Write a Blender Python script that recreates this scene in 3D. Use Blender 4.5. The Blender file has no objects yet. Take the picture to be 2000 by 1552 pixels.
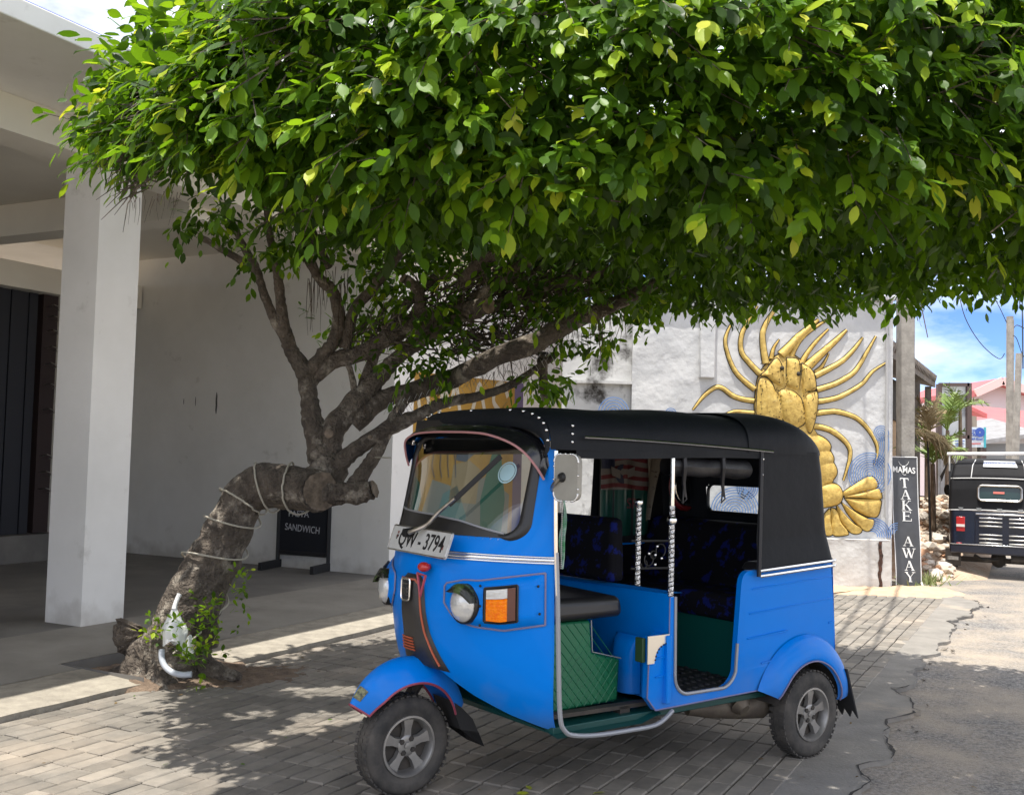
import bpy, bmesh, math, random
import numpy as np
from mathutils import Vector, Matrix, noise as mnoise

R = math.radians
random.seed(7)
rng = np.random.default_rng(11)
SC = bpy.context.scene
COL = SC.collection

# ---------------------------------------------------------------- camera
F_PX, CX, CY, CAM_H = 2050.0, 1000.0, 776.0, 1.51
PITCH, ROLL = math.atan(111 / F_PX), math.atan(.025)
c_f = Vector((0, math.cos(PITCH), math.sin(PITCH)))
c_u0 = Vector((0, -math.sin(PITCH), math.cos(PITCH)))
c_r0 = Vector((1, 0, 0))
c_r = c_r0 * math.cos(ROLL) + c_u0 * math.sin(ROLL)
c_u = c_u0 * math.cos(ROLL) - c_r0 * math.sin(ROLL)
CAM = Vector((0, 0, CAM_H))
cam_data = bpy.data.cameras.new('camera')
cam = bpy.data.objects.new('camera', cam_data)
COL.objects.link(cam)
SC.camera = cam
cam.matrix_world = Matrix(((c_r.x, c_u.x, -c_f.x, 0), (c_r.y, c_u.y, -c_f.y, 0), (c_r.z, c_u.z, -c_f.z, CAM_H), (0, 0, 0, 1)))
cam_data.sensor_width = 36
cam_data.lens = 36 * F_PX / 2000
cam_data.clip_end = 2000
cam_data.clip_start = .05

# ---------------------------------------------------------------- sky, sun, exposure
SUN_TILT = R(13)
SUN_DIR = Vector((-.55 * math.sin(SUN_TILT), -.835 * math.sin(SUN_TILT), math.cos(SUN_TILT)))
W = bpy.data.worlds.new('World')
SC.world = W
W.use_nodes = True
wn, wl = W.node_tree.nodes, W.node_tree.links
bg = wn['Background']
sky = wn.new('ShaderNodeTexSky')
sky.sky_type = 'NISHITA'
sky.sun_disc = False
sky.sun_elevation = R(77)
sky.sun_rotation = math.atan2(SUN_DIR.x, SUN_DIR.y)
sky.air_density = .6
sky.dust_density = .1
sky.ozone_density = 1.2
wtc = wn.new('ShaderNodeTexCoord')
wmp = wn.new('ShaderNodeMapping')
wmp.inputs['Scale'].default_value = (1, 1, 2.6)
wmp.inputs['Location'].default_value = (1.3, 9, 4)
wno = wn.new('ShaderNodeTexNoise')
wno.inputs['Scale'].default_value = 3.1
wno.inputs['Detail'].default_value = 9
wno.inputs['Roughness'].default_value = .56
wcr = wn.new('ShaderNodeValToRGB')
wcr.color_ramp.elements[0].position = .34
wcr.color_ramp.elements[1].position = .64
wmx = wn.new('ShaderNodeMixRGB')
wmx.inputs['Color2'].default_value = (6.2, 6.15, 6.05, 1)
wl.new(wtc.outputs['Generated'], wmp.inputs['Vector'])
wl.new(wmp.outputs['Vector'], wno.inputs['Vector'])
wl.new(wno.outputs['Fac'], wcr.inputs['Fac'])
wl.new(wcr.outputs['Color'], wmx.inputs['Fac'])
wtn = wn.new('ShaderNodeMixRGB')
wtn.blend_type = 'MULTIPLY'
wtn.inputs['Fac'].default_value = 1
wtn.inputs['Color2'].default_value = (.30, .39, .55, 1)
wl.new(sky.outputs['Color'], wtn.inputs['Color1'])
wl.new(wtn.outputs['Color'], wmx.inputs['Color1'])
wl.new(wmx.outputs['Color'], bg.inputs['Color'])
bg.inputs['Strength'].default_value = .15

sun_data = bpy.data.lights.new('sun', 'SUN')
sun_data.energy = 2.75
sun_data.angle = R(.53)
sun_data.color = (1, .955, .88)
sun = bpy.data.objects.new('sun', sun_data)
COL.objects.link(sun)
sun.rotation_euler = SUN_DIR.to_track_quat('Z', 'Y').to_euler()
sun.location = SUN_DIR * 60

vs = SC.view_settings
vs.view_transform = 'Standard'
vs.look = 'None'
vs.gamma = 1
vs.use_curve_mapping = False
vs.exposure = 1.40
SC.cycles.max_bounces = 10
SC.cycles.transparent_max_bounces = 16
SC.cycles.use_denoising = True


# ---------------------------------------------------------------- helpers
def at(x, y, Y):
    d = c_f + c_r * ((x - CX) / F_PX) - c_u * ((y - CY) / F_PX)
    return CAM + d * (Y / d.y)


def project(p):
    d = Vector(p) - CAM
    z = d.dot(c_f)
    return CX + F_PX * d.dot(c_r) / z, CY - F_PX * d.dot(c_u) / z, z


def tag(o, label=None, cat=None, group=None, kind=None):
    for k, val in (('label', label), ('category', cat), ('group', group), ('kind', kind)):
        if val:
            o[k] = val
    return o


def empty(name, loc=(0, 0, 0), rz=0, label=None, cat=None, group=None):
    o = bpy.data.objects.new(name, None)
    o.empty_display_size = .1
    COL.objects.link(o)
    o.location = loc
    o.rotation_euler = (0, 0, rz)
    return tag(o, label, cat, group)


def link(name, me, mat=None, parent=None):
    o = bpy.data.objects.new(name, me)
    COL.objects.link(o)
    if mat is not None and not me.materials:
        me.materials.append(mat)
    if parent is not None:
        o.parent = parent
    return o


class MB:
    """collects shapes; build() links them as one mesh"""

    def __init__(s):
        s.v, s.f, s.m = [], [], []
        s.cur = 0

    def add(s, vs_, fs_):
        b = len(s.v)
        s.v += [tuple(p) for p in vs_]
        s.f += [tuple(i + b for i in f) for f in fs_]
        s.m += [s.cur] * len(fs_)
        return s

    def box(s, c, d, M=None):
        x, y, z = d[0] / 2, d[1] / 2, d[2] / 2
        vv = [Vector((sx * x, sy * y, sz * z)) for sx in (-1, 1) for sy in (-1, 1) for sz in (-1, 1)]
        if M is not None:
            vv = [M @ p for p in vv]
        c = Vector(c)
        return s.add([p + c for p in vv], [(0, 1, 3, 2), (4, 6, 7, 5), (0, 4, 5, 1), (2, 3, 7, 6), (0, 2, 6, 4), (1, 5, 7, 3)])

    def hexa(s, b4, t4):
        return s.add(list(b4) + list(t4), [(3, 2, 1, 0), (4, 5, 6, 7), (0, 1, 5, 4), (1, 2, 6, 5), (2, 3, 7, 6), (3, 0, 4, 7)])

    def bar(s, a, b, w, h=None, up=(0, 0, 1)):
        a, b = Vector(a), Vector(b)
        h = h or w
        d = (b - a)
        L = d.length
        d.normalize()
        u = Vector(up)
        if abs(d.dot(u)) > .95:
            u = Vector((1, 0, 0))
        sx = d.cross(u).normalized()
        sz = sx.cross(d)
        p = []
        for q in (a, b):
            p.append([q + sx * (i * w / 2) + sz * (j * h / 2) for i, j in ((-1, -1), (1, -1), (1, 1), (-1, 1))])
        return s.hexa(p[0], p[1])

    def tube(s, pts, r, n=8, cap=True, squash=None):
        pts = [Vector(p) for p in pts]
        m = len(pts)
        rr = r if hasattr(r, '__len__') else [r] * m
        base = len(s.v)
        prev = None
        for i, p in enumerate(pts):
            t = (pts[min(i + 1, m - 1)] - pts[max(i - 1, 0)])
            if t.length < 1e-9:
                t = Vector((0, 0, 1))
            t.normalize()
            if prev is None:
                a = Vector((0, 0, 1)) if abs(t.z) < .9 else Vector((1, 0, 0))
                u = t.cross(a).normalized()
            else:
                u = (prev - t * prev.dot(t))
                u = u.normalized() if u.length > 1e-6 else t.orthogonal().normalized()
            prev = u
            w = t.cross(u)
            for k in range(n):
                an = 2 * math.pi * k / n
                q = p + (u * math.cos(an) + w * math.sin(an)) * rr[i]
                if squash:
                    ax, f, c0 = squash
                    q = Vector(q)
                    q[ax] = c0 + (q[ax] - c0) * f
                s.v.append(tuple(q))
        for i in range(m - 1):
            for k in range(n):
                a = base + i * n + k
                b = base + i * n + (k + 1) % n
                s.f.append((a, b, b + n, a + n))
                s.m.append(s.cur)
        if cap:
            s.f.append(tuple(base + k for k in reversed(range(n))))
            s.f.append(tuple(base + (m - 1) * n + k for k in range(n)))
            s.m += [s.cur] * 2
        return s

    def lathe(s, prof, c=(0, 0, 0), axis='Z', n=24, a0=0, a1=2 * math.pi, closed=False):
        """prof: list of (radius, height) along the axis"""
        full = abs(a1 - a0 - 2 * math.pi) < 1e-6
        m = len(prof)
        nn = n if full else n + 1
        base = len(s.v)
        c = Vector(c)
        for k in range(nn):
            an = a0 + (a1 - a0) * k / n
            ca, sa = math.cos(an), math.sin(an)
            for r_, h in prof:
                if axis == 'Z':
                    p = (r_ * ca, r_ * sa, h)
                elif axis == 'Y':
                    p = (r_ * ca, h, r_ * sa)
                else:
                    p = (h, r_ * ca, r_ * sa)
                s.v.append(tuple(c + Vector(p)))
        for k in range(n):
            k2 = (k + 1) % nn
            for i in range(m - 1 + (1 if closed else 0)):
                j = (i + 1) % m
                s.f.append((base + k * m + i, base + k2 * m + i, base + k2 * m + j, base + k * m + j))
                s.m.append(s.cur)
        return s

    def grid(s, fn, nu, nv, keep=None, cu=False):
        """fn(i/nu, j/nv) -> point"""
        base = len(s.v)
        for j in range(nv + 1):
            for i in range(nu + 1):
                s.v.append(tuple(fn(i / nu, j / nv)))
        for j in range(nv):
            for i in range(nu):
                if keep and not keep((i + .5) / nu, (j + .5) / nv):
                    continue
                a = base + j * (nu + 1) + i
                s.f.append((a, a + 1, a + nu + 2, a + nu + 1))
                s.m.append(s.cur)
        return s

    def poly(s, outline, fn0, fn1, holes=()):
        """extrude a 2-d outline (with holes): fn0/fn1 map (a,b) to the two faces"""
        from mathutils.geometry import tessellate_polygon
        loops = [list(outline)] + [list(h) for h in holes]
        flat = [p for l in loops for p in l]
        tris = tessellate_polygon([[Vector((p[0], p[1], 0)) for p in l] for l in loops])
        n = len(flat)
        vv = [fn0(*p) for p in flat] + [fn1(*p) for p in flat]
        fs = [tuple(t) for t in tris] + [tuple(i + n for i in reversed(t)) for t in tris]
        b = 0
        for l in loops:
            m = len(l)
            for i in range(m):
                j = (i + 1) % m
                fs.append((b + i, b + j, b + j + n, b + i + n))
            b += m
        return s.add(vv, fs)

    def sphere(s, c, r, n=12, m=8, half=False):
        c = Vector(c)
        rx, ry, rz = r if hasattr(r, '__len__') else (r, r, r)
        base = len(s.v)
        for j in range(m + 1):
            th = math.pi * j / m * (.5 if half else 1)
            for i in range(n):
                ph = 2 * math.pi * i / n
                s.v.append((c.x + rx * math.sin(th) * math.cos(ph), c.y + ry * math.sin(th) * math.sin(ph), c.z + rz * math.cos(th)))
        for j in range(m):
            for i in range(n):
                a = base + j * n + i
                b = base + j * n + (i + 1) % n
                s.f.append((a, a + n, b + n, b))
                s.m.append(s.cur)
        return s

    def rock(s, c, r, seed=0, sub=1, flat=1.0):
        bm = bmesh.new()
        bmesh.ops.create_icosphere(bm, subdivisions=sub, radius=1)
        rnd = random.Random(seed)
        st = Vector((rnd.uniform(.7, 1.3), rnd.uniform(.7, 1.3), rnd.uniform(.5, .9) * flat))
        rot = Matrix.Rotation(rnd.uniform(0, 6.3), 3, 'Z') @ Matrix.Rotation(rnd.uniform(-.5, .5), 3, 'X')
        vv = []
        for v_ in bm.verts:
            k = 1 + .35 * (rnd.random() - .5)
            p = Vector((v_.co.x * st.x, v_.co.y * st.y, v_.co.z * st.z)) * k * r
            vv.append(Vector(c) + rot @ p)
        ff = [tuple(v_.index for v_ in f.verts) for f in bm.faces]
        bm.free()
        return s.add(vv, ff)

    def mesh(s, name, mats=None):
        me = bpy.data.meshes.new(name)
        me.from_pydata(s.v, [], s.f)
        if mats is not None:
            for m_ in (mats if isinstance(mats, (list, tuple)) else [mats]):
                me.materials.append(m_)
        if any(s.m):
            me.polygons.foreach_set('material_index', s.m)
        me.update()
        return me

    def build(s, name, mat, parent=None, smooth=False, bevel=0, fix=True, rel=False, seg=2, angle=40):
        if rel and parent is not None:
            q = parent
            off = Vector((0, 0, 0))
            while q is not None:
                off += q.location
                q = q.parent
            s.v = [(p[0] - off.x, p[1] - off.y, p[2] - off.z) for p in s.v]
        me = s.mesh(name, mat)
        if fix:
            bm = bmesh.new()
            bm.from_mesh(me)
            bmesh.ops.recalc_face_normals(bm, faces=bm.faces)
            bm.to_mesh(me)
            bm.free()
        if smooth:
            me.polygons.foreach_set('use_smooth', [True] * len(me.polygons))
            if smooth != 'all':
                me.set_sharp_from_angle(angle=R(angle))
        o = link(name, me, None, parent)
        if bevel:
            md = o.modifiers.new('bevel', 'BEVEL')
            md.width = bevel
            md.segments = seg
            md.limit_method = 'ANGLE'
            md.angle_limit = R(35)
            md.harden_normals = False
            me.polygons.foreach_set('use_smooth', [True] * len(me.polygons))
            me.set_sharp_from_angle(angle=R(35))
        return o


def catmull(P, k=6):
    """points (any dimension) -> denser list"""
    P = [np.array(p, float) for p in P]
    out = []
    n = len(P)
    for i in range(n - 1):
        p0, p1, p2, p3 = P[max(i - 1, 0)], P[i], P[i + 1], P[min(i + 2, n - 1)]
        for j in range(k):
            t = j / k
            out.append(.5 * ((2 * p1) + (-p0 + p2) * t + (2 * p0 - 5 * p1 + 4 * p2 - p3) * t * t + (-p0 + 3 * p1 - 3 * p2 + p3) * t ** 3))
    out.append(P[-1])
    return out


def text(name, body, size, M, mat, parent=None, ext=.001, align='CENTER', sx=1.0, bold=0):
    cu = bpy.data.curves.new(name, 'FONT')
    cu.body = body
    cu.size = size
    cu.extrude = ext
    cu.align_x = align
    cu.align_y = 'CENTER'
    cu.offset = bold
    cu.resolution_u = 4
    cu.materials.append(mat)
    o = bpy.data.objects.new(name, cu)
    COL.objects.link(o)
    me = bpy.data.meshes.new_from_object(o)
    me.name = name
    bpy.data.objects.remove(o)
    bpy.data.curves.remove(cu)
    if not me.materials:
        me.materials.append(mat)
    o = link(name, me, None, parent)
    o.matrix_local = M @ Matrix.Diagonal((sx, 1, 1, 1))
    return o


def frame_m(loc, xdir, ydir):
    x = Vector(xdir).normalized()
    y = Vector(ydir)
    y = (y - x * y.dot(x)).normalized()
    z = x.cross(y)
    return Matrix(((x.x, y.x, z.x, loc[0]), (x.y, y.y, z.y, loc[1]), (x.z, y.z, z.z, loc[2]), (0, 0, 0, 1)))


# ---------------------------------------------------------------- materials
def rgb(h):
    """sRGB hex to linear"""
    v = [int(h[i:i + 2], 16) / 255 for i in (0, 2, 4)]
    return tuple(x / 12.92 if x <= .04045 else ((x + .055) / 1.055) ** 2.4 for x in v) + (1,)


def lin(*c):
    return tuple(c) + (1,)


def mat(name, col, rough=.6, metal=0, col2=None, vscale=4, vdetail=6, vlo=.35, vhi=.65, bump=0, bscale=60, bdist=.01, coat=0, rand=0, spec=None,
        col3=None, v3scale=1, v3lo=.55, v3hi=.7, stretch=None, world=False, roughvar=0, trans=0):
    m = bpy.data.materials.new(name)
    m.use_nodes = True
    n, l = m.node_tree.nodes, m.node_tree.links
    b = n['Principled BSDF']
    b.inputs['Roughness'].default_value = rough
    b.inputs['Metallic'].default_value = metal
    b.inputs['Coat Weight'].default_value = coat
    b.inputs['Coat Roughness'].default_value = .06
    if spec is not None:
        b.inputs['Specular IOR Level'].default_value = spec
    col = tuple(col) if len(col) == 4 else tuple(col) + (1,)
    vec = None
    if col2 is not None or bump or col3 is not None or roughvar:
        if world:
            g = n.new('ShaderNodeNewGeometry')
            vec = g.outputs['Position']
        else:
            g = n.new('ShaderNodeTexCoord')
            vec = g.outputs['Object']
        if stretch:
            mp = n.new('ShaderNodeMapping')
            mp.inputs['Scale'].default_value = stretch
            l.new(vec, mp.inputs['Vector'])
            vec = mp.outputs['Vector']
    out = None
    if col2 is not None:
        t = n.new('ShaderNodeTexNoise')
        t.inputs['Scale'].default_value = vscale
        t.inputs['Detail'].default_value = vdetail
        t.inputs['Roughness'].default_value = .62
        l.new(vec, t.inputs['Vector'])
        cr = n.new('ShaderNodeValToRGB')
        cr.color_ramp.elements[0].position = vlo
        cr.color_ramp.elements[1].position = vhi
        cr.color_ramp.elements[0].color = col
        cr.color_ramp.elements[1].color = tuple(col2) if len(col2) == 4 else tuple(col2) + (1,)
        l.new(t.outputs['Fac'], cr.inputs['Fac'])
        out = cr.outputs['Color']
    if col3 is not None:
        t = n.new('ShaderNodeTexNoise')
        t.inputs['Scale'].default_value = v3scale
        t.inputs['Detail'].default_value = 8
        t.inputs['Roughness'].default_value = .65
        l.new(vec, t.inputs['Vector'])
        mr = n.new('ShaderNodeMapRange')
        mr.inputs['From Min'].default_value = v3lo
        mr.inputs['From Max'].default_value = v3hi
        l.new(t.outputs['Fac'], mr.inputs['Value'])
        mx = n.new('ShaderNodeMixRGB')
        mx.inputs['Color1'].default_value = col
        if out:
            l.new(out, mx.inputs['Color1'])
        mx.inputs['Color2'].default_value = tuple(col3) if len(col3) == 4 else tuple(col3) + (1,)
        l.new(mr.outputs['Result'], mx.inputs['Fac'])
        out = mx.outputs['Color']
    if rand:
        oi = n.new('ShaderNodeObjectInfo')
        pa = n.new('ShaderNodeAttribute')
        pa.attribute_name = 'pv'
        ad = n.new('ShaderNodeMath')
        l.new(oi.outputs['Random'], ad.inputs[0])
        l.new(pa.outputs['Fac'], ad.inputs[1])
        fx = n.new('ShaderNodeMath')
        fx.operation = 'FRACT'
        l.new(ad.outputs[0], fx.inputs[0])
        hs = n.new('ShaderNodeHueSaturation')
        mr = n.new('ShaderNodeMapRange')
        mr.inputs['To Min'].default_value = 1 - rand
        mr.inputs['To Max'].default_value = 1 + rand
        l.new(fx.outputs[0], mr.inputs['Value'])
        l.new(mr.outputs['Result'], hs.inputs['Value'])
        hs.inputs['Color'].default_value = col
        if out:
            l.new(out, hs.inputs['Color'])
        out = hs.outputs['Color']
    if out:
        l.new(out, b.inputs['Base Color'])
    else:
        b.inputs['Base Color'].default_value = col
    if roughvar:
        t = n.new('ShaderNodeTexNoise')
        t.inputs['Scale'].default_value = vscale * 1.7
        t.inputs['Detail'].default_value = 5
        l.new(vec, t.inputs['Vector'])
        mr = n.new('ShaderNodeMapRange')
        mr.inputs['From Min'].default_value = .3
        mr.inputs['From Max'].default_value = .7
        mr.inputs['To Min'].default_value = max(0, rough - roughvar)
        mr.inputs['To Max'].default_value = min(1, rough + roughvar)
        l.new(t.outputs['Fac'], mr.inputs['Value'])
        l.new(mr.outputs['Result'], b.inputs['Roughness'])
    if bump:
        t = n.new('ShaderNodeTexNoise')
        t.inputs['Scale'].default_value = bscale
        t.inputs['Detail'].default_value = 6
        l.new(vec, t.inputs['Vector'])
        bp = n.new('ShaderNodeBump')
        bp.inputs['Strength'].default_value = bump
        bp.inputs['Distance'].default_value = bdist
        l.new(t.outputs['Fac'], bp.inputs['Height'])
        l.new(bp.outputs['Normal'], b.inputs['Normal'])
    return m


def glass_mat(name, tint=(.9, .95, .95), fac_mul=1.0, rough=.0):
    m = bpy.data.materials.new(name)
    m.use_nodes = True
    n, l = m.node_tree.nodes, m.node_tree.links
    n.remove(n['Principled BSDF'])
    tr = n.new('ShaderNodeBsdfTransparent')
    tr.inputs['Color'].default_value = tuple(tint) + (1,)
    gl = n.new('ShaderNodeBsdfGlossy')
    gl.inputs['Roughness'].default_value = rough
    fr = n.new('ShaderNodeFresnel')
    fr.inputs['IOR'].default_value = 1.5
    mx = n.new('ShaderNodeMixShader')
    if fac_mul != 1:
        mm = n.new('ShaderNodeMath')
        mm.operation = 'MULTIPLY'
        mm.inputs[1].default_value = fac_mul
        mm.use_clamp = True
        l.new(fr.outputs[0], mm.inputs[0])
        l.new(mm.outputs[0], mx.inputs[0])
    else:
        l.new(fr.outputs[0], mx.inputs[0])
    l.new(tr.outputs[0], mx.inputs[1])
    l.new(gl.outputs[0], mx.inputs[2])
    l.new(mx.outputs[0], n['Material Output'].inputs['Surface'])
    return m


BLACK = mat('black_paint', (.012, .012, .014), .45)
DARKMETAL = mat('dark_metal', (.03, .03, .03), .5, .6)
CHROME = mat('chrome', (.82, .82, .82), .14, 1, bump=.03, bscale=30)
STEEL = mat('worn_steel', (.55, .54, .52), .32, 1, col2=(.35, .33, .3), vscale=20)
RUBBER = mat('rubber', (.016, .016, .017), .75, bump=.15, bscale=80)
WHITE_INK = mat('white_lettering', (.72, .72, .70), .7)
RED_PLASTIC = mat('red_plastic', (.45, .02, .02), .25, coat=.5)
# ================================================================ the setting
AZ = R(27.2)
U = Vector((math.sin(AZ), math.cos(AZ), 0))          # along the facade and the road, away
V = Vector((-math.cos(AZ), math.sin(AZ), 0))         # into the building
P1 = Vector((-3.2805, 8.1757, 0))                    # corner of the near pillar


def fb(s, v, z):
    return P1 + U * s + V * v + Vector((0, 0, z))


M_ground = mat('sandy_ground', (.42, .33, .23), .95, col2=(.30, .24, .17), vscale=1.3, bump=.5, bscale=18, bdist=.03, world=True)
def asphalt_material():
    m_ = bpy.data.materials.new('worn_asphalt')
    m_.use_nodes = True
    n, l = m_.node_tree.nodes, m_.node_tree.links
    bs = n['Principled BSDF']
    bs.inputs['Roughness'].default_value = .92
    g = n.new('ShaderNodeNewGeometry')
    def noise(sc, det, rough=.6):
        t = n.new('ShaderNodeTexNoise')
        t.inputs['Scale'].default_value = sc
        t.inputs['Detail'].default_value = det
        t.inputs['Roughness'].default_value = rough
        l.new(g.outputs['Position'], t.inputs['Vector'])
        return t.outputs['Fac']
    grain = n.new('ShaderNodeValToRGB')
    e = grain.color_ramp.elements
    e[0].position, e[0].color = .36, (.075, .072, .070, 1)
    e[1].position, e[1].color = .66, (.34, .32, .295, 1)
    l.new(noise(46, 3, .75), grain.inputs['Fac'])
    patch = n.new('ShaderNodeMapRange')
    patch.inputs['From Min'].default_value, patch.inputs['From Max'].default_value = .40, .66
    ad = n.new('ShaderNodeMath')
    ad.operation = 'MULTIPLY_ADD'
    ad.inputs[1].default_value = .28
    l.new(noise(60, 2), ad.inputs[0])
    sb = n.new('ShaderNodeMath')
    sb.operation = 'SUBTRACT'
    sb.inputs[1].default_value = .14
    l.new(noise(1.1, 6), sb.inputs[0])
    l.new(sb.outputs[0], ad.inputs[2])
    l.new(ad.outputs[0], patch.inputs['Value'])
    mx = n.new('ShaderNodeMixRGB')
    l.new(patch.outputs[0], mx.inputs['Fac'])
    l.new(grain.outputs['Color'], mx.inputs['Color1'])
    mx.inputs['Color2'].default_value = (.40, .335, .26, 1)
    l.new(mx.outputs[0], bs.inputs['Base Color'])
    bp = n.new('ShaderNodeBump')
    bp.inputs['Strength'].default_value = .9
    bp.inputs['Distance'].default_value = .012
    l.new(noise(90, 4, .7), bp.inputs['Height'])
    l.new(bp.outputs[0], bs.inputs['Normal'])
    return m_


M_asphalt = asphalt_material()
M_conc = mat('rough_concrete', (.25, .232, .205), .9, col2=(.185, .172, .152), vscale=4.2, bump=.5, bscale=60, bdist=.008, col3=(.40, .33, .25), v3scale=1.1,
             v3lo=.55, v3hi=.75, world=True)
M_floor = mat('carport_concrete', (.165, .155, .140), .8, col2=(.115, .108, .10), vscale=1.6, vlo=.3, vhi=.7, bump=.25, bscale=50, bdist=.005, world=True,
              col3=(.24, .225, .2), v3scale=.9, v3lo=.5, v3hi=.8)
M_kerb = mat('kerb_concrete', (.36, .325, .265), .9, col2=(.25, .225, .185), vscale=9, bump=.6, bscale=35, bdist=.012, world=True)
M_bed = mat('joint_sand', (.075, .066, .056), .95, col2=(.045, .040, .035), vscale=14, bump=.4, bscale=90, world=True)
M_paver = mat('concrete_paver', (.222, .200, .170), .88, col2=(.165, .150, .128), vscale=9, bump=.35, bscale=120, bdist=.004, rand=.22,
              col3=(.36, .30, .235), v3scale=.7, v3lo=.5, v3hi=.78, world=True)
M_soil = mat('dry_soil', (.23, .165, .115), .97, col2=(.12, .085, .06), vscale=11, bump=1, bscale=70, bdist=.02, world=True)
M_sand = mat('sand_drift', (.55, .40, .26), .96, col2=(.42, .31, .21), vscale=6, bump=.6, bscale=80, bdist=.01, world=True)
M_white = mat('white_wall_paint', (.82, .81, .785), .75, col2=(.74, .73, .70), vscale=1.2, bump=.16, bscale=24, bdist=.006, world=True,
              col3=(.46, .44, .40), v3scale=3.2, v3lo=.62, v3hi=.84)
def grime(m_, z0=.12, h=.45, top=.42, col=(.30, .26, .21, 1), obj=False):
    """splash dirt with a ragged top on the foot of a wall"""
    n, l = m_.node_tree.nodes, m_.node_tree.links
    b = n['Principled BSDF']
    src = b.inputs['Base Color'].links[0].from_socket
    g = n.new('ShaderNodeTexCoord' if obj else 'ShaderNodeNewGeometry')
    pos = g.outputs['Object' if obj else 'Position']
    sp = n.new('ShaderNodeSeparateXYZ')
    l.new(pos, sp.inputs[0])
    t = n.new('ShaderNodeTexNoise')
    t.inputs['Scale'].default_value = 6
    t.inputs['Detail'].default_value = 8
    l.new(pos, t.inputs['Vector'])
    ma = n.new('ShaderNodeMath')
    ma.operation = 'MULTIPLY_ADD'
    ma.inputs[1].default_value = .55
    l.new(t.outputs['Fac'], ma.inputs[0])
    l.new(sp.outputs['Z'], ma.inputs[2])
    mr = n.new('ShaderNodeMapRange')
    mr.inputs['From Min'].default_value = z0 + .22
    mr.inputs['From Max'].default_value = z0 + h
    mr.inputs['To Min'].default_value = top
    mr.inputs['To Max'].default_value = 0
    l.new(ma.outputs[0], mr.inputs['Value'])
    mx = n.new('ShaderNodeMixRGB')
    mx.inputs['Color2'].default_value = col
    l.new(mr.outputs[0], mx.inputs['Fac'])
    l.new(src, mx.inputs['Color1'])
    l.new(mx.outputs[0], b.inputs['Base Color'])
grime(M_white)
M_ceil = mat('cream_soffit_paint', (.80, .775, .70), .8, col2=(.74, .71, .64), vscale=.9, world=True)

# ground sheet to the horizon
m = MB()
m.add([(-300, -60, -.06), (300, -60, -.06), (300, 700, -.06), (-300, 700, -.06)], [(0, 1, 2, 3)])
tag(m.build('ground', M_ground), kind='structure')

# asphalt road
RD = [Vector((1.15 + (y - 4) * .52, y, 0)) for y in (-4, 40)]
AZR = R(27.6)
UR = Vector((math.sin(AZR), math.cos(AZR), 0))
VR = Vector((math.cos(AZR), -math.sin(AZR), 0))
E0 = Vector((1.575, 5.50, 0))       # a point on the edge of the paving towards the road
crack = [(.2, 2.4), (.9, 3.6), (1.45, 4.7), (1.58, 4.87), (1.73, 5.08), (1.80, 5.35), (2.02, 5.55), (2.13, 5.89), (2.22, 6.20), (2.33, 6.36), (2.55, 6.58), (2.62, 6.95), (2.60, 7.2),
         (2.78, 7.3), (2.91, 7.5), (2.95, 7.8), (3.13, 7.98), (3.28, 8.4), (3.50, 8.6), (3.67, 9.03), (3.86, 9.2), (3.99, 9.59), (4.22, 9.9), (4.28, 10.3), (4.5, 10.57), (4.74, 10.8),
         (4.88, 11.15), (5.10, 11.4), (5.25, 11.79), (5.2, 12.6), (5.4, 13.2), (6.0, 14.4), (8.6, 19.5), (16, 34), (30, 60)]
cl = []
for i in range(len(crack) - 1):
    a, b = Vector(crack[i] + (0,)), Vector(crack[i + 1] + (0,))
    k = max(1, int((b - a).length / .06)) if i < 31 else 3
    for j in range(k):
        p = a.lerp(b, j / k)
        jit = .055 if i < 31 else .0
        q = mnoise.noise_vector(p * 6.1) * jit + mnoise.noise_vector(p * 19) * jit * .55
        cl.append(p + Vector((q.x, q.y, 0)))
cl.append(Vector(crack[-1] + (0,)))
m = MB()
road_r = 9.0
m.grid(lambda a, b: (lambda s, t: (E0 + UR * s + VR * t) + Vector((0, 0, -.030 + .006 * mnoise.noise(Vector((s * .7, t * .7, 0))))))(-7 + 90 * b ** 1.6, -.9 + 6.6 * a), 40, 120)
tag(m.build('road', M_asphalt, smooth='all'), kind='structure')

# wider paving out of the frame to the left and behind the camera
for nm, q in (('pavement', [(-7.5, -7.4), (-7.5, -1.62), (-.9, -1.62), (-2.6, -2.3), (-2.6, -7.4)]),):
    pass
M_pave2 = mat('paving_beyond', (.245, .220, .186), .88, col2=(.19, .172, .146), vscale=5, world=True)
m = MB()
m.add([P1 + U * a + V * b + Vector((0, 0, -.012)) for a, b in ((-12, -1.64), (-2.35, -1.64), (-5.2, -4.2), (-12, -12))], [(0, 1, 2, 3)])
tag(m.build('pavement_far', M_pave2), kind='structure')
# concrete strip between paving and road: broken outer edge
m = MB()
top, bot, inner, low = [], [], [], []
for p in cl:
    s = (p - E0).dot(UR)
    if s > 8.3:
        break
    q = E0 + UR * s + VR * -.05
    z = -.004 + .006 * mnoise.noise(p * 2.3)
    top.append(Vector((p.x, p.y, z)))
    bot.append(Vector((p.x, p.y, -.07)))
    inner.append(Vector((q.x, q.y, -.004)))
n_ = len(top)
vv, ff = [], []
for i in range(n_):
    mid = inner[i].lerp(top[i], .5)
    mid.z += .004 * mnoise.noise(mid * 3)
    vv += [inner[i], mid, top[i], bot[i]]
for i in range(n_ - 1):
    a = i * 4
    for k in range(3):
        ff.append((a + k, a + k + 1, a + k + 5, a + k + 4))
m.add(vv, ff)
tag(m.build('pavement_edge', M_conc, smooth=True), kind='structure')
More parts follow.
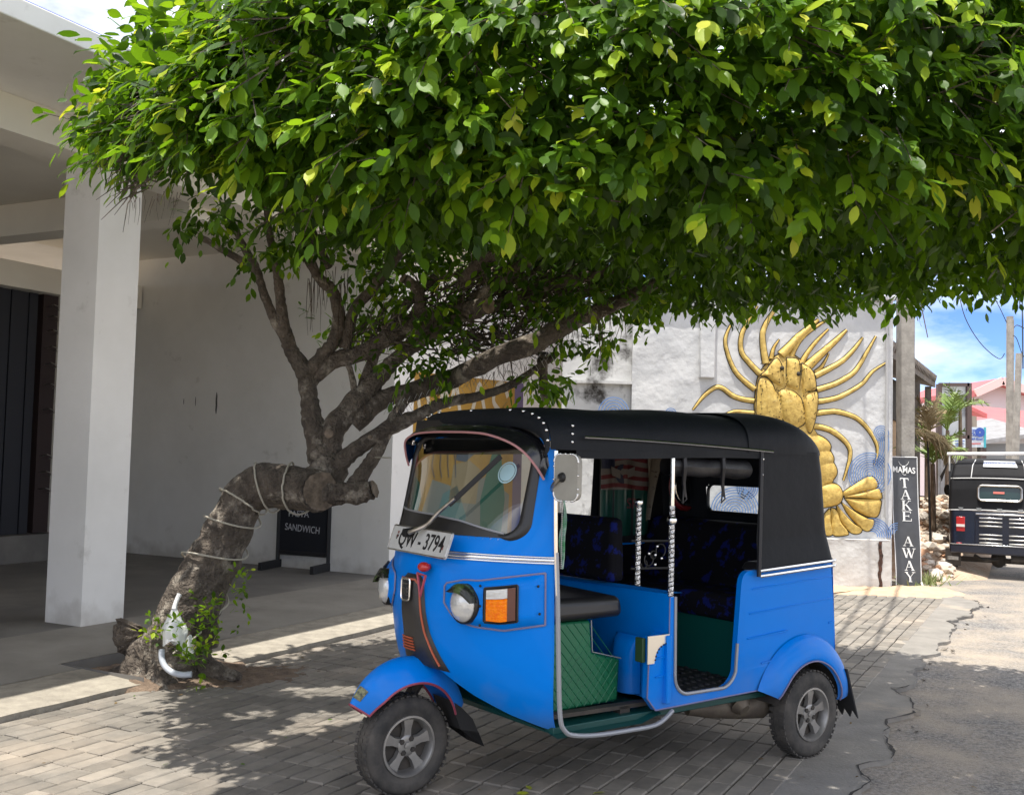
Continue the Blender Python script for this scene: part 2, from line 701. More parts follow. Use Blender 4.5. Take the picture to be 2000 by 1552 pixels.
# dark ribbon: gap shade and dirt painted where the strip has broken away
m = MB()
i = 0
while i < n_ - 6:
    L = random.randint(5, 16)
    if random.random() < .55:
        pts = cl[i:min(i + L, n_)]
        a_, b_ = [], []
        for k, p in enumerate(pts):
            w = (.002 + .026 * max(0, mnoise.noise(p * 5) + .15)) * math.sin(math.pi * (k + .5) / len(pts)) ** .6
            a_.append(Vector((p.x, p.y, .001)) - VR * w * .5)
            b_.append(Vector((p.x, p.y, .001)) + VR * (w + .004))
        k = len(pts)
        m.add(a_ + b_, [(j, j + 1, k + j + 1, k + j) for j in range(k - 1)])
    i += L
tag(m.build('crack', mat('crack_dirt_shade', (.030, .026, .022), .95), fix=False), kind='structure')
# loose broken chunks along the crack
mc = MB()
for i in range(34):
    p = cl[random.randrange(8, min(len(cl), n_))]
    q = p + Vector((random.gauss(.05, .06), random.gauss(0, .08), -.02))
    mc.rock(q, random.uniform(.008, .030), seed=i, flat=.6)
tag(mc.build('broken_asphalt_crumbs', M_asphalt), 'dark crumbs of broken asphalt along the cracked road edge', 'rubble', kind='stuff')

# sand drifted along the pavement edge, over the strip and around the wall foot
def drift(name, pts, zt, label, M_=M_sand, n=10, res=.05):
    """irregular low mound inside an outline"""
    P = [Vector(p + (0,)) for p in pts]
    c = sum(P, Vector()) / len(P)
    m_ = MB()
    dense = []
    for i in range(len(P)):
        a, b = P[i], P[(i + 1) % len(P)]
        k = max(2, int((b - a).length / res))
        for j in range(k):
            q = a.lerp(b, j / k)
            nv = mnoise.noise_vector(q * 5) * .10 + mnoise.noise_vector(q * 17) * .05
            dense.append(q + Vector((nv.x, nv.y, 0)))
    L = len(dense)
    vv_, ff_ = [], []
    for j in range(n + 1):
        t = j / n
        for q in dense:
            p = q.lerp(c, t)
            h = zt * min(1, t * 2.4) ** .8 * (.75 + .5 * mnoise.noise(p * 4)) + .006 * mnoise.noise(p * 23)
            vv_.append((p.x, p.y, -.012 + max(0, h) if t > 0 else -.03))
    for j in range(n):
        for i in range(L):
            a = j * L + i
            b = j * L + (i + 1) % L
            ff_.append((a, b, b + L, a + L))
    m_.add(vv_, ff_)
    o = m_.build(name, M_, smooth='all')
    return tag(o, label, 'sand', kind='stuff')


drift('sand_drift', [(3.3, 12.1), (5.15, 12.1), (5.45, 12.7), (5.5, 13.1), (5.0, 13.2), (4.6, 12.8), (3.0, 12.9)], .05, 'orange sand drift along the foot of the lobster wall')

# paving bed + pavers
kerb_v = -1.60
m = MB()
bed = [fb(-8, kerb_v, 0), E0 - UR * 7, E0 + UR * 7.45, fb(6.4, kerb_v, 0)]
m.add([p + Vector((0, 0, -.016)) for p in bed], [(0, 1, 2, 3)])
paving = tag(m.build('pavement', M_bed), kind='structure')

PL, PW, PG = .2, .1, .0075
def paver_mesh(k):
    m_ = MB()
    rd = random.Random(k)
    x, y = (PL - PG) / 2, (PW - PG) / 2
    e = .005
    def ring(ix, z):
        return [(sx * (x - ix) + rd.uniform(-.0012, .0012), sy * (y - ix) + rd.uniform(-.0012, .0012), z) for sx, sy in ((-1, -1), (1, -1), (1, 1), (-1, 1))]
    r0, r1, r2 = ring(0, -.03), ring(0, -.006), ring(e, 0)
    m_.add(r0 + r1 + r2, [(i, (i + 1) % 4, 4 + (i + 1) % 4, 4 + i) for i in range(4)] + [(4 + i, 4 + (i + 1) % 4, 8 + (i + 1) % 4, 8 + i) for i in range(4)] + [(8, 9, 10, 11)])
    return m_
pav_mb = [paver_mesh(k) for k in range(6)]
cand = []
rows = int(9 / PW)
def paver_z(p):
    return .007 * mnoise.noise(p * 1.1) + .003 * mnoise.noise(p * 5)
for r_ in range(0, rows):
    t = -(r_ + .5) * PW - .006
    off = random.uniform(-.010, .010) + (PL / 2 if r_ % 11 == 5 else 0)
    for k in range(-24, 39):
        s = k * PL + off
        p = E0 + UR * s + VR * t
        # stop at the kerb
        if (p - P1).dot(V) > kerb_v - .06 or p.y < 3.6:
            continue
        if s > 7.25:
            continue
        px, py, dz = project(p)
        if not (-140 < px < 2140) or py > 1760:
            if dz > .3 and random.random() < .0:
                pass
            continue
        cand.append((dz, p, px, py))
def hidden_by_rickshaw(px, py):
    return False
cand.sort(key=lambda c: c[0])
vis = [c for c in cand if -20 < c[2] < 2010 and c[3] < 1560]
near = vis[:298]
near_set = set(id(c) for c in near)
meshes = [mb.mesh('paver', M_paver) for mb in pav_mb]
rot_p = math.atan2(UR.y, UR.x)
for c in near:
    o = link('paver', random.choice(meshes), None, paving)
    o.location = (c[1].x, c[1].y, paver_z(c[1]) + random.uniform(-.003, .003))
    o.rotation_euler = (random.gauss(0, .007), random.gauss(0, .006), rot_p + random.gauss(0, .008))
mrest = MB()
pvals = []
for c in cand:
    if id(c) in near_set:
        continue
    mb = random.choice(pav_mb)
    a = rot_p + random.gauss(0, .008)
    ca, sa = math.cos(a), math.sin(a)
    z = paver_z(c[1]) + random.uniform(-.003, .003)
    tx, ty = random.gauss(0, .007), random.gauss(0, .006)
    mrest.add([(c[1].x + ca * p[0] - sa * p[1], c[1].y + sa * p[0] + ca * p[1], z + p[2] + tx * p[1] + ty * p[0]) for p in mb.v], mb.f)
    pvals += [random.random()] * len(mb.v)
o = mrest.build('pavers', M_paver, paving, fix=False)
o.data.attributes.new('pv', 'FLOAT', 'POINT').data.foreach_set('value', np.array(pvals, np.float32))
o['kind'] = 'stuff'

# kerb / apron / carport floor
def apron_z(v):
    return .10 if v > 0 else .10 + (.075) * v / 1.6 if v > -1.6 else .025
m = MB()
def apr(a, b):
    s = -9 + 22 * a
    v = kerb_v + (-1.05 - kerb_v) * b
    jag = .02 * mnoise.noise(Vector((s * 3, 0, 0))) + .012 * mnoise.noise(Vector((s * 11, 3, 0))) if b == 0 else 0
    p = fb(s, v + jag, apron_z(v) + .004 * mnoise.noise(Vector((s * 2, v * 2, 0))))
    return p
# a square tree pit is left open round the trunk
def pit(s, v):
    return -.88 < s < -.16 and v < -.85
m.grid(apr, 300, 8, keep=lambda a, b: not pit(-9 + 22 * a, kerb_v + .55 * b))
# front drop of the kerb
m.grid(lambda a, b: (lambda p: Vector((p.x, p.y, p.z if b == 1 else -.03)))(apr(a, 0)), 300, 1, keep=lambda a, b: not pit(-9 + 22 * a, kerb_v))
tag(m.build('kerb', M_kerb, smooth=True), kind='structure')
M_apron = mat('apron_concrete', (.27, .25, .218), .88, col2=(.20, .185, .16), vscale=2.4, vlo=.3, vhi=.7, bump=.4, bscale=45, bdist=.006, world=True, col3=(.15, .135, .12), v3scale=1.4, v3lo=.52, v3hi=.8)
m = MB()
m.grid(lambda a, b: (lambda s, v: fb(s, v, apron_z(v) + .002))(-9 + 22 * a, -1.05 + 1.1 * b), 220, 11, keep=lambda a, b: not pit(-9 + 22 * a, -1.05 + 1.1 * b))
tag(m.build('apron', M_apron), kind='structure')
m = MB()
m.add([fb(-9, .05, .102), fb(13, .05, .102), fb(13, 9, .102), fb(-9, 9, .102)], [(0, 1, 2, 3)])
m.grid(lambda a, b: fb(-.88 + .72 * a, -.85, .06 - .2 * b), 4, 1)
m.grid(lambda a, b: fb(-.88, -1.6 + .75 * a, .06 - .2 * b), 4, 1)
m.grid(lambda a, b: fb(-.16, -1.6 + .75 * a, .06 - .2 * b), 4, 1)
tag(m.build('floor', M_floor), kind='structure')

# soil in and around the tree pit
def soil(name, c, rx, ry, h, label, seed):
    m_ = MB()
    def fn(a, b):
        an = 2 * math.pi * a
        k = 1 + .28 * mnoise.noise(Vector((math.cos(an) * 1.7 + seed, math.sin(an) * 1.7, 0))) + .12 * mnoise.noise(Vector((math.cos(an) * 6, math.sin(an) * 6, seed)))
        x, y = rx * k * b * math.cos(an), ry * k * b * math.sin(an)
        p = c + U * x + V * y
        hh = h * (1 - b ** 2) * (.8 + .5 * mnoise.noise(p * 5)) + .012 * mnoise.noise(p * 16)
        return Vector((p.x, p.y, c.z + hh if b < 1 else c.z - .03))
    m_.grid(fn, 70, 16)
    return tag(m_.build(name, M_soil, smooth='all'), label, 'soil', kind='stuff')
soil('soil_patch', fb(-.52, -1.40, .005), .58, .50, .06, 'brown soil heaped in the open tree pit', 1.2)
soil('soil_spill', fb(-.25, -1.95, -.010), .50, .30, .030, 'brown dirt spilled over the paving beside the tree pit', 7.7)

# ---------------------------------------------------------------- carport building
bld = empty('white_building', fb(4, 2, 0), 0, 'white open-fronted building with square pillars, flat roof and dark roller door', 'building')


def fbox(mb, s0, s1, v0, v1, z0, z1):
    return mb.hexa([fb(s0, v0, z0), fb(s1, v0, z0), fb(s1, v1, z0), fb(s0, v1, z0)], [fb(s0, v0, z1), fb(s1, v0, z1), fb(s1, v1, z1), fb(s0, v1, z1)])


for s0 in (0, 4.235, 8.47, -4.235):
    m = MB()
    # slightly uneven plaster
    def pil(a, b, s0=s0):
        an = a * 4
        k = int(an) % 4
        f = an - int(an)
        c4 = [(0, 0), (.42, 0), (.42, .40), (0, .40), (0, 0)]
        p, q = c4[k], c4[k + 1]
        s_, v_ = p[0] + (q[0] - p[0]) * f, p[1] + (q[1] - p[1]) * f
        z = .09 + 3.66 * b
        e = .0035 * mnoise.noise(Vector((s_ * 5 + s0, v_ * 5, z * 2)))
        return fb(s0 + s_ + e, v_ + e, z)
    m.grid(pil, 16, 30)
    m.build('pillar', M_white, bld, rel=True, smooth=True, angle=30)
m = MB()
fbox(m, -9, 9.1, .003, .39, 3.742, 4.01)
m.build('front_beam', M_ceil, bld, rel=True)
m = MB()
fbox(m, -9, 9.2, -1.20, 9, 4.012, 4.15)
m.build('roof_slab', M_white, bld, rel=True, bevel=.008)
m = MB()
fbox(m, -9, 9.2, -1.1, -.9, 4.152, 4.20)
m.build('roof_edge_trim', mat('blue_trim', (.02, .06, .45), .4), bld, rel=True)
# inner ceiling, cross beams
m = MB()
fbox(m, -9, 4.23, .392, 4.4, 3.95, 4.01)
m.build('ceiling', M_ceil, bld, rel=True)
for s0 in (1.35, -4.1):
    m = MB()
    fbox(m, s0, s0 + .3, .392, 4.4, 3.62, 3.948)
    m.build('cross_beam', M_ceil, bld, rel=True)
m = MB()
fbox(m, -9, 4.22, 4.0, 4.4, 3.30, 3.6)
m.build('back_lintel', M_ceil, bld, rel=True)
# partition wall
m = MB()
fbox(m, 4.240, 4.46, .402, 4.6, .09, 3.948)
m.build('side_wall', M_white, bld, rel=True)
# scuff marks on the partition wall
m = MB()
fbox(m, -4.4, -4.2, .402, 4.6, .09, 3.948)  # unseen left wall, added to keep light out of the carport
m.build('side_wall', M_white, bld, rel=True)
M_scuff = mat('dark_scuff', (.10, .10, .10), .9)
for v_, z0, z1, w in ((2.64, 1.92, 2.20, .035), (3.0, 2.02, 2.14, .014), (3.2, 2.04, 2.12, .012)):
    m = MB()
    ol_ = [(v_ + w / 2 + w * .5 * math.sin(2 * math.pi * k / 14) * (.6 + .4 * random.random()), (z0 + z1) / 2 + (z1 - z0) / 2 * math.cos(2 * math.pi * k / 14)) for k in range(14)]
    m.poly(ol_, lambda a, b: fb(4.2375, a, b), lambda a, b: fb(4.239, a, b))
    m.build('scuff_mark', M_scuff, bld, rel=True)
# back wall, plinth and ribbed roller door
m = MB()
fbox(m, -9, 4.235, 4.28, 4.5, .09, 3.3)
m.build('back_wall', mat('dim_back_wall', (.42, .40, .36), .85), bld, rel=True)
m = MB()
fbox(m, -9, 3.55, 4.06, 4.279, .09, .42)
m.build('door_plinth', M_floor, bld, rel=True)
M_shut = mat('dark_roller_door', (.018, .020, .028), .55, .2)
door = MB()
nr = 60
for i in range(nr):
    s0 = -4.5 + 7.3 * i / nr
    fbox(door, s0, s0 + 7.3 / nr - .006, 4.20 if i % 2 else 4.215, 4.26, .425, 3.32)
door.build('roller_door', M_shut, bld, rel=True)
m = MB()
fbox(m, 2.84, 3.05, 4.16, 4.26, .43, 3.32)
m.build('door_jamb', mat('maroon_jamb', (.022, .010, .010), .6), bld, rel=True)
for i, z in enumerate((.95, 1.15, 1.35, 1.9, 2.2, 2.45, 2.65, 2.85, 3.02, 3.15)):
    m = MB()
    m.tube([fb(2.88, 4.13, z), fb(2.88, 4.02, z + .02), fb(2.98, 4.0, z - .01), fb(3.0, 4.13, z - .03)], .006, 5)
    m.build('door_hook', STEEL, bld, rel=True)
# facade beyond the second pillar with the painted mural
m = MB()
fbox(m, 4.657, 8.468, .05, .30, .09, 3.74)
m.build('mural_wall', M_white, bld, rel=True)
M_mus = mat('mural_mustard', (.42, .24, .035), .7, col2=(.35, .195, .03), vscale=5, world=True)
MUR = {'w': mat('mural_cream', (.55, .50, .40), .7), 'r': mat('mural_red', (.36, .03, .035), .7), 'g': mat('mural_green', (.02, .16, .12), .7),
       'b': mat('mural_navy', (.05, .09, .14), .7), 'p': mat('mural_purple', (.13, .10, .20), .7), 't': mat('mural_teal', (.10, .22, .22), .7), 'y': mat('mural_tan', (.30, .24, .14), .7), 'h': mat('mural_grey', (.20, .22, .20), .7)}


def mural(name, pts, key, lay=1, width=None):
    """pts in (s, z) on the facade plane"""
    v0 = .05 - .003 * lay
    m_ = MB()
    if width:
        P = catmull([(p[0], p[1]) for p in pts], 5)
        L, Rr = [], []
        for i, p in enumerate(P):
            t = P[min(i + 1, len(P) - 1)] - P[max(i - 1, 0)]
            nrm = np.array((-t[1], t[0])) / (np.hypot(*t) + 1e-9) * width / 2
            L.append(p + nrm)
            Rr.append(p - nrm)
        vv_ = [fb(p[0], v0, p[1]) for p in L + Rr]
        k = len(L)
        m_.add(vv_, [(i, i + 1, k + i + 1, k + i) for i in range(k - 1)])
    else:
        m_.poly(pts, lambda a, b: fb(a, v0, b), lambda a, b: fb(a, v0 + .002, b))
    return m_.build(name, MUR[key] if key != 'm' else M_mus, bld, rel=True)


mural('mural_ground', [(4.66, .1), (7.35, .1), (7.35, 2.52), (4.66, 2.46)], 'm', 1)
mural('mural_stripe', [(7.35, .1), (7.62, .1), (7.62, 2.53), (7.35, 2.52)], 'p', 1)
mural('mural_letter', [(4.92, 1.80), (4.86, 2.02), (4.80, 2.22)], 'w', 2, .07)
mural('mural_letter', [(5.02, 2.22), (5.10, 1.98), (5.16, 1.78)], 'w', 2, .07)
mural('mural_letter', [(5.26, 1.82), (5.34, 2.10), (5.42, 2.34), (5.56, 2.1), (5.70, 2.36), (5.80, 2.1), (5.88, 1.86)], 'w', 2, .08)
mural('mural_letter', [(6.05, 1.86), (6.18, 2.14), (6.32, 2.42), (6.44, 2.16), (6.56, 1.9)], 'w', 2, .08)
mural('mural_letter', [(7.14, 2.30), (7.0, 2.46), (6.80, 2.42), (6.72, 2.22), (6.92, 2.08), (7.08, 1.94), (6.98, 1.78), (6.74, 1.78)], 'w', 2, .085)
mural('mural_blob', [(4.662, 1.22), (4.80, 1.30), (4.86, 1.42), (4.82, 1.56), (4.72, 1.66), (4.662, 1.66)], 'r', 2)
mural('mural_blob', [(4.662, .75), (4.86, .78), (4.94, .95), (4.9, 1.15), (4.78, 1.24), (4.662, 1.22)], 'g', 3)
mural('mural_blob', [(5.0, .12), (7.2, .12), (7.25, .95), (6.6, 1.22), (5.9, 1.05), (5.2, 1.18), (4.98, .8)], 'h', 1.5)
mural('mural_blob', [(5.3, .15), (5.9, .15), (6.05, .7), (5.8, 1.1), (5.45, 1.0), (5.28, .6)], 't', 2)
mural('mural_blob', [(5.75, 1.42), (6.0, 1.40), (6.22, 1.50), (6.25, 1.6), (6.0, 1.56), (5.78, 1.58)], 'b', 3)
mural('mural_blob', [(5.8, 1.66), (6.05, 1.64), (6.1, 1.74), (5.82, 1.76)], 'b', 3)
mural('mural_blob', [(5.6, .9), (6.3, .85), (6.4, 1.3), (6.1, 1.42), (5.7, 1.36)], 'y', 2)
mural('mural_blob', [(6.45, .3), (7.0, .25), (7.12, .9), (6.98, 1.5), (6.78, 1.62), (6.6, 1.3), (6.42, .9)], 'g', 2)
for i in range(4):
    mural('mural_strand', [(5.15 + .17 * i, 1.62), (5.2 + .17 * i, 1.48), (5.17 + .19 * i, 1.34), (5.24 + .17 * i, 1.2)], 'b', 4, .016)
# ================================================================ the wall with the gilded lobster
YW = 12.95
M_lwall = mat('whitewashed_render', (.60, .60, .595), .85, col2=(.48, .485, .49), vscale=2.4, bump=.5, bscale=11, bdist=.02, world=True,
              col3=(.60, .48, .40), v3scale=1.7, v3lo=.66, v3hi=.86)
M_stain = mat('mouldy_render', (.60, .595, .58), .88, col2=(.50, .50, .49), vscale=3, bump=.3, bscale=14, bdist=.02, world=True,
              col3=(.035, .03, .025), v3scale=2.3, v3lo=.52, v3hi=.66)
M_block = mat('plinth_render', (.58, .57, .55), .88, col2=(.46, .45, .43), vscale=3, bump=.5, bscale=14, bdist=.02, world=True)
lw = empty('rendered_wall', (2.7, YW + .2, 0), 0, 'rough whitewashed wall carrying a gilded lobster relief', 'wall')
m = MB()
def lumpy(X0, X1, Z0, Z1, y, amp, seed):
    def fn(a, b):
        X, Z = X0 + (X1 - X0) * a, Z0 + (Z1 - Z0) * b
        e = amp * (mnoise.noise(Vector((X * 1.6 + seed, Z * 1.6, 0))) + .6 * mnoise.noise(Vector((X * 5, Z * 5, seed))) + .3 * mnoise.noise(Vector((X * 14, Z * 14, seed))))
        return Vector((X, y - max(-.01, e), Z))
    return fn
m.grid(lumpy(1.48, 4.705, .0, 3.53, YW, .010, 2), 150, 160)
m.hexa([(1.48, YW + .02, 0), (4.705, YW + .02, 0), (4.705, YW + .32, 0), (1.48, YW + .32, 0)], [(1.48, YW + .02, 3.53), (4.705, YW + .02, 3.53), (4.705, YW + .32, 3.53), (1.48, YW + .32, 3.53)])
m.build('render_face', M_lwall, lw, rel=True, smooth=True)
m = MB()
m.grid(lumpy(.62, 1.479, .0, 3.46, YW + .07, .008, 9), 30, 90)
m.hexa([(.62, YW + .09, 0), (1.478, YW + .09, 0), (1.478, YW + .31, 0), (.62, YW + .31, 0)], [(.62, YW + .09, 3.46), (1.478, YW + .09, 3.46), (1.478, YW + .31, 3.46), (.62, YW + .31, 3.46)])
m.build('stained_face', M_stain, lw, rel=True, smooth=True)
m = MB()
m.box((1.05, YW + .05, 2.43), (.86, .10, .035))
m.build('ledge', M_stain, lw, rel=True)
# pilaster patch, cap and corner
m = MB()
m.box((2.40, YW - .03, 2.98), (.19, .06, .94))
m.build('pilaster', M_lwall, lw, rel=True, bevel=.012)
m = MB()
m.box((3.09, YW + .13, 3.56), (3.28, .42, .06))
m.build('coping', M_lwall, lw, rel=True, bevel=.012)
m = MB()
m.tube([(4.62, YW - .035, 3.4), (4.615, YW - .035, 1.0), (4.62, YW - .03, .85)], .018, 8)
m.build('drain_pipe', mat('grey_pipe', (.40, .40, .40), .5), lw, rel=True, smooth=True)
# plinth
m = MB()
m.grid(lambda a, b: Vector((.7 + 3.93 * a, 12.775 - .012 * mnoise.noise(Vector((a * 20, b * 3, 1))), .585 * b)), 60, 10)
m.grid(lambda a, b: Vector((.7 + 3.93 * a, 12.775 + (YW - 12.775) * b, .585 + .012 * mnoise.noise(Vector((a * 30, b * 3, 4))))), 60, 4)
m.grid(lambda a, b: Vector((4.63, 12.775 + .28 * a, .585 * b)), 3, 3)
pl = m.build('wall_plinth', M_block, lw, rel=True, smooth=True)
m = MB()
cr = [(4.50 + .02 * mnoise.noise(Vector((z * 9, 0, 0))), z) for z in np.linspace(.02, .57, 14)]
m.poly([(x - .018 - .012 * abs(mnoise.noise(Vector((z * 14, 5, 0)))), z) for x, z in cr] + [(x + .018 + .02 * abs(mnoise.noise(Vector((z * 11, 8, 0)))), z) for x, z in reversed(cr)],
       lambda a, b: (a, 12.767, b), lambda a, b: (a, 12.772, b))
m.build('crack', mat('rusty_crack', (.10, .045, .03), .95, col2=(.02, .015, .012), vscale=30), lw, rel=True)


def lob(zx, zy, dy=0):
    """pixel of the photo zoom -> point on the wall"""
    p = at(1320 + zx / 2.875, 560 + zy / 2.875, YW)
    return Vector((p.x, YW - dy, p.z))


M_gold = mat('gold_leaf_paint', (.66, .46, .12), .55, .10, col2=(.40, .25, .055), vscale=22, vlo=.35, vhi=.7, bump=.5, bscale=38, bdist=.01, col3=(.62, .47, .16), v3scale=9, v3lo=.58, v3hi=.72)
M_goldleg = mat('gold_paint_smooth', (.69, .50, .15), .55, .10, col2=(.46, .31, .08), vscale=18, bump=.25, bscale=26, bdist=.01)
M_outline = mat('dark_outline_paint', (.035, .028, .018), .8)
M_wave = mat('blue_wave_paint', (.10, .19, .42), .8, col2=(.16, .27, .50), vscale=8)
lobs = empty('lobster_relief', (3.3, YW - .05, 1.6), 0, 'gilded lobster relief with many curved legs on the white wall', 'relief')


def inflate(name, outline, h, M_, parent, base=.001, levels=6, line=True):
    """bulged relief slab from an outline given in zoom pixels"""
    P = [np.array(p, float) for p in catmull(list(outline) + [outline[0]], 4)[:-1]]
    c = sum(P) / len(P)
    m_ = MB()
    n = len(P)
    vv_, ff_ = [], []
    for j in range(levels + 1):
        t = j / levels
        for p in P:
            q = p + (c - p) * (t * .98)
            vv_.append(lob(q[0], q[1], base + (h - base) * math.sqrt(max(0, 1 - (1 - t) ** 2.2))))
    for j in range(levels):
        for i in range(n):
            a, b = j * n + i, j * n + (i + 1) % n
            ff_.append((a, b, b + n, a + n))
    m_.add(vv_, ff_)
    o = m_.build(name, M_, parent, rel=True, smooth='all')
    if line:
        ol = MB()
        k = [lob(p[0], p[1], base + .003) for p in P] + [lob(P[0][0], P[0][1], base + .003)]
        ol.tube(k, .007, 4, cap=False)
        ol.build('outline', M_outline, o, rel=True)
    return o


inflate('carapace', [(440, 720), (440, 640), (455, 520), (490, 450), (560, 385), (625, 365), (690, 400), (740, 440), (775, 490), (787, 600), (785, 690), (768, 780), (800, 860), (700, 960), (560, 900), (470, 820)], .075, M_gold, lobs)
inflate('shell_plate', [(445, 640), (458, 525), (500, 512), (535, 545), (555, 590), (590, 640), (600, 740), (520, 800), (450, 740)], .115, M_gold, lobs, .062)
inflate('shell_plate', [(565, 590), (600, 572), (650, 585), (690, 620), (705, 660), (720, 760), (640, 800), (590, 740), (570, 660)], .125, M_gold, lobs, .066)
inflate('shell_plate', [(706, 640), (725, 600), (785, 590), (788, 680), (768, 780), (745, 822), (715, 770)], .115, M_gold, lobs, .05)
inflate('head_plate', [(500, 470), (560, 400), (600, 480), (595, 565), (540, 540), (500, 505), (470, 500)], .105, M_gold, lobs, .055)
inflate('head_plate', [(615, 400), (680, 410), (690, 500), (680, 585), (640, 575), (610, 560), (612, 480)], .11, M_gold, lobs, .062)
inflate('head_plate', [(700, 430), (745, 455), (772, 500), (778, 580), (725, 590), (704, 620), (698, 520)], .10, M_gold, lobs, .055)
for k, (a, b) in enumerate((((640, 800), (830, 930)), ((700, 860), (850, 1000)), ((740, 930), (870, 1070)))):
    inflate('abdomen_segment', [(a[0], a[1]), ((a[0] + b[0]) / 2 + 40, a[1] + 20), (b[0] + 30, b[1] - 60), (b[0] + 25, b[1]), (a[0] + 60, b[1] + 70), (a[0] - 20, b[1])], .10 - .01 * k, M_gold, lobs)
inflate('abdomen_segment', [(800, 1000), (850, 1030), (885, 1085), (850, 1110), (800, 1105)], .07, M_gold, lobs)
inflate('tail_segment', [(800, 1110), (860, 1095), (915, 1115), (938, 1165), (920, 1215), (860, 1235), (800, 1228)], .09, M_gold, lobs)
for k, o_ in enumerate(([(938, 1150), (1010, 1100), (1085, 1060), (1125, 1080), (1132, 1125), (1050, 1150), (945, 1175)],
                        [(945, 1172), (1050, 1148), (1135, 1130), (1155, 1160), (1148, 1192), (1050, 1185), (950, 1182)],
                        [(945, 1185), (1050, 1188), (1145, 1192), (1150, 1240), (1130, 1290), (1080, 1292), (1000, 1250)],
                        [(925, 1205), (1000, 1258), (1075, 1298), (1115, 1310), (1105, 1355), (1070, 1372), (1020, 1340), (960, 1270)],
                        [(900, 1220), (945, 1275), (1000, 1330), (1045, 1360), (1030, 1385), (985, 1382), (930, 1330), (905, 1270)],
                        [(870, 1240), (900, 1250), (925, 1320), (970, 1380), (950, 1396), (880, 1392), (865, 1310)],
                        [(835, 1270), (865, 1245), (868, 1320), (880, 1390), (830, 1392), (822, 1330)])):
    inflate('tail_fan_lobe', o_, .06, M_gold, lobs)
LEGS = [[(505, 430, 24), (490, 340, 21), (488, 255, 18), (520, 180, 15), (565, 125, 10), (625, 98, 5)],
        [(472, 490, 20), (415, 430, 18), (368, 365, 16), (368, 275, 15), (408, 185, 12), (458, 108, 5)],
        [(442, 575, 19), (385, 530, 17), (330, 470, 15), (290, 375, 13), (278, 290, 11), (316, 196, 4)],
        [(437, 640, 18), (380, 632, 17), (320, 612, 16), (240, 562, 15), (165, 605, 12), (95, 690, 5)],
        [(437, 708, 14), (380, 702, 13), (325, 700, 10), (270, 720, 8)],
        [(780, 500, 22), (860, 460, 19), (935, 415, 16), (1000, 350, 13), (1048, 285, 6)],
        [(790, 578, 20), (880, 550, 18), (950, 515, 17), (1010, 468, 15), (1070, 370, 11), (1122, 278, 5)],
        [(790, 645, 19), (870, 632, 17), (935, 610, 16), (1040, 548, 13), (1105, 475, 9), (1190, 420, 4)],
        [(780, 710, 20), (850, 702, 18), (910, 702, 17), (1015, 738, 15), (1090, 815, 12), (1132, 910, 9), (1113, 1005, 4)],
        [(765, 780, 20), (830, 792, 19), (890, 818, 18), (960, 880, 15), (978, 950, 12), (940, 1086, 5)]]
HORNS = [[(590, 385, 34), (640, 335, 30), (690, 280, 24), (800, 185, 10)],
         [(645, 405, 20), (665, 350, 16), (715, 280, 12), (800, 215, 9), (862, 178, 4)],
         [(702, 435, 20), (735, 375, 15), (785, 310, 11), (855, 238, 5)],
         [(735, 450, 34), (795, 395, 28), (850, 345, 22), (905, 295, 17), (958, 243, 8)],
         [(780, 480, 13), (820, 445, 10), (858, 375, 3)], [(535, 405, 16), (548, 345, 10), (580, 295, 3)]]
for name, LL in (('walking_leg', LEGS), ('antenna', HORNS)):
    for P in LL:
        Q = catmull(P, 6)
        k = len(Q)
        m = MB()
        pts = [lob(q[0], q[1], .010) for q in Q]
        rad = [max(.004, q[2] * .78 / 2.875 * YW / F_PX) for q in Q]
        # faint joint swellings
        for i in range(k):
            if i % 12 in (0,) and 0 < i < k - 3:
                rad[i] *= 1.14
        m.tube(pts, rad, 10)
        o = m.build(name, M_goldleg if name == 'walking_leg' else M_gold, lobs, rel=True, smooth=True)
        ol = MB()
        for sgn in (-1, 1):
            e = []
            for i in range(k):
                t = Q[min(i + 1, k - 1)] - Q[max(i - 1, 0)]
                nn = np.array((-t[1], t[0])) / (np.hypot(t[0], t[1]) + 1e-9)
                e.append(lob(Q[i][0] + sgn * nn[0] * (Q[i][2] * .78 + 1.5), Q[i][1] + sgn * nn[1] * (Q[i][2] * .78 + 1.5), .004))
            ol.tube(e, .005, 4)
        ol.build('outline', M_outline, o, rel=True)
for ex, ey in ((585, 460), (676, 492)):
    m = MB()
    p = lob(ex, ey, .10)
    m.sphere(p, .028, 10, 8)
    m.build('eye', M_outline, lobs, rel=True, smooth='all')
# spines on the shell
sp = MB()
rs = random.Random(5)
for i in range(110):
    a, b = rs.uniform(465, 770), rs.uniform(420, 760)
    p = lob(a, b, .095)
    q = lob(a + 2, b - 5, .128)
    sp.tube([p, q], [.008, .001], 4, cap=False)
o = sp.build('shell_spines', M_outline, lobs, rel=True)
o['kind'] = 'stuff'


def wave(name, cx, cy, radii, a0, a1, w, label, sq=1.0):
    m_ = MB()
    for r_ in radii:
        n = max(10, int(abs(a1 - a0) * r_ / 6))
        L = []
        for i in range(n + 1):
            an = a0 + (a1 - a0) * i / n
            for rr in (r_ - w / 2, r_ + w / 2):
                L.append(lob(cx + rr * math.cos(an), cy + rr * sq * math.sin(an), .020))
        m_.add(L, [(2 * i, 2 * i + 2, 2 * i + 3, 2 * i + 1) for i in range(n)])
    o_ = m_.build(name, M_wave, fix=False)
    return tag(o_, label, 'mural', 'painted blue waves on the lobster wall')


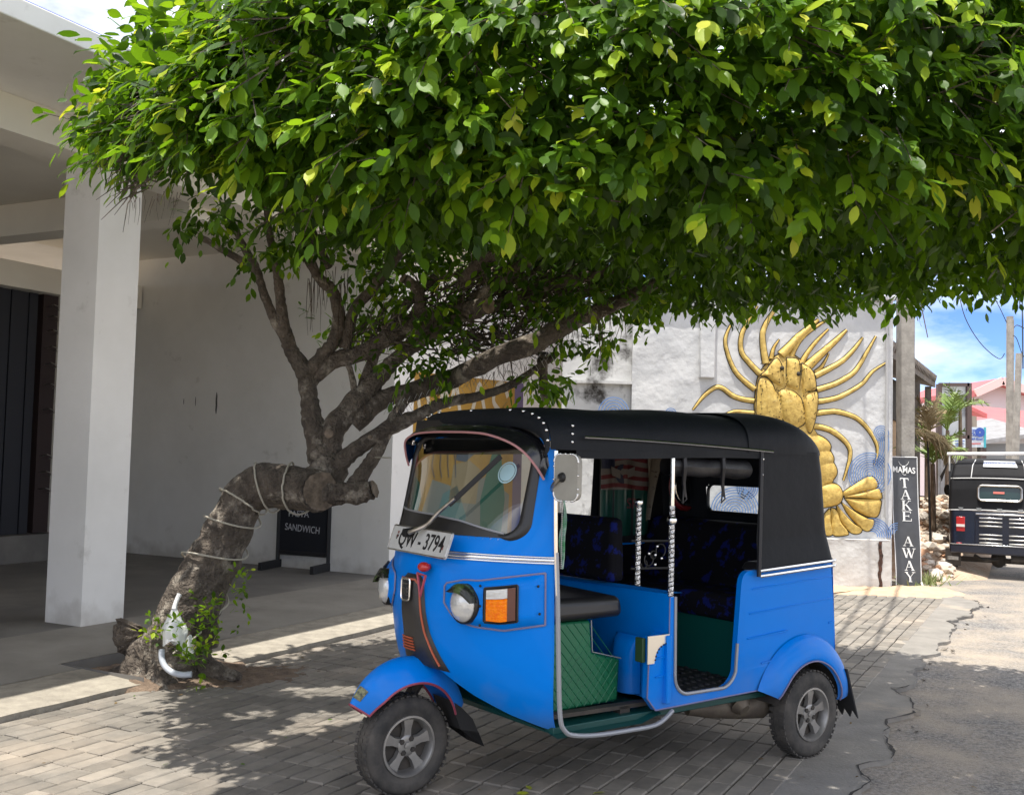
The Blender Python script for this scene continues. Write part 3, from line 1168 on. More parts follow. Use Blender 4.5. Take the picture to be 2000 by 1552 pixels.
wave('painted_wave', 1085, 1050, range(14, 125, 13), 0, 6.283, 5.5, 'large blue spiral painted above the lobster tail')
wave('painted_wave', 1150, 822, range(8, 52, 11), 0, 6.283, 5, 'small blue spiral painted below the outermost lobster leg')
wave('painted_wave', 1010, 880, range(135, 186, 12), -.25, .85, 5, 'blue painted strands joining the two spirals')
wave('painted_wave', 1100, 1400, range(30, 110, 12), -1.9, .1, 5.5, 'blue painted arcs under the lobster tail fan')
wave('painted_wave', 1240, 1375, range(0 + 14, 60, 12), -3.6, -1.5, 5, 'blue painted arcs in the lower corner by the sign')
wave('painted_wave', -350, 705, range(20, 92, 16), 0, 6.283, 6, 'blue painted rings left of the lobster, low on the wall')
wave('painted_wave', -30, 712, range(8, 40, 11), 0, 6.283, 5, 'small blue painted rings near the reaching leg')
wave('painted_wave', 330, 1260, range(14, 140, 15), 0, 6.283, 6, 'blue painted rings seen through the rickshaw rear window')
wave('painted_wave', 400, 1130, range(10, 60, 12), 0, 6.283, 6, 'blue painted curl seen at the top of the rickshaw rear window')

# ---------------------------------------------------------------- take-away banner
sg = empty('banner_sign', (5.0, 13.1, -.02), 0, 'tall black banner reading MAMAS TAKE AWAY against the grey pole', 'sign')
bl, br = Vector((4.80, 13.06, .02)), Vector((5.13, 13.10, .005))
tl, tr = Vector((4.80, 13.25, 1.60)), Vector((5.135, 13.29, 1.60))
def bpt(a, b, o=0.0):
    p = bl.lerp(br, a).lerp(tl.lerp(tr, a), b)
    nr_ = (br - bl).cross(tl - bl).normalized()
    wob = .008 * math.sin(a * 5 + b * 9) + .010 * mnoise.noise(Vector((a * 2, b * 6, 3)))
    return p + nr_ * (wob + o)
M_ban = mat('black_banner_vinyl', (.045, .046, .05), .42, col2=(.06, .062, .066), vscale=5, bump=.12, bscale=9, bdist=.02)
m = MB()
m.grid(lambda a, b: bpt(a, b), 8, 40)
m.grid(lambda a, b: bpt(a, b, -.012), 8, 40)
m.build('banner_cloth', M_ban, sg, rel=True, smooth='all')
m = MB()
for a in (0, 1):
    m.tube([bpt(a, b / 20, .001) for b in range(21)], .006, 5)
m.tube([bpt(a / 8, 1, .001) for a in range(9)], .006, 5)
m.build('banner_frame', mat('white_frame', (.7, .7, .7), .5), sg, rel=True)
m = MB()
m.tube([bpt(1, .03, .002), bpt(1.03, -.01, .03), bpt(1.12, -.045, .06), bpt(1.2, -.06, .08)], .013, 6)
m.build('banner_tie', mat('white_tie', (.75, .74, .7), .7), sg, rel=True, smooth=True)
SER = {'T': [((.08, 1), (.92, 1), .10), ((.5, 0), (.5, 1), .2), ((.3, 0), (.7, 0), .07), ((.08, .78), (.08, 1), .06), ((.92, .78), (.92, 1), .06)],
       'A': [((.14, 0), (.5, 1), .07), ((.5, 1), (.86, 0), .19), ((.26, .34), (.74, .34), .06), ((0, 0), (.3, 0), .06), ((.66, 0), (1.02, 0), .06)],
       'K': [((.22, 0), (.22, 1), .19), ((.3, .45), (.82, 1), .07), ((.45, .58), (.88, 0), .18), ((.05, 0), (.4, 0), .06), ((.05, 1), (.4, 1), .06), ((.66, 1), (.98, 1), .06), ((.7, 0), (1.04, 0), .06)],
       'E': [((.24, 0), (.24, 1), .19), ((.08, 1), (.88, 1), .07), ((.08, 0), (.92, 0), .07), ((.24, .52), (.68, .52), .07), ((.86, .8), (.86, 1), .06), ((.9, 0), (.9, .24), .06), ((.68, .4), (.68, .64), .05)],
       'W': [((.06, 1), (.32, 0), .16), ((.32, 0), (.52, .9), .06), ((.48, 1), (.74, 0), .16), ((.74, 0), (.98, 1), .06), ((-.06, 1), (.24, 1), .06), ((.36, 1), (.62, 1), .06), ((.84, 1), (1.1, 1), .06)],
       'Y': [((.1, 1), (.5, .45), .18), ((.9, 1), (.5, .45), .07), ((.5, 0), (.5, .48), .19), ((-.04, 1), (.32, 1), .06), ((.7, 1), (1.04, 1), .06), ((.32, 0), (.7, 0), .06)]}


def serif(ch, pt, w, h, c0, b0, parent):
    m_ = MB()
    for (x0, y0), (x1, y1), t in SER[ch]:
        hor = abs(x1 - x0) > abs(y1 - y0) * 1.6
        tw = t / 2
        if hor:
            q = [(x0, y0 - tw), (x1, y1 - tw), (x1, y1 + tw), (x0, y0 + tw)]
        else:
            q = [(x0 - tw, y0), (x0 + tw, y0), (x1 + tw, y1), (x1 - tw, y1)]
        P = [pt(c0 + (a - .5) * w, b0 + (b - .5) * h, .005) for a, b in q]
        m_.add(P, [(0, 1, 2, 3)])
    return m_.build('letter', WHITE_INK, parent, rel=True)


for ch, b0, c0 in (('T', .795, .47), ('A', .705, .49), ('K', .62, .51), ('E', .535, .51), ('A', .342, .53), ('W', .25, .54), ('A', .155, .55), ('Y', .068, .56)):
    serif(ch, bpt, .40 if ch != 'W' else .46, .072, c0, b0, sg)
c = bpt(.47, .895, .016)
text('banner_logo_text', 'MAMAS', .105, frame_m(c - sg.location, br - bl, tl - bl), WHITE_INK, sg, sx=.86, bold=.002)
m = MB()
for sgn in (-1, 1):
    m.tube([bpt(.48, .905, .006), bpt(.48 + sgn * .06, .93, .006), bpt(.48 + sgn * .16, .945, .006), bpt(.48 + sgn * .2, .965, .006)], .003, 4)
    m.tube([bpt(.48, .915, .006), bpt(.48 + sgn * .05, .925, .006)], .004, 4)
m.tube([bpt(.40, .868, .010), bpt(.47, .858, .010), bpt(.56, .862, .010)], .003, 4)
m.sphere(bpt(.48, .922, .004), (.022, .006, .016), 8, 6)
m.build('banner_logo_mark', WHITE_INK, sg, rel=True)

# ---------------------------------------------------------------- chalkboard in the carport
bc = Vector((-2.42, 12.46, .102))
cb = empty('chalkboard_stand', bc, 0, 'black standing chalkboard with PASTA and SANDWICH in chalk behind the trunk', 'sign')
M_cb = mat('black_board', (.010, .012, .018), .55)
M_cbf = mat('black_wood_frame', (.016, .016, .018), .6, bump=.2, bscale=40)
# board spans pixels 537..647; its two feet run out along the facade direction
d_b = Vector((.917, -.40, 0))
n_b = Vector((-.40, -.917, 0))
cbc = bc + Vector((0, 0, 0))
def cpt(a, z, o=0):
    return cbc + d_b * a + n_b * o + Vector((0, 0, z))
m = MB()
m.hexa([cpt(-.33, .20, -.01), cpt(.33, .20, -.01), cpt(.33, .20, .01), cpt(-.33, .20, .01)], [cpt(-.33, 1.06, -.01), cpt(.33, 1.06, -.01), cpt(.33, 1.06, .01), cpt(-.33, 1.06, .01)])
m.build('board', M_cb, cb, rel=True)
for a in (-.355, .355):
    m = MB()
    m.bar(cpt(a, .06), cpt(a, 1.12), .05, .04)
    m.build('post', M_cbf, cb, rel=True, bevel=.004)
for z in (.18, 1.09):
    m = MB()
    m.bar(cpt(-.33, z), cpt(.33, z), .04, .05)
    m.build('rail', M_cbf, cb, rel=True, bevel=.004)
fd = Vector((.27, .963, 0))
for a in (-.355, .355):
    m = MB()
    m.bar(cpt(a, .045) - fd * .42, cpt(a, .045) + fd * .42, .05, .09)
    m.build('foot', M_cbf, cb, rel=True, bevel=.005)
M_chalk = mat('chalk', (.62, .63, .66), .95, col2=(.34, .35, .38), vscale=40)
text('chalk_word', 'PASTA', .105, frame_m(cpt(-.07, .64, .013) - bc, d_b, (0, 0, 1)), M_chalk, cb, sx=.95)
text('chalk_word', 'SANDWICH', .115, frame_m(cpt(-.01, .47, .013) - bc, d_b - Vector((0, 0, .06)), (0, 0, 1)), M_chalk, cb, sx=.80)
# ================================================================ street beyond the wall
M_pole = mat('weathered_concrete_pole', (.34, .32, .285), .9, col2=(.22, .205, .185), vscale=6, bump=.4, bscale=30, world=True)
def pole(name, a, b, r0, r1, label, M_=M_pole, n=8, group=None, square=True):
    m_ = MB()
    a, b = Vector(a), Vector(b)
    if square:
        m_.bar(a, b, r0 * 2, r0 * 2, up=(0, 1, 0))
    else:
        m_.tube([a, a.lerp(b, .5), b], [r0, (r0 + r1) / 2, r1], n)
    o_ = m_.build(name, M_, smooth=True, bevel=.012 if square else 0)
    return tag(o_, label, 'pole', group)


pb = at(1768, 1120, 13.5)
pole('utility_pole', (pb.x, 13.5, -.05), (pb.x - .03, 13.5, 8.2), .092, .08, 'square grey concrete pole rising behind the take-away banner')
# pair of poles down the street
p0 = at(1971, 900, 24)
up = empty('street_poles', (p0.x, 24, 0))
bpy.data.objects.remove(up)
pole('utility_pole', (p0.x, 24, 0), (p0.x + .02, 24, at(1975, 618, 24).z), .085, .08, 'taller thin round pole of the pair down the street', square=False)
pole('utility_pole', (p0.x - .12, 23.7, 0), (p0.x - .10, 23.7, at(1964, 628, 24).z), .075, .07, 'shorter thin pole touching the taller one down the street', square=False)
p1_ = at(1978, 900, 23)
q1_ = at(1990, 690, 23)
pole('utility_pole', (p1_.x, 23, 0), (q1_.x, 23, q1_.z), .085, .07, 'leaning weathered pole at the right edge down the street', square=False)
M_wire = mat('cable', (.02, .02, .022), .6)
def wire(pts, r_, label):
    m_ = MB()
    m_.tube([Vector(p) for p in catmull(pts, 6)], r_, 5)
    return tag(m_.build('cable', M_wire), label, 'cable', 'overhead cables')
wire([at(1870, 560, 24), at(1885, 620, 24), at(1915, 670, 24), at(1950, 700, 24), at(1962, 690, 24)], .010, 'black cable sagging from the foliage to the paired poles')
wire([at(1935, 570, 24), at(1952, 600, 24), at(1966, 630, 24)], .009, 'short black cable running up from the top of the paired poles')
wire([at(1996, 560, 20), at(1997, 640, 20), at(1998, 720, 20)], .012, 'vertical cable at the right edge of the sky')
wire([at(1980, 640, 23.5), at(1986, 635, 23.5), at(1998, 640, 23.5), at(2012, 650, 23.5)], .010, 'looped cable end curling off the paired poles')
wire([at(1979, 655, 23.5), at(1986, 662, 23.5), at(1996, 690, 23.5), at(2004, 700, 23.5)], .009, 'lower looped cable hanging beside the paired poles')
# two cables over the road whose shadows cross the paving
for k, (off, z) in enumerate(((0, 6.0), (-.34, 6.6))):
    a = Vector((4.88 + off, 12.83, z)) - Vector((.6 * .268 * z * -1, .8 * .268 * z * -1, 0)) * -1
    a = Vector((4.75 + off, 12.83, 0)) + SUN_DIR * (z / SUN_DIR.z)
    d_ = Vector((-1.757, -4.186, 0)).normalized()
    wire([a - d_ * 30 + Vector((0, 0, .3)), a, a + d_ * 8, a + d_ * 22 + Vector((0, 0, .2))], .018, ('cable strung over the road edge above the banner', 'second cable strung beside the first above the road edge')[k])

# tan building with a dark eave behind the pole
tb = empty('tan_building', (6.5, 17, 0), 0, 'tan plastered house with a dark overhanging tiled eave behind the pole', 'building')
T0 = Vector((4.95, 13.9, 0))
TV = V
def tp(s, v, z):
    return T0 + U * s + TV * v + Vector((0, 0, z))
M_tan = mat('tan_plaster', (.50, .33, .18), .85, col2=(.42, .28, .16), vscale=1.5, world=True)
M_eave = mat('old_roof_tiles', (.16, .13, .11), .9, col2=(.09, .08, .07), vscale=6, bump=.6, bscale=20, world=True)
m = MB()
m.hexa([tp(0, .5, 0), tp(6.6, .5, 0), tp(6.6, 4, 0), tp(0, 4, 0)], [tp(0, .5, 2.75), tp(6.6, .5, 2.6), tp(6.6, 4, 2.6), tp(0, 4, 2.75)])
m.build('wall', M_tan, tb, rel=True)
m = MB()
m.hexa([tp(-.3, 0, 2.98), tp(6.8, 0, 2.98), tp(6.8, 4, 4.0), tp(-.3, 4, 4.0)], [tp(-.3, 0, 3.12), tp(6.8, 0, 3.10), tp(6.8, 4, 4.15), tp(-.3, 4, 4.15)])
rf = m.build('roof', M_eave, tb, rel=True)
m = MB()
for i in range(34):
    s = -.3 + 7.1 * i / 34
    m.tube([tp(s, -.03, 3.13), tp(s, 1.2, 3.46)], .075, 6)
o = m.build('roof_tiles', M_eave, rf, rel=True, smooth=True)
for s in (.6, 2.6, 4.6, 6.5):
    m = MB()
    m.bar(tp(s, .1, 0), tp(s, .1, 2.98), .09, .09)
    m.build('post', M_eave, tb, rel=True)
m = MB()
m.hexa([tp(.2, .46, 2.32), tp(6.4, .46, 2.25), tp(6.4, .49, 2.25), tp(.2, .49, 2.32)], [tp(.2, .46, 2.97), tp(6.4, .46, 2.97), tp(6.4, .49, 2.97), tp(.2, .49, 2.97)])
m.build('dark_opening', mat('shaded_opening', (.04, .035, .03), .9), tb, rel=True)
# grey corrugated fence
M_corr = mat('grey_corrugated_sheet', (.34, .34, .35), .5, .4, col2=(.24, .23, .22), vscale=5)
fn_ = empty('corrugated_fence', tp(7.2, -.2, 0), 0, 'grey corrugated metal fence beside the rubble heap', 'fence')
for k in range(5):
    m = MB()
    s0 = 4.6 + k * .8
    m.grid(lambda a, b: tp(s0 + .79 * a, -.25 + .02 * math.sin(a * 50), .05 + 1.65 * b), 32, 1)
    m.build('sheet', M_corr, fn_, rel=True, smooth='all')

# framed white board
def px_quad(m_, x0, x1, y0, y1, Y, t=.04):
    a, b, c_, d_ = at(x0, y1, Y), at(x1, y1, Y), at(x1, y0, Y), at(x0, y0, Y)
    o_ = Vector((0, t, 0))
    return m_.hexa([a, b, b + o_, a + o_], [d_, c_, c_ + o_, d_ + o_])
bb = empty('billboard_frame', at(1862, 905, 21), 0, 'large pale hoarding in a brown frame above the palms', 'billboard')
bb.location.z = 0
M_bbf = mat('brown_steel_frame', (.09, .06, .055), .6)
m = MB()
px_quad(m, 1834, 1891, 752, 852, 21)
m.build('panel', mat('pale_hoarding', (.50, .53, .56), .6, col2=(.42, .45, .48), vscale=1.2, world=True), bb, rel=True)
for (xa, ya, xb, yb) in ((1834, 750, 1834, 905), (1892, 748, 1892, 905)):
    m = MB()
    a = at(xa, ya, 20.93)
    m.bar(a, (a.x, 20.93, 0), .09, .09)
    m.build('post', M_bbf, bb, rel=True)
for ya in (751, 853):
    m = MB()
    m.bar(at(1834, ya, 20.92), at(1892, ya, 20.92), .07, .07)
    m.build('rail', M_bbf, bb, rel=True)
# blue-white shop boards
M_sgn = mat('white_sign_face', (.62, .70, .76), .5)
M_sbl = mat('blue_sign_ink', (.03, .08, .36), .5)
M_srd = mat('red_sign_ink', (.5, .05, .04), .5)
ss = empty('shop_sign', at(1909, 905, 26), 0, 'white board with blue writing EEP NTRE and a teal edge', 'sign')
ss.location.z = 0
m = MB()
px_quad(m, 1890, 1925, 834, 873, 26)
m.build('face', M_sgn, ss, rel=True)
m = MB()
px_quad(m, 1922, 1926, 834, 874, 25.98, .03)
m.build('edge', mat('teal_edge', (.05, .35, .42), .5), ss, rel=True)
m = MB()
a = at(1893, 880, 26.1)
m.bar((a.x, 26.1, 0), (a.x, 26.1, a.z + .1), .1)
a = at(1921, 880, 26.1)
m.bar((a.x, 26.1, 0), (a.x, 26.1, a.z + .1), .1)
m.build('legs', M_bbf, ss, rel=True)
for body, x, y, sz in (('EEP', 1898, 842, .13), ('NTRE', 1899, 849, .10), ('Beach Road', 1905, 857, .075)):
    c = at(x, y, 25.97)
    text('sign_text', body, sz, frame_m(c - ss.location, (1, 0, 0), (0, 0, 1)), M_sbl, ss, ext=.003, bold=.003)
m = MB()
px_quad(m, 1898, 1916, 865, 867, 25.97, .01)
m.build('underline', M_srd, ss, rel=True)
m = MB()
c = at(1914, 844, 25.97)
m.lathe([(.02, 0), (.12, 0)], c, 'Y', 14)
m.build('emblem', M_sbl, ss, rel=True)
s2 = empty('shop_sign', at(1876, 905, 25), 0, 'small white board with rows of writing below the hoarding', 'sign')
s2.location.z = 0
m = MB()
px_quad(m, 1862, 1889, 856, 874, 25)
m.build('face', M_sgn, s2, rel=True)
for k, yy in enumerate((860, 865, 869)):
    m = MB()
    px_quad(m, 1866, 1884 - 2 * k, yy, yy + 1.6, 24.98, .01)
    m.build('text_line', M_sbl, s2, rel=True)
m = MB()
for x in (1866, 1885):
    a = at(x, 880, 25.1)
    m.bar((a.x, 25.1, 0), (a.x, 25.1, a.z + .1), .1)
m.build('legs', M_bbf, s2, rel=True)

# pink gabled house with red roof
ph = empty('pink_house', at(1960, 905, 46), 0, 'pale pink gabled house with a red roof down the street', 'house')
ph.location.z = 0
M_pink = mat('pale_pink_paint', (.60, .52, .55), .8)
M_red = mat('red_roof_sheet', (.52, .12, .12), .6, col2=(.45, .10, .11), vscale=2, world=True)
Yh = 46
ga = [at(1893, 776, Yh), at(1946, 752, Yh), at(2030, 785, Yh)]
m = MB()
P = [Vector((ga[0].x, Yh, 0)), Vector((ga[2].x, Yh, 0)), ga[2], ga[1], ga[0]]
m.add(P + [p + Vector((0, 8, 0)) for p in P], [(0, 1, 2, 3, 4), (9, 8, 7, 6, 5), (0, 5, 6, 1), (1, 6, 7, 2), (4, 9, 5, 0)])
m.build('wall', M_pink, ph, rel=True)
m = MB()
for a, b in ((ga[0], ga[1]), (ga[1], ga[2])):
    dz = Vector((0, 0, .28))
    o_ = Vector((0, -.6, 0))
    m.hexa([a + o_, b + o_, b + Vector((0, 8, 0)), a + Vector((0, 8, 0))], [a + o_ + dz, b + o_ + dz, b + Vector((0, 8, 0)) + dz, a + Vector((0, 8, 0)) + dz])
m.build('roof', M_red, ph, rel=True)
m = MB()
for a, b in ((ga[0], ga[1]), (ga[1], ga[2])):
    m.bar(a + Vector((0, -.62, .15)), b + Vector((0, -.62, .15)), .1, .34)
m.build('bargeboard', mat('pink_bargeboard', (.72, .48, .46), .7), ph, rel=True)
lr = empty('red_roofed_shed', at(1945, 905, 38), 0, 'low shed with a bright red sloping roof before the pink house', 'house')
lr.location.z = 0
m = MB()
a, b, c_, d_ = at(1896, 846, 36), at(2040, 853, 36), at(2040, 812, 41), at(1893, 797, 41)
dz = Vector((0, 0, .12))
m.hexa([a, b, c_, d_], [a + dz, b + dz, c_ + dz, d_ + dz])
m.build('roof', M_red, lr, rel=True)
m = MB()
px_quad(m, 1900, 2040, 850, 905, 36.3, 4)
m.build('wall', mat('shed_wall', (.36, .35, .33), .85), lr, rel=True)
kb = empty('kiosk', at(1903, 905, 30), 0, 'small brown kiosk with a tiled lean-to roof beside the hoarding', 'hut')
kb.location.z = 0
m = MB()
px_quad(m, 1893, 1908, 808, 905, 30, 2)
m.build('wall', mat('kiosk_wall', (.26, .23, .19), .85), kb, rel=True)
m = MB()
a, b = at(1890, 797, 30), at(1928, 808, 29)
m.hexa([a + Vector((0, -.4, -.1)), b + Vector((0, 0, -.12)), b + Vector((0, 2, .1)), a + Vector((0, 2, .4))], [a + Vector((0, -.4, .0)), b, b + Vector((0, 2, .22)), a + Vector((0, 2, .5))])
m.build('roof', M_red, kb, rel=True)
gs = empty('grey_shed', at(1950, 905, 32), 0, 'low grey tin-roofed shed behind the paired poles', 'hut')
gs.location.z = 0
m = MB()
a, b = at(1915, 868, 30), at(2030, 852, 30)
m.hexa([a, b, b + Vector((0, 3, .5)), a + Vector((0, 3, .5))], [a + dz, b + dz, b + Vector((0, 3, .62)), a + Vector((0, 3, .62))])
m.build('roof', M_corr, gs, rel=True)
m = MB()
px_quad(m, 1918, 2030, 866, 905, 30.4, 2)
m.build('wall', mat('shed_grey', (.22, .23, .24), .85), gs, rel=True)

# palms
M_palm = mat('palm_leaflet', (.12, .20, .035), .5, col2=(.20, .28, .06), vscale=3)
M_palmdry = mat('dry_palm_leaflet', (.30, .24, .13), .8, col2=(.22, .17, .10), vscale=3)
M_ptrunk = mat('palm_stem', (.13, .09, .07), .8, col2=(.20, .15, .10), vscale=8)
def frond(m_, base, az, el, L, droop, w=.22, n=18):
    P = []
    d = Vector((math.cos(az) * math.cos(el), math.sin(az) * math.cos(el), math.sin(el)))
    p = Vector(base)
    for i in range(n + 1):
        P.append(p.copy())
        p = p + d * (L / n)
        d = (d + Vector((0, 0, -droop / n))).normalized()
    m_.tube(P, [.012 * (1 - .8 * i / n) + .002 for i in range(n + 1)], 4)
    for i in range(3, n + 1):
        t = (P[i] - P[i - 1]).normalized()
        side = t.cross(Vector((0, 0, 1)))
        side = side.normalized() if side.length > .01 else Vector((1, 0, 0))
        k = math.sin(math.pi * (.15 + .85 * i / n)) * .8 + .2
        for sg_ in (-1, 1):
            tip = P[i] + side * sg_ * w * k + t * w * .9 * k + Vector((0, 0, random.uniform(-.10, .04)))
            q = t * .018
            m_.add([P[i] - q, P[i] + q, tip], [(0, 1, 2)])
def palm(px, py, Y, h_top, nf, L, label, dry=0, dr=1.1, lean=0):
    b = at(px, py, Y)
    b.z = 0
    t_ = empty('palm_tree', b, 0, label, 'palm', 'young palms by the rubble heap')
    top = Vector((b.x + lean, Y, h_top))
    m_ = MB()
    m_.tube([b, b.lerp(top, .5), top], [.06, .045, .03], 7)
    m_.build('trunk', M_ptrunk, t_, rel=True, smooth=True)
    m_ = MB()
    for i in range(nf):
        frond(m_, top, 2 * math.pi * i / nf + random.uniform(-.3, .3), R(random.uniform(35, 80)), L * random.uniform(.75, 1.1), dr)
    m_.build('crown', M_palm if not dry else M_palmdry, t_, rel=True)
    return t_
palm(1850, 1000, 18, at(1850, 840, 18).z, 9, .75, 'young palm with upright green fronds before the hoarding', 0, .9)
palm(1812, 1010, 17, at(1806, 850, 17).z, 8, .62, 'short palm with brownish fronds beside the grey pole', 1, .8)
palm(1878, 1000, 19.5, at(1872, 800, 19.5).z, 6, .55, 'slender palm with a leaning stem and drooping fronds', 0, 1.3, -.03)
palm(1822, 1005, 15.8, at(1822, 905, 15.8).z, 8, .7, 'low bushy palm below the dry thatch', 0, 1.5)
# dry thatch roof edge
th = MB()
for i in range(220):
    a = random.random()
    p = at(1788 + 58 * a + random.uniform(-2, 2), 838 + 20 * a ** 2 + random.uniform(-3, 8), 15.6 + random.uniform(-.3, .3))
    q = p + Vector((random.uniform(.02, .22), random.uniform(-.05, .05), -random.uniform(.08, .35) * (.35 + a)))
    th.bar(p, q, .014, .006)
tag(th.build('thatch_awning', M_palmdry), 'ragged grey dry-frond awning beside the pole', 'awning')
m = MB()
a = at(1815, 1005, 15.4)
m.tube([at(1812, 855, 15.4), (a.x + .02, 15.4, .2)], .016, 6)
tag(m.build('awning_post', BLACK), 'thin black post standing in the rubble under the dry awning', 'post')
m = MB()
px_quad(m, 1788, 1797, 850, 1000, 16.6, .12)
tag(m.build('gate_post', mat('old_timber', (.08, .07, .06), .9)), 'dark timber post close behind the banner', 'post')

# rubble heap
rb = empty('rubble_heap', (6.5, 16.3, 0), 0, 'heap of broken brick and stone beside the banner', 'rubble')
M_stone = [mat('pale_rubble', (.52, .44, .35), .92, bump=.5, bscale=20), mat('brick_rubble', (.44, .25, .15), .92, bump=.5, bscale=20), mat('sand_rubble', (.58, .52, .45), .92, bump=.5, bscale=20)]
def heap_z(s, t):
    return -.09 + 1.05 * math.exp(-((s - 3.9) / 2.1) ** 2) * math.exp(-((t + .25) / .72) ** 2) + .05 * mnoise.noise(Vector((s * 2, t * 2, 0)))
H0 = Vector((5.45, 13.6, 0))
m = MB()
m.grid(lambda a, b: (lambda s, t: H0 + U * s - V * t + Vector((0, 0, heap_z(s, t))))(-.2 + 9 * a, -1.4 + 2.0 * b), 50, 20)
m.build('mound', mat('rubble_dirt', (.44, .29, .19), .95, col2=(.50, .40, .30), vscale=3, bump=1, bscale=14, bdist=.06, world=True), rb, rel=True, smooth='all')
rk = [MB().rock((0, 0, 0), 1, seed=i, sub=1) for i in range(8)]
rkm = [[r_.mesh('stone', M_) for r_ in rk] for M_ in M_stone]
rr = random.Random(3)
ns = 0
while ns < 230:
    s, t = rr.uniform(.1, 6.5), rr.uniform(-1.2, .5)
    z = heap_z(s, t)
    if z < .02 and rr.random() < .75:
        continue
    p = H0 + U * s - V * t + Vector((0, 0, z))
    px, py, dz_ = project(p)
    if px > 1862 or px < 1785:
        continue
    o = link('stone', rr.choice(rr.choices(rkm, (5, 3, 4))[0]), None, rb)
    k = rr.uniform(.04, .12)
    o.location = p - rb.location + Vector((0, 0, k * .3))
    o.scale = (k, k, k * .8)
    o.rotation_euler = (rr.uniform(-.5, .5), rr.uniform(-.5, .5), rr.uniform(0, 6.3))
    ns += 1
# weeds
gw = MB()
for i in range(420):
    p = H0 + U * rr.gauss(-.05, .38) + V * rr.gauss(.12, .14)
    hgt = rr.uniform(.04, .15)
    q = p + Vector((rr.gauss(0, .06), rr.gauss(0, .06), hgt))
    w = Vector((rr.uniform(-.008, .008), rr.uniform(-.004, .004), 0)) + Vector((.005, 0, 0))
    gw.add([p - w, p + w, q], [(0, 1, 2)])
tag(gw.build('weeds', mat('weed_green', (.12, .17, .04), .7, col2=(.22, .22, .08), vscale=9), fix=False), 'tuft of green weeds at the foot of the rubble by the banner', 'grass', kind='stuff')
# ================================================================ the leaning fig tree
TREE0 = at(330, 1320, 6.95)
TREE0.z = 0
tree = empty('fig_tree', TREE0, 0, 'leaning fig tree with roped trunk and wide clipped crown over the rickshaw', 'tree')
M_bark = mat('fig_bark', (.155, .127, .100), .92, col2=(.065, .052, .041), vscale=11, vdetail=10, bump=1, bscale=42, bdist=.045, world=True, col3=(.34, .30, .245), v3scale=7, v3lo=.54, v3hi=.66)
M_cut = mat('sawn_wood', (.25, .195, .145), .9, col2=(.09, .07, .05), vscale=16, bump=.7, bscale=60, bdist=.01, world=True)


def limb(name, nodes, n=12, k=7, amp=.10, cut=False, parent=None, M_=None, thin=1.0):
    """nodes: (px, py, depth, radius in px)"""
    Q = catmull(nodes, k)
    pts = [at(q[0], q[1], q[2]) for q in Q]
    rad = [max(.004, q[3] * thin * q[2] / F_PX) for q in Q]
    mb = MB()
    mb.tube(pts, rad, n)
    out = []
    for i, p in enumerate(mb.v):
        ring = i // n
        if ring < len(pts):
            c_ = pts[ring]
            d = Vector(p) - c_
            ang = 2 * math.pi * (i % n) / n
            e = 1 + amp * 1.9 * mnoise.noise(Vector(p) * (1.1 / max(rad[ring], .02) * .35)) + amp * .9 * mnoise.noise(Vector(p) * 19) + amp * .9 * (abs(mnoise.noise(Vector((math.cos(ang) * 3.2, math.sin(ang) * 3.2, ring * .06)))) - .25)
            out.append(tuple(c_ + d * e))
        else:
            out.append(p)
    mb.v = out
    o_ = mb.build(name, M_ or M_bark, parent or tree, rel=True, smooth=True, angle=70)
    if cut:
        c_ = pts[-1]
        t = (pts[-1] - pts[-3]).normalized()
        mm = MB()
        u_ = t.orthogonal().normalized()
        w_ = t.cross(u_)
        r_ = rad[-1] * 1.0
        vv_ = [c_ + t * .012]
        for i in range(16):
            a = 2 * math.pi * i / 16
            vv_.append(c_ + t * (.010 + .008 * random.random()) + (u_ * math.cos(a) + w_ * math.sin(a)) * r_ * random.uniform(.9, 1.02))
        mm.add(vv_, [(0, 1 + i, 1 + (i + 1) % 16) for i in range(16)])
        mm.build('cut_face', M_cut, o_, rel=True)
    return o_, pts, rad


trunk, TP, TR = limb('trunk', [(325, 1345, 6.95, 88), (335, 1300, 6.95, 76), (348, 1245, 6.95, 66), (372, 1185, 6.96, 61), (405, 1115, 6.98, 56), (438, 1050, 7.0, 51), (462, 1002, 7.0, 48), (486, 964, 7.0, 47), (528, 950, 6.98, 47), (578, 954, 6.95, 46), (612, 957, 6.88, 45), (624, 958, 6.82, 42)], n=44, k=12, amp=.085, cut=True, thin=.93)
for nd in ([(300, 1270, 6.95, 34), (262, 1262, 7.0, 26), (250, 1235, 7.0, 30), (258, 1215, 7.02, 24)], [(290, 1290, 6.95, 40), (255, 1310, 6.92, 26), (215, 1318, 6.95, 10)], [(380, 1290, 6.95, 36), (425, 1312, 6.9, 18), (470, 1322, 6.85, 7)], [(330, 1300, 6.9, 40), (320, 1340, 6.72, 26), (312, 1362, 6.6, 10)],
           [(350, 1180, 6.86, 26), (335, 1215, 6.84, 22), (318, 1260, 6.85, 16)], [(395, 1165, 6.86, 24), (405, 1205, 6.84, 20), (410, 1265, 6.84, 14)]):
    limb('root', nd, n=10, amp=.18)
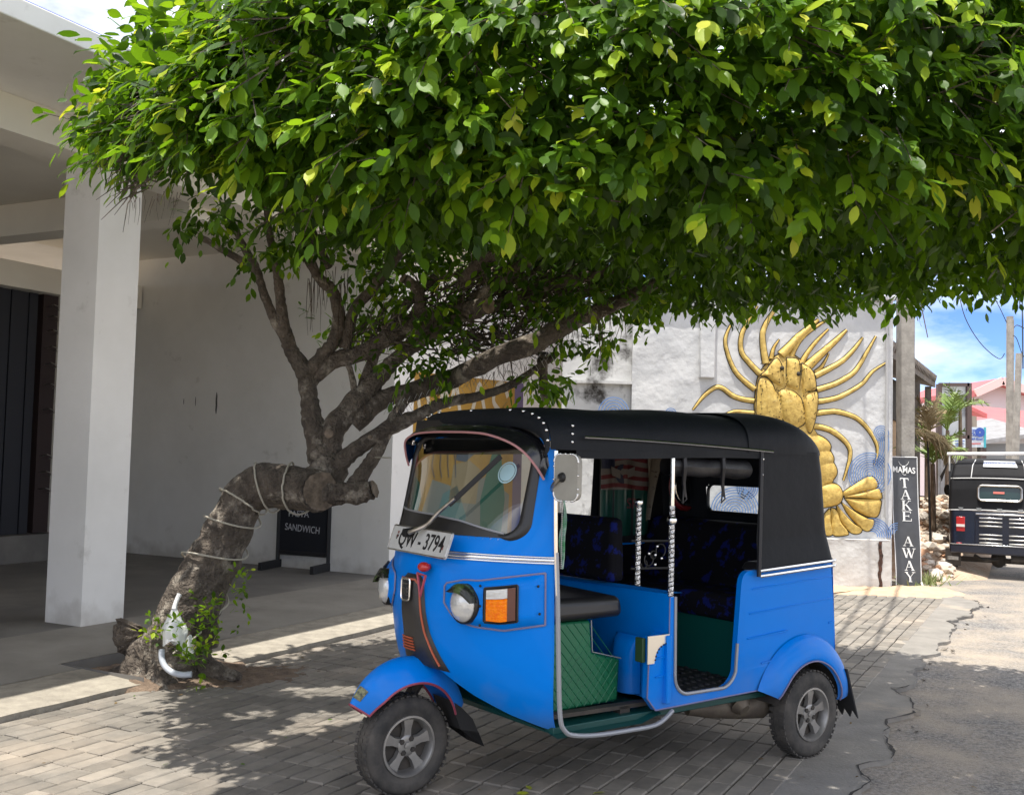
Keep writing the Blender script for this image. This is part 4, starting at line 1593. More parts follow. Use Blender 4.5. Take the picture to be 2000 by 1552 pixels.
BR = [
    ('limb', [(612, 960, 6.98, 48), (640, 920, 7.02, 46), (622, 868, 7.05, 30), (608, 810, 7.05, 24), (602, 760, 7.05, 20), (592, 722, 7.05, 21), (568, 682, 7.05, 17), (556, 640, 7.0, 15), (548, 585, 6.95, 12), (543, 540, 6.9, 11), (530, 480, 6.8, 9), (520, 400, 6.6, 8)], 0),
    ('branch', [(562, 665, 7.03, 15), (536, 622, 7.0, 12), (514, 570, 6.95, 10), (500, 526, 6.9, 11), (470, 470, 6.8, 8), (440, 400, 6.6, 6)], 0),
    ('branch', [(500, 530, 6.9, 10), (470, 508, 6.88, 9), (430, 485, 6.82, 8), (390, 462, 6.75, 7)], 1),
    ('branch', [(598, 735, 7.05, 18), (628, 695, 7.05, 16), (648, 672, 7.0, 15), (660, 636, 7.0, 14), (660, 602, 6.98, 14), (650, 568, 6.95, 14), (626, 545, 6.9, 13), (600, 500, 6.85, 12), (596, 465, 6.8, 12)], 1),
    ('limb', [(606, 745, 7.08, 16), (652, 704, 7.08, 20), (702, 690, 7.08, 20), (760, 658, 7.05, 21), (805, 632, 7.0, 24), (860, 622, 6.95, 25), (915, 606, 6.85, 24), (952, 598, 6.7, 19)], 1),
    ('branch', [(672, 680, 7.05, 14), (692, 606, 7.02, 13), (724, 568, 7.0, 13), (752, 530, 6.95, 13), (775, 500, 6.9, 12), (820, 430, 6.6, 10)], 0),
    ('branch', [(800, 640, 7.0, 16), (822, 590, 6.95, 14), (810, 560, 6.9, 13), (790, 545, 6.85, 12)], 1),
    ('limb', [(640, 905, 7.05, 32), (652, 840, 7.05, 27), (676, 808, 7.05, 26), (710, 770, 7.08, 25), (742, 734, 7.1, 21), (775, 700, 7.1, 17), (822, 668, 7.1, 15), (880, 630, 7.05, 15), (960, 560, 6.9, 15), (1040, 500, 6.7, 15), (1070, 440, 6.5, 13)], 0),
    ('branch', [(694, 790, 7.05, 10), (692, 762, 7.05, 8), (684, 722, 7.05, 7), (676, 706, 7.05, 6)], 0),
    ('branch', [(705, 770, 7.1, 15), (724, 712, 7.15, 13), (748, 660, 7.2, 12), (790, 600, 7.2, 11), (850, 540, 7.1, 10)], 0),
    ('limb', [(690, 830, 7.08, 24), (742, 782, 7.1, 22), (802, 764, 7.12, 23), (862, 748, 7.15, 22), (922, 720, 6.75, 23), (982, 690, 6.6, 24), (1038, 672, 6.6, 24), (1094, 640, 6.8, 23), (1142, 618, 7.15, 20), (1240, 575, 7.1, 16), (1330, 525, 7.0, 13), (1450, 480, 6.8, 10)], 0),
    ('limb', [(640, 925, 7.0, 28), (682, 888, 6.98, 20), (722, 860, 6.98, 18), (766, 832, 6.98, 18), (814, 812, 7.0, 15), (862, 788, 7.02, 13), (940, 772, 7.05, 11), (1000, 750, 7.1, 9), (1090, 690, 7.1, 7)], 0),
    ('branch', [(690, 950, 6.95, 20), (715, 915, 6.96, 17), (742, 872, 6.98, 15), (762, 830, 7.0, 14), (778, 800, 7.05, 13), (800, 770, 7.08, 12)], 0),
    ('branch', [(630, 965, 6.9, 32), (672, 962, 6.9, 26), (704, 962, 6.88, 26), (728, 956, 6.86, 22)], 1),
    ('branch', [(1060, 690, 7.2, 14), (1062, 760, 7.3, 10), (1068, 790, 7.3, 8)], 1),
    ('branch', [(960, 600, 7.0, 14), (1060, 560, 6.9, 14), (1180, 530, 6.8, 12), (1300, 480, 6.6, 10), (1400, 400, 6.3, 8)], 0),
    ('branch', [(900, 560, 7.0, 16), (960, 500, 6.8, 14), (1100, 480, 6.6, 13), (1230, 450, 6.4, 10)], 0),
    ('branch', [(1040, 500, 6.7, 12), (1060, 420, 6.3, 9), (1090, 330, 5.9, 6)], 0),
    ('branch', [(640, 520, 6.9, 12), (600, 430, 6.6, 11), (570, 300, 6.2, 9), (600, 120, 5.8, 7)], 0),
    ('branch', [(596, 500, 6.85, 10), (670, 430, 6.6, 9), (720, 330, 6.2, 7)], 0),
]
for nm, nd, ct in BR:
    limb(nm, nd, n=14, k=8, amp=.11, cut=bool(ct), thin=.84)
# pale scars on the trunk
for px, py, r_ in ((642, 846, 9), (722, 853, 4)):
    c_ = at(px, py, 6.85)
    mm = MB()
    mm.lathe([(.001, 0), (r_ * 6.85 / F_PX, .006), (r_ * 6.85 / F_PX * 1.1, .03)], c_, 'Y', 12)
    mm.build('pruning_scar', M_cut, tree, rel=True)
# hanging aerial roots and dead twigs
M_root = mat('aerial_root', (.10, .07, .05), .9)
ar = MB()
rr = random.Random(21)
for (x0, x1, y0, y1, n_, l0, l1) in ((560, 640, 390, 420, 26, 40, 90), (600, 690, 520, 560, 34, 40, 120), (660, 830, 600, 660, 40, 20, 70), (1080, 1220, 600, 660, 44, 20, 70), (900, 1060, 700, 740, 26, 15, 45), (250, 360, 370, 390, 18, 15, 60), (700, 860, 740, 800, 20, 15, 45)):
    for i in range(n_):
        x, y, Y = rr.uniform(x0, x1), rr.uniform(y0, y1), rr.uniform(6.85, 7.15)
        L = rr.uniform(l0, l1)
        dx = rr.gauss(0, 6)
        ar.tube([at(x, y, Y), at(x + dx * .5 + rr.gauss(0, 2), y + L * .5, Y), at(x + dx, y + L, Y)], [.0028, .0022, .001], 3, cap=False)
o = ar.build('aerial_roots', M_root, tree, rel=True, fix=False)
o['kind'] = 'stuff'
tw = MB()
for (cx, cy, Y, ang, n_, sp, L0) in ((290, 345, 4.75, 3.35, 16, .35, 95), (260, 300, 4.75, 3.7, 12, .5, 80), (330, 190, 4.7, 2.9, 14, .8, 120), (300, 230, 4.7, 3.4, 12, .8, 110), (1260, 330, 5.2, 3.0, 16, .5, 130), (560, 150, 4.8, 2.6, 10, .7, 120)):
    for i in range(n_):
        a = ang + rr.gauss(0, sp)
        L = L0 * rr.uniform(.5, 1.2)
        x, y = cx + rr.gauss(0, 14), cy + rr.gauss(0, 14)
        Y2 = Y + rr.uniform(-.1, .1)
        tw.tube([at(x, y, Y2), at(x + L * .5 * math.cos(a), y - L * .5 * math.sin(a) + rr.gauss(0, 5), Y2), at(x + L * math.cos(a + .2), y - L * math.sin(a + .2), Y2)], [.0045, .003, .0012], 4, cap=False)
o = tw.build('bare_twigs', M_bark, tree, rel=True, fix=False)
o['kind'] = 'stuff'

# dark tangle of old twigs between the limbs
tg = MB()
for (cx, cy, sx, sy, n_) in ((770, 650, 60, 26, 110), (860, 600, 60, 34, 130), (950, 570, 70, 40, 150), (1030, 600, 60, 36, 120), (900, 660, 60, 30, 110), (980, 660, 50, 22, 80), (1100, 560, 70, 34, 100)):
    for i in range(n_):
        x, y, Y = rr.gauss(cx, sx * .6), rr.gauss(cy, sy * .6), rr.uniform(6.85, 7.35)
        a = rr.gauss(.35, .7)
        L = rr.uniform(20, 70)
        tg.tube([at(x, y, Y), at(x + L * .5 * math.cos(a), y - L * .5 * math.sin(a) + rr.gauss(0, 4), Y + rr.gauss(0, .05)), at(x + L * math.cos(a + rr.gauss(0, .3)), y - L * math.sin(a), Y + rr.gauss(0, .08))], [.007, .005, .002], 4, cap=False)
o = tg.build('twig_tangle', M_bark, tree, rel=True, fix=False)
o['kind'] = 'stuff'
# ---------------------------------------------------------------- leaves
def leaf_material():
    m_ = bpy.data.materials.new('fig_leaf')
    m_.use_nodes = True
    n, l = m_.node_tree.nodes, m_.node_tree.links
    b = n['Principled BSDF']
    at_ = n.new('ShaderNodeAttribute')
    at_.attribute_name = 'tint'
    cr = n.new('ShaderNodeValToRGB')
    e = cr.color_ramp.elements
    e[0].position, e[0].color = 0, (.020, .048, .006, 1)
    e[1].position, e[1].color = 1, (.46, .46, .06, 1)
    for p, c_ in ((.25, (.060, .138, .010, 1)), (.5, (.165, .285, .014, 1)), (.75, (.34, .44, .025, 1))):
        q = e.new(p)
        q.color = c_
    ct = n.new('ShaderNodeValToRGB')
    e = ct.color_ramp.elements
    e[0].position, e[0].color = 0, (.085, .19, .006, 1)
    e[1].position, e[1].color = 1, (.85, .82, .06, 1)
    q = e.new(.4)
    q.color = (.29, .53, .012, 1)
    l.new(at_.outputs['Fac'], cr.inputs['Fac'])
    l.new(at_.outputs['Fac'], ct.inputs['Fac'])
    l.new(cr.outputs['Color'], b.inputs['Base Color'])
    b.inputs['Roughness'].default_value = .42
    b.inputs['Specular IOR Level'].default_value = .25
    tr = n.new('ShaderNodeBsdfTranslucent')
    l.new(ct.outputs['Color'], tr.inputs['Color'])
    mx = n.new('ShaderNodeMixShader')
    mx.inputs[0].default_value = .40
    l.new(b.outputs[0], mx.inputs[1])
    l.new(tr.outputs[0], mx.inputs[2])
    l.new(mx.outputs[0], n['Material Output'].inputs['Surface'])
    return m_


M_leaf = leaf_material()
# unit leaf: base at 0, tip at x=1, oval, cupped, with a short drip tip
_mx = [(0, 0), (.20, -.020), (.44, -.040), (.70, -.060), (.88, -.105), (1.0, -.17)]
_wx = [(.19, .165), (.44, .245), (.70, .205), (.88, .075)]
LV = np.array([(x, 0, z) for x, z in _mx] + [(x, w, .035 - .10 * x) for x, w in _wx] + [(x, -w, .035 - .10 * x) for x, w in _wx])
LF = []
for o_, fl_ in ((6, 0), (10, 1)):
    q_ = [(0, 1, o_), (1, o_ + 1, o_), (1, 2, o_ + 1), (2, o_ + 2, o_ + 1), (2, 3, o_ + 2), (3, o_ + 3, o_ + 2), (3, 4, o_ + 3), (4, 5, o_ + 3)]
    LF += [t if not fl_ else (t[0], t[2], t[1]) for t in q_]
LFa = np.array(LF)


def nz(a):
    return a / (np.linalg.norm(a, axis=-1, keepdims=True) + 1e-9)


def sprigs(base, axis, length, k, size, young, rg, droop=.35, out=None, dark=1.0):
    """leaf transforms for many sprigs -> pos (N,3), frame (N,3,3), size (N), tint (N)"""
    S = len(base)
    axis = nz(axis)
    ref = nz(rg.normal(size=(S, 3)))
    s1 = nz(np.cross(axis, ref))
    s2 = np.cross(axis, s1)
    P, Rm, Sz, Tt = [], [], [], []
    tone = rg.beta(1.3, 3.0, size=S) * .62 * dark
    for i in range(k):
        t = (i + .6) / k
        an = i * 2.4 + rg.normal(size=S) * .3
        side = s1 * np.cos(an)[:, None] + s2 * np.sin(an)[:, None]
        bend = np.array([0, 0, -1.0]) * (t ** 1.6 * length * droop * .6)[:, None]
        pos = base + axis * (length * t)[:, None] + bend
        mixs = .78 * (1 - .55 * t)
        d = axis * (1 - mixs * .55) + side * mixs + np.array([0, 0, -droop * 1.1]) + rg.normal(size=(S, 3)) * .22
        d = nz(d)
        up = np.array([0, 0, 1.0]) + side * .25 + rg.normal(size=(S, 3)) * .38
        if out is not None:
            up = up * .6 + out * .95
        nrm = nz(up - d * np.sum(up * d, 1, keepdims=True))
        b = np.cross(nrm, d)
        P.append(pos + d * .012)
        Rm.append(np.stack([d, b, nrm], axis=-1))
        Sz.append(size * rg.uniform(.68, 1.15, size=S) * (1 - .28 * max(0, t - .75) / .25))
        Tt.append(np.clip(tone + rg.normal(size=S) * .07 + young * max(0, (t - .45)) * 1.25, 0, 1))
    return np.concatenate(P), np.concatenate(Rm), np.concatenate(Sz), np.concatenate(Tt)


def vnoise(P, f, seed):
    return np.array([mnoise.noise(Vector((p[0] * f + seed, p[1] * f, p[2] * f))) for p in P])


CC, CA, CB, CN = np.array((.70, 6.05)), 2.98, 2.35, 2.15
def rim(th):
    c_, s_ = np.cos(th), np.sin(th)
    return np.stack([CC[0] + CA * np.sign(c_) * np.abs(c_) ** (2 / CN), CC[1] + CB * np.sign(s_) * np.abs(s_) ** (2 / CN)], -1)


def bottom_z(x, y):
    b = 2.60 + .48 * np.exp(-((x + .55) / 1.0) ** 2 - ((y - 7.0) / 1.2) ** 2)
    L = np.clip((-x - .75) / 1.0, 0, 1)
    b += L * (.33 + .21 * np.clip(y - 4.6, 0, 3)) + .10 * np.clip((x - .6) / 1.0, 0, 1)
    return b


groups = []
# 1 near face and the two ends
S1 = 5000
th = rng.uniform(-math.pi * 1.06, .06 * math.pi, S1)
z = 2.46 + 1.75 * rng.beta(1.15, 1.25, S1)
prof = np.interp(z, [2.4, 2.7, 3.0, 3.2, 3.5, 3.9, 4.2], [.90, .97, 1.0, .985, .90, .70, .45])
lump = vnoise(np.stack([th * 2.6, z * 1.6, z * 0], -1), 1.0, 4.0) * .14 + vnoise(np.stack([th * 7, z * 4, z * 0], -1), 1.0, 9.0) * .075
dep = np.abs(rng.normal(size=S1)) * .075
r2 = rim(th)
xy = CC + (r2 - CC) * (prof * (1 + lump) - dep)[:, None]
outd = nz(np.concatenate([r2 - CC, np.full((S1, 1), .25)], 1))
base = np.concatenate([xy, z[:, None]], 1)
zb = bottom_z(xy[:, 0], xy[:, 1])
keep = base[:, 2] > zb - .05 + rng.normal(size=S1) * .06
# a few thin places so that light and the dark inside show
hole = vnoise(base, 2.3, 31.0)
keep &= ~((hole < -.16) & (rng.random(S1) < .72))
base, outd = base[keep], outd[keep]
n1 = len(base)
ax = outd * .8 + rng.normal(size=(n1, 3)) * .42 + np.array([0, 0, -.18])
groups.append(sprigs(base, ax, rng.uniform(.16, .34, n1), 8, np.full(n1, .106), (rng.random(n1) < .42) * rng.uniform(.3, 1.0, n1), rng, .55, outd))
# 2 underside, its shade painted in by a lower leaf tint
S2 = 5200
xy = CC + (rng.uniform(-1, 1, (S2, 2)) * np.array([CA, CB]))
e = (np.abs((xy[:, 0] - CC[0]) / CA) ** CN + np.abs((xy[:, 1] - CC[1]) / CB) ** CN)
xy = xy[e < .98]
zz = bottom_z(xy[:, 0], xy[:, 1]) + .10 * vnoise(np.concatenate([xy, xy[:, :1] * 0], 1), 1.3, 2.0) + np.abs(rng.normal(size=len(xy))) * .26 + .02
base = np.concatenate([xy, zz[:, None]], 1)
ax = np.concatenate([rng.normal(size=(len(xy), 2)), np.full((len(xy), 1), -.25)], 1) + np.array([0, -.25, 0])
n2 = len(base)
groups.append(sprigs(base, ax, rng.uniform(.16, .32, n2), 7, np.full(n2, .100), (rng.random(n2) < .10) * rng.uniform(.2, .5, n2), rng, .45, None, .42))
# 3 top and inside, mostly out of view, that shade the ground
S3 = 3700
xy = CC + (rng.uniform(-1, 1, (S3, 2)) * np.array([CA, CB]))
e = (np.abs((xy[:, 0] - CC[0]) / CA) ** CN + np.abs((xy[:, 1] - CC[1]) / CB) ** CN)
ok = e < .95
xy, e = xy[ok], e[ok]
zz = 3.12 + 1.1 * (1 - e) ** .55 + rng.normal(size=len(xy)) * .12
gap = vnoise(np.concatenate([xy, xy[:, :1] * 0], 1), 1.15, 77.0)
ok = ~((gap > .27) & (xy[:, 0] < 1.2)) & ~((e > .5) & (xy[:, 1] < 5.4) & (rng.random(len(xy)) < .6))
xy, zz = xy[ok], zz[ok]
base = np.concatenate([xy, zz[:, None]], 1)
n3 = len(base)
ax = np.concatenate([rng.normal(size=(n3, 2)), np.full((n3, 1), .5)], 1)
groups.append(sprigs(base, ax, rng.uniform(.2, .4, n3), 7, np.full(n3, .140), (rng.random(n3) < .3) * .6, rng, .2))
# 4 low sprigs round the limbs
lowpts = []
for (x, y, Y, sx, sy, n_) in ((560, 470, 6.7, 70, 25, 40), (640, 440, 6.7, 70, 25, 40), (720, 520, 6.9, 40, 50, 22), (850, 590, 6.8, 60, 40, 22), (900, 650, 6.75, 60, 30, 26), (880, 705, 6.8, 45, 16, 26), (1040, 600, 6.85, 50, 30, 26), (1060, 735, 6.95, 40, 14, 22), (1150, 660, 7.0, 50, 14, 20), (1000, 560, 6.7, 60, 40, 34), (1130, 570, 6.8, 60, 30, 34), (1260, 590, 6.9, 40, 16, 16), (780, 690, 6.9, 40, 20, 14), (700, 640, 7.5, 50, 40, 40), (760, 560, 7.6, 50, 40, 46),
                               (420, 420, 6.3, 40, 30, 30), (370, 430, 5.6, 25, 18, 18), (620, 690, 7.0, 10, 10, 0)):
    for i in range(n_):
        lowpts.append(tuple(at(x + rr.gauss(0, sx * .6), y + rr.gauss(0, sy * .6), Y + rr.gauss(0, .15))))
base = np.array(lowpts)
n4 = len(base)
ax = rng.normal(size=(n4, 3)) * .6 + np.array([0, -.4, -.25])
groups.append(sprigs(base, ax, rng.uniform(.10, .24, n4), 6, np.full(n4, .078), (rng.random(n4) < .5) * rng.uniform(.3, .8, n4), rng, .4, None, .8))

LP = np.concatenate([g[0] for g in groups])
LR = np.concatenate([g[1] for g in groups])
LS = np.concatenate([g[2] for g in groups])
LT = np.concatenate([g[3] for g in groups])
nfront = len(groups[0][0])
# gaps in the crown that let patches of sun through
GAPS = [(588, 1424, .13, .07), (645, 1402, .20, .09), (700, 1396, .17, .05), (480, 1398, .07, .04), (522, 1392, .08, .05), (505, 1452, .09, .05), (620, 1352, .16, .06), (690, 1345, .16, .07), (735, 1385, .06, .05), (570, 1345, .05, .04)]
gx = LP[:, 0] - SUN_DIR.x / SUN_DIR.z * LP[:, 2]
gy = LP[:, 1] - SUN_DIR.y / SUN_DIR.z * LP[:, 2]
live = np.ones(len(LP), bool)
for px_, py_, rx_, ry_ in GAPS:
    d0 = at(px_, py_, 5)
    g_ = CAM + (d0 - CAM) * ((0 - CAM.z) / (d0.z - CAM.z))
    live &= (((gx - g_.x) / (rx_ + .045)) ** 2 + ((gy - g_.y) / (ry_ * 1.6 + .045)) ** 2) > 1
for pl_ in (at(930, 716, 6.72), at(965, 700, 6.65), at(1000, 684, 6.6), at(1030, 674, 6.6)):
    hx, hy = pl_.x - SUN_DIR.x / SUN_DIR.z * pl_.z, pl_.y - SUN_DIR.y / SUN_DIR.z * pl_.z
    live &= ((((gx - hx) ** 2 + (gy - hy) ** 2) > .11 ** 2) | (LP[:, 2] < pl_.z))
# and nothing hangs just before that limb
px_l = np.array([project(p)[:2] for p in LP[len(groups[0][0]) + len(groups[1][0]) + len(groups[2][0]):]])
k0 = len(LP) - len(px_l)
live[k0:] &= ~((np.abs(px_l[:, 1] - np.interp(px_l[:, 0], [880, 1040], [738, 668])) < 30) & (px_l[:, 0] > 880) & (px_l[:, 0] < 1045))
nfront = int(live[:nfront].sum())
LP, LR, LS, LT = LP[live], LR[live], LS[live], LT[live]


def leaf_mesh_np(name, P, Rm, Sz, T, matl):
    N = len(P)
    nv = len(LV)
    V_ = np.einsum('nij,vj->nvi', Rm, LV) * Sz[:, None, None] + P[:, None, :]
    F_ = (LFa[None] + (np.arange(N) * nv)[:, None, None]).reshape(-1, 3)
    me = bpy.data.meshes.new(name)
    me.vertices.add(N * nv)
    me.vertices.foreach_set('co', V_.reshape(-1).astype(np.float32))
    me.loops.add(len(F_) * 3)
    me.loops.foreach_set('vertex_index', F_.reshape(-1).astype(np.int32))
    me.polygons.add(len(F_))
    me.polygons.foreach_set('loop_start', (np.arange(len(F_)) * 3).astype(np.int32))
    me.polygons.foreach_set('use_smooth', np.ones(len(F_), bool))
    a = me.attributes.new('tint', 'FLOAT', 'POINT')
    a.data.foreach_set('value', np.repeat(T, nv).astype(np.float32))
    me.materials.append(matl)
    me.update()
    me.validate()
    return me


# the 298 leaves that show largest become parts of their own
fpos = LP[:nfront]
d_ = fpos - np.array(CAM)
zc = d_ @ np.array(c_f)
pxx = CX + F_PX * (d_ @ np.array(c_r)) / zc
pyy = CY - F_PX * (d_ @ np.array(c_u)) / zc
inside = (pxx > 20) & (pxx < 1980) & (pyy > 10) & (pyy < 700)
cells = {}
facing = np.abs(np.einsum('nj,nj->n', LR[:nfront, :, 2], nz(d_)))
for i in np.nonzero(inside)[0]:
    key = (int(pxx[i] // 44), int(pyy[i] // 44))
    if key not in cells or zc[i] < zc[cells[key]]:
        cells[key] = i
pick = sorted(cells.values(), key=lambda i: -LS[i] * (.3 + facing[i]) / zc[i])[:298]
TINTS = np.linspace(.05, .95, 10)
lmesh = [leaf_mesh_np('leaf', np.zeros((1, 3)), np.eye(3)[None], np.ones(1), np.array([t]), M_leaf) for t in TINTS]
for i in pick:
    o = link('leaf', lmesh[int(np.argmin(np.abs(TINTS - LT[i])))], None, tree)
    M4 = Matrix.Identity(4)
    for a in range(3):
        for b in range(3):
            M4[a][b] = float(LR[i][a][b] * LS[i])
        M4[a][3] = float(LP[i][a] - TREE0[a])
    o.matrix_local = M4
mask = np.ones(len(LP), bool)
mask[pick] = False
TO = np.array(TREE0)
me = leaf_mesh_np('crown', LP[mask] - TO, LR[mask], LS[mask], LT[mask], M_leaf)
crown = link('crown', me, None, tree)
crown['kind'] = 'stuff'
# twigs carrying the front leaves
tw = MB()
b0 = groups[0][0]
k_ = 8
ns_ = len(b0) // k_
idx = np.arange(0, ns_, 2)
for i in idx:
    a, b = b0[i], b0[i + ns_ * 7]
    a2 = a + (a - b) * .5
    tw.tube([a2, (a + b) / 2, b], [.004, .003, .0015], 3, cap=False)
o = tw.build('twigs', M_bark, tree, rel=True, fix=False)
o['kind'] = 'stuff'

# shoots at the foot of the trunk
def shoots(px, py, Y, sx, sy, n_, label):
    Bs = np.array([tuple(at(px + rr.gauss(0, sx), py + rr.gauss(0, sy), Y + rr.gauss(0, .08))) for _ in range(n_)])
    ax_ = rng.normal(size=(n_, 3)) * .5 + np.array([0, -.3, .55])
    P, Rm, Sz, T = sprigs(Bs, ax_, rng.uniform(.08, .18, n_), 7, np.full(n_, .050), rng.uniform(.1, .8, n_), rng, .15)
    me_ = leaf_mesh_np('shoot', P - TO, Rm, Sz, np.clip(T + .12, 0, 1), M_leaf)
    o_ = link('shoot', me_, None, tree)
    o_['kind'] = 'stuff'
    return o_
shoots(395, 1255, 6.62, 26, 26, 20, '')
shoots(410, 1205, 6.70, 22, 16, 12, '')
shoots(305, 1225, 6.72, 12, 16, 7, '')
shoots(470, 1145, 6.85, 8, 14, 7, '')
shoots(380, 1290, 6.55, 22, 12, 10, '')

# fallen leaves on the paving
fl = empty('x')
bpy.data.objects.remove(fl)
for k, (px, py) in enumerate(((1008, 1548), (1035, 1541), (1183, 1546), (262, 1357), (640, 1405), (560, 1440), (330, 1490), (470, 1490))):
    d0 = at(px, py, 5)
    g_ = CAM + (d0 - CAM) * ((.012 - CAM.z) / (d0.z - CAM.z))
    o = link('fallen_leaf', lmesh[8 if k < 3 else 2], None, None)
    o.location = g_
    sz = .06 if k < 3 else .03
    o.scale = (sz, sz, sz)
    o.rotation_euler = (.2, -.1, k * 1.7)
    tag(o, ('yellow fallen leaf at the bottom edge, just left of its twin', 'yellow fallen leaf at the bottom edge, right one of the close pair', 'yellow fallen leaf at the bottom edge under the driver step', 'small dark leaf fallen on the kerb edge left of the trunk',
            'small dark leaf fallen on the paving nearest the front mudguard', 'small dark leaf fallen on the paving left of the front wheel', 'small dark leaf fallen on the paving at the sunny shadow edge', 'small dark leaf fallen mid paving between shadow edge and front wheel')[k], 'leaf', 'fallen leaves')

# dry litter scattered over the paving
N_ = 130
lx, ly = rng.uniform(-2.6, 2.6, N_), rng.uniform(4.5, 9.5, N_)
P_ = np.stack([lx, ly, np.full(N_, .010)], -1)
a_ = rng.uniform(0, 6.28, N_)
d3 = np.stack([np.cos(a_), np.sin(a_), rng.normal(size=N_) * .1], -1)
n3_ = np.tile(np.array([0, 0, 1.0]), (N_, 1)) + rng.normal(size=(N_, 3)) * .25
d3 = nz(d3)
n3_ = nz(n3_ - d3 * np.sum(n3_ * d3, 1, keepdims=True))
M_lit = mat('dry_leaf_litter', (.10, .065, .035), .9, col2=(.20, .14, .06), vscale=6, world=True)
me = leaf_mesh_np('leaf_litter', P_, np.stack([d3, np.cross(n3_, d3), n3_], -1), rng.uniform(.012, .034, N_), np.zeros(N_), M_lit)
tag(link('leaf_litter', me), 'dry brown bits of leaf scattered over the paving', 'litter', kind='stuff')

# ---------------------------------------------------------------- rope, bag and pipe on the trunk
M_rope = mat('grey_rope', (.42, .39, .32), .8, bump=.3, bscale=200)
rp = []
nT = len(TP)
turns = [(.30, 0), (.92, 9.3)]
K = 420
for i in range(K + 1):
    t = .16 + .72 * i / K
    fi = t * (nT - 1)
    a = int(fi)
    f = fi - a
    p = TP[a].lerp(TP[min(a + 1, nT - 1)], f)
    r_ = TR[a] * (1 - f) + TR[min(a + 1, nT - 1)] * f
    tan = (TP[min(a + 1, nT - 1)] - TP[a]).normalized()
    u_ = tan.cross(Vector((0, 1, 0))).normalized()
    w_ = tan.cross(u_)
    an = 2 * math.pi * (1.2 * t + 9.0 * max(0, t - .30) ** 1.15) + .6
    rp.append(p + (u_ * math.cos(an) + w_ * math.sin(an)) * (r_ * 1.10 + .008))
m = MB()
m.tube(rp, .0065, 6)
tag(m.build('rope', M_rope, smooth=True), 'pale rope wound round and round the leaning trunk', 'rope')
m = MB()
for (px, py) in ((745, 893),):
    c_ = at(px, py, 6.98)
    m.lathe([(.062, -.004), (.068, 0), (.062, .004)], c_, 'Z', 20)
tag(m.build('rope', M_rope), 'pale cord loop tied round the low side branch above the broken stump', 'rope')
# chicken wire over the long limb
cw = MB()
for i in range(30):
    x = 760 + i * 11 + rr.uniform(-3, 3)
    y = 800 - (x - 760) * .33
    for dx_, dy_ in ((16, 28), (-12, 24)):
        cw.tube([at(x, y - 14, 6.93), at(x + dx_ * .5, y + dy_ * .5 - 14, 6.90), at(x + dx_, y + dy_ - 14, 6.95)], .0016, 3, cap=False)
tag(cw.build('wire_netting', STEEL, fix=False), 'loose wire netting wrapped round the long low limb', 'netting')
# plastic bag
bp = at(340, 1195, 6.62)
bag = empty('plastic_bag', (bp.x, 6.62, bp.z - .10), 0, 'white plastic bag tied to the trunk foot', 'bag')
m = MB()
def bagf(a, b):
    an = 2 * math.pi * a
    zz = .12 - .21 * b
    r_ = (.016 + .062 * math.sin(min(1, b * 1.15) * math.pi * .62) ** 1.2) * (1 + .14 * mnoise.noise(Vector((math.cos(an) * 2, math.sin(an) * 2, b * 4))) + .05 * mnoise.noise(Vector((math.cos(an) * 6, math.sin(an) * 6, b * 9))))
    return Vector((r_ * math.cos(an) + .01 * b, .55 * r_ * math.sin(an), zz + (.02 * math.sin(an * 3) if b > .9 else 0)))
m.grid(bagf, 40, 22)
M_bag = mat('white_plastic_film', (.74, .74, .72), .35, bump=.4, bscale=22, bdist=.02)
m.build('bag_body', M_bag, bag, smooth='all')
m = MB()
m.tube([(.0, 0, .12), (.005, .01, .16), (.02, .03, .21)], [.018, .014, .016], 8)
m.build('bag_neck', M_bag, bag, smooth=True)
m = MB()
m.grid(lambda a, b: Vector((.05 + .07 * a + .02 * b, -.02 + .02 * math.sin(a * 7), -.05 - .11 * b + .02 * math.sin(a * 9 + b * 5))), 12, 10)
m.build('bag_flap', M_bag, bag, smooth='all')
# grey conduit
pp = [at(316, 1268, 6.62), at(316, 1285, 6.60), at(322, 1300, 6.58), at(336, 1312, 6.55), at(355, 1317, 6.52), at(374, 1316, 6.52)]
m = MB()
m.tube([Vector(p) for p in catmull([tuple(p) for p in pp], 5)], .019, 10)
tag(m.build('conduit_pipe', mat('grey_conduit', (.45, .48, .52), .45), smooth=True), 'curved grey plastic pipe end sticking out of the soil', 'pipe')
# ================================================================ the blue auto rickshaw
PHI = R(52.8)
TUK = empty('auto_rickshaw', (1.188, 5.988, 0), math.atan2(-math.cos(PHI), -math.sin(PHI)), 'bright blue three-wheeled auto rickshaw with black canvas hood parked under the tree', 'rickshaw')
M_blue = mat('blue_paint', (.0, .185, .69), .36, 0, coat=.10, spec=.10, col2=(.0, .20, .73), vscale=2.5, bump=.02, bscale=12, roughvar=.08, col3=(.01, .13, .50), v3scale=6, v3lo=.70, v3hi=.9)
grime(M_blue, .30, .50, .22, (.26, .24, .20, 1), True)
M_canvas = mat('black_canvas', (.006, .008, .011), .6, spec=.2, col2=(.009, .011, .015), vscale=3, bump=.25, bscale=14, bdist=.012)
M_seal = mat('rubber_seal', (.012, .012, .013), .35)
M_visor = mat('black_gloss_visor', (.008, .008, .010), .18, coat=.4)
M_pink = mat('pinkish_trim', (.42, .20, .20), .45)
M_glass = glass_mat('windscreen_glass', (.78, .86, .85), 2.9)
M_orange = mat('amber_lens', (.95, .26, .0), .3, coat=.1, spec=.2, col2=(.85, .15, .0), vscale=60, bump=.3, bscale=90)
M_lens = mat('clear_lens', (.62, .62, .60), .12, .3, coat=.8, bump=.2, bscale=70)
M_interior = mat('dark_vinyl', (.012, .012, .014), .55)
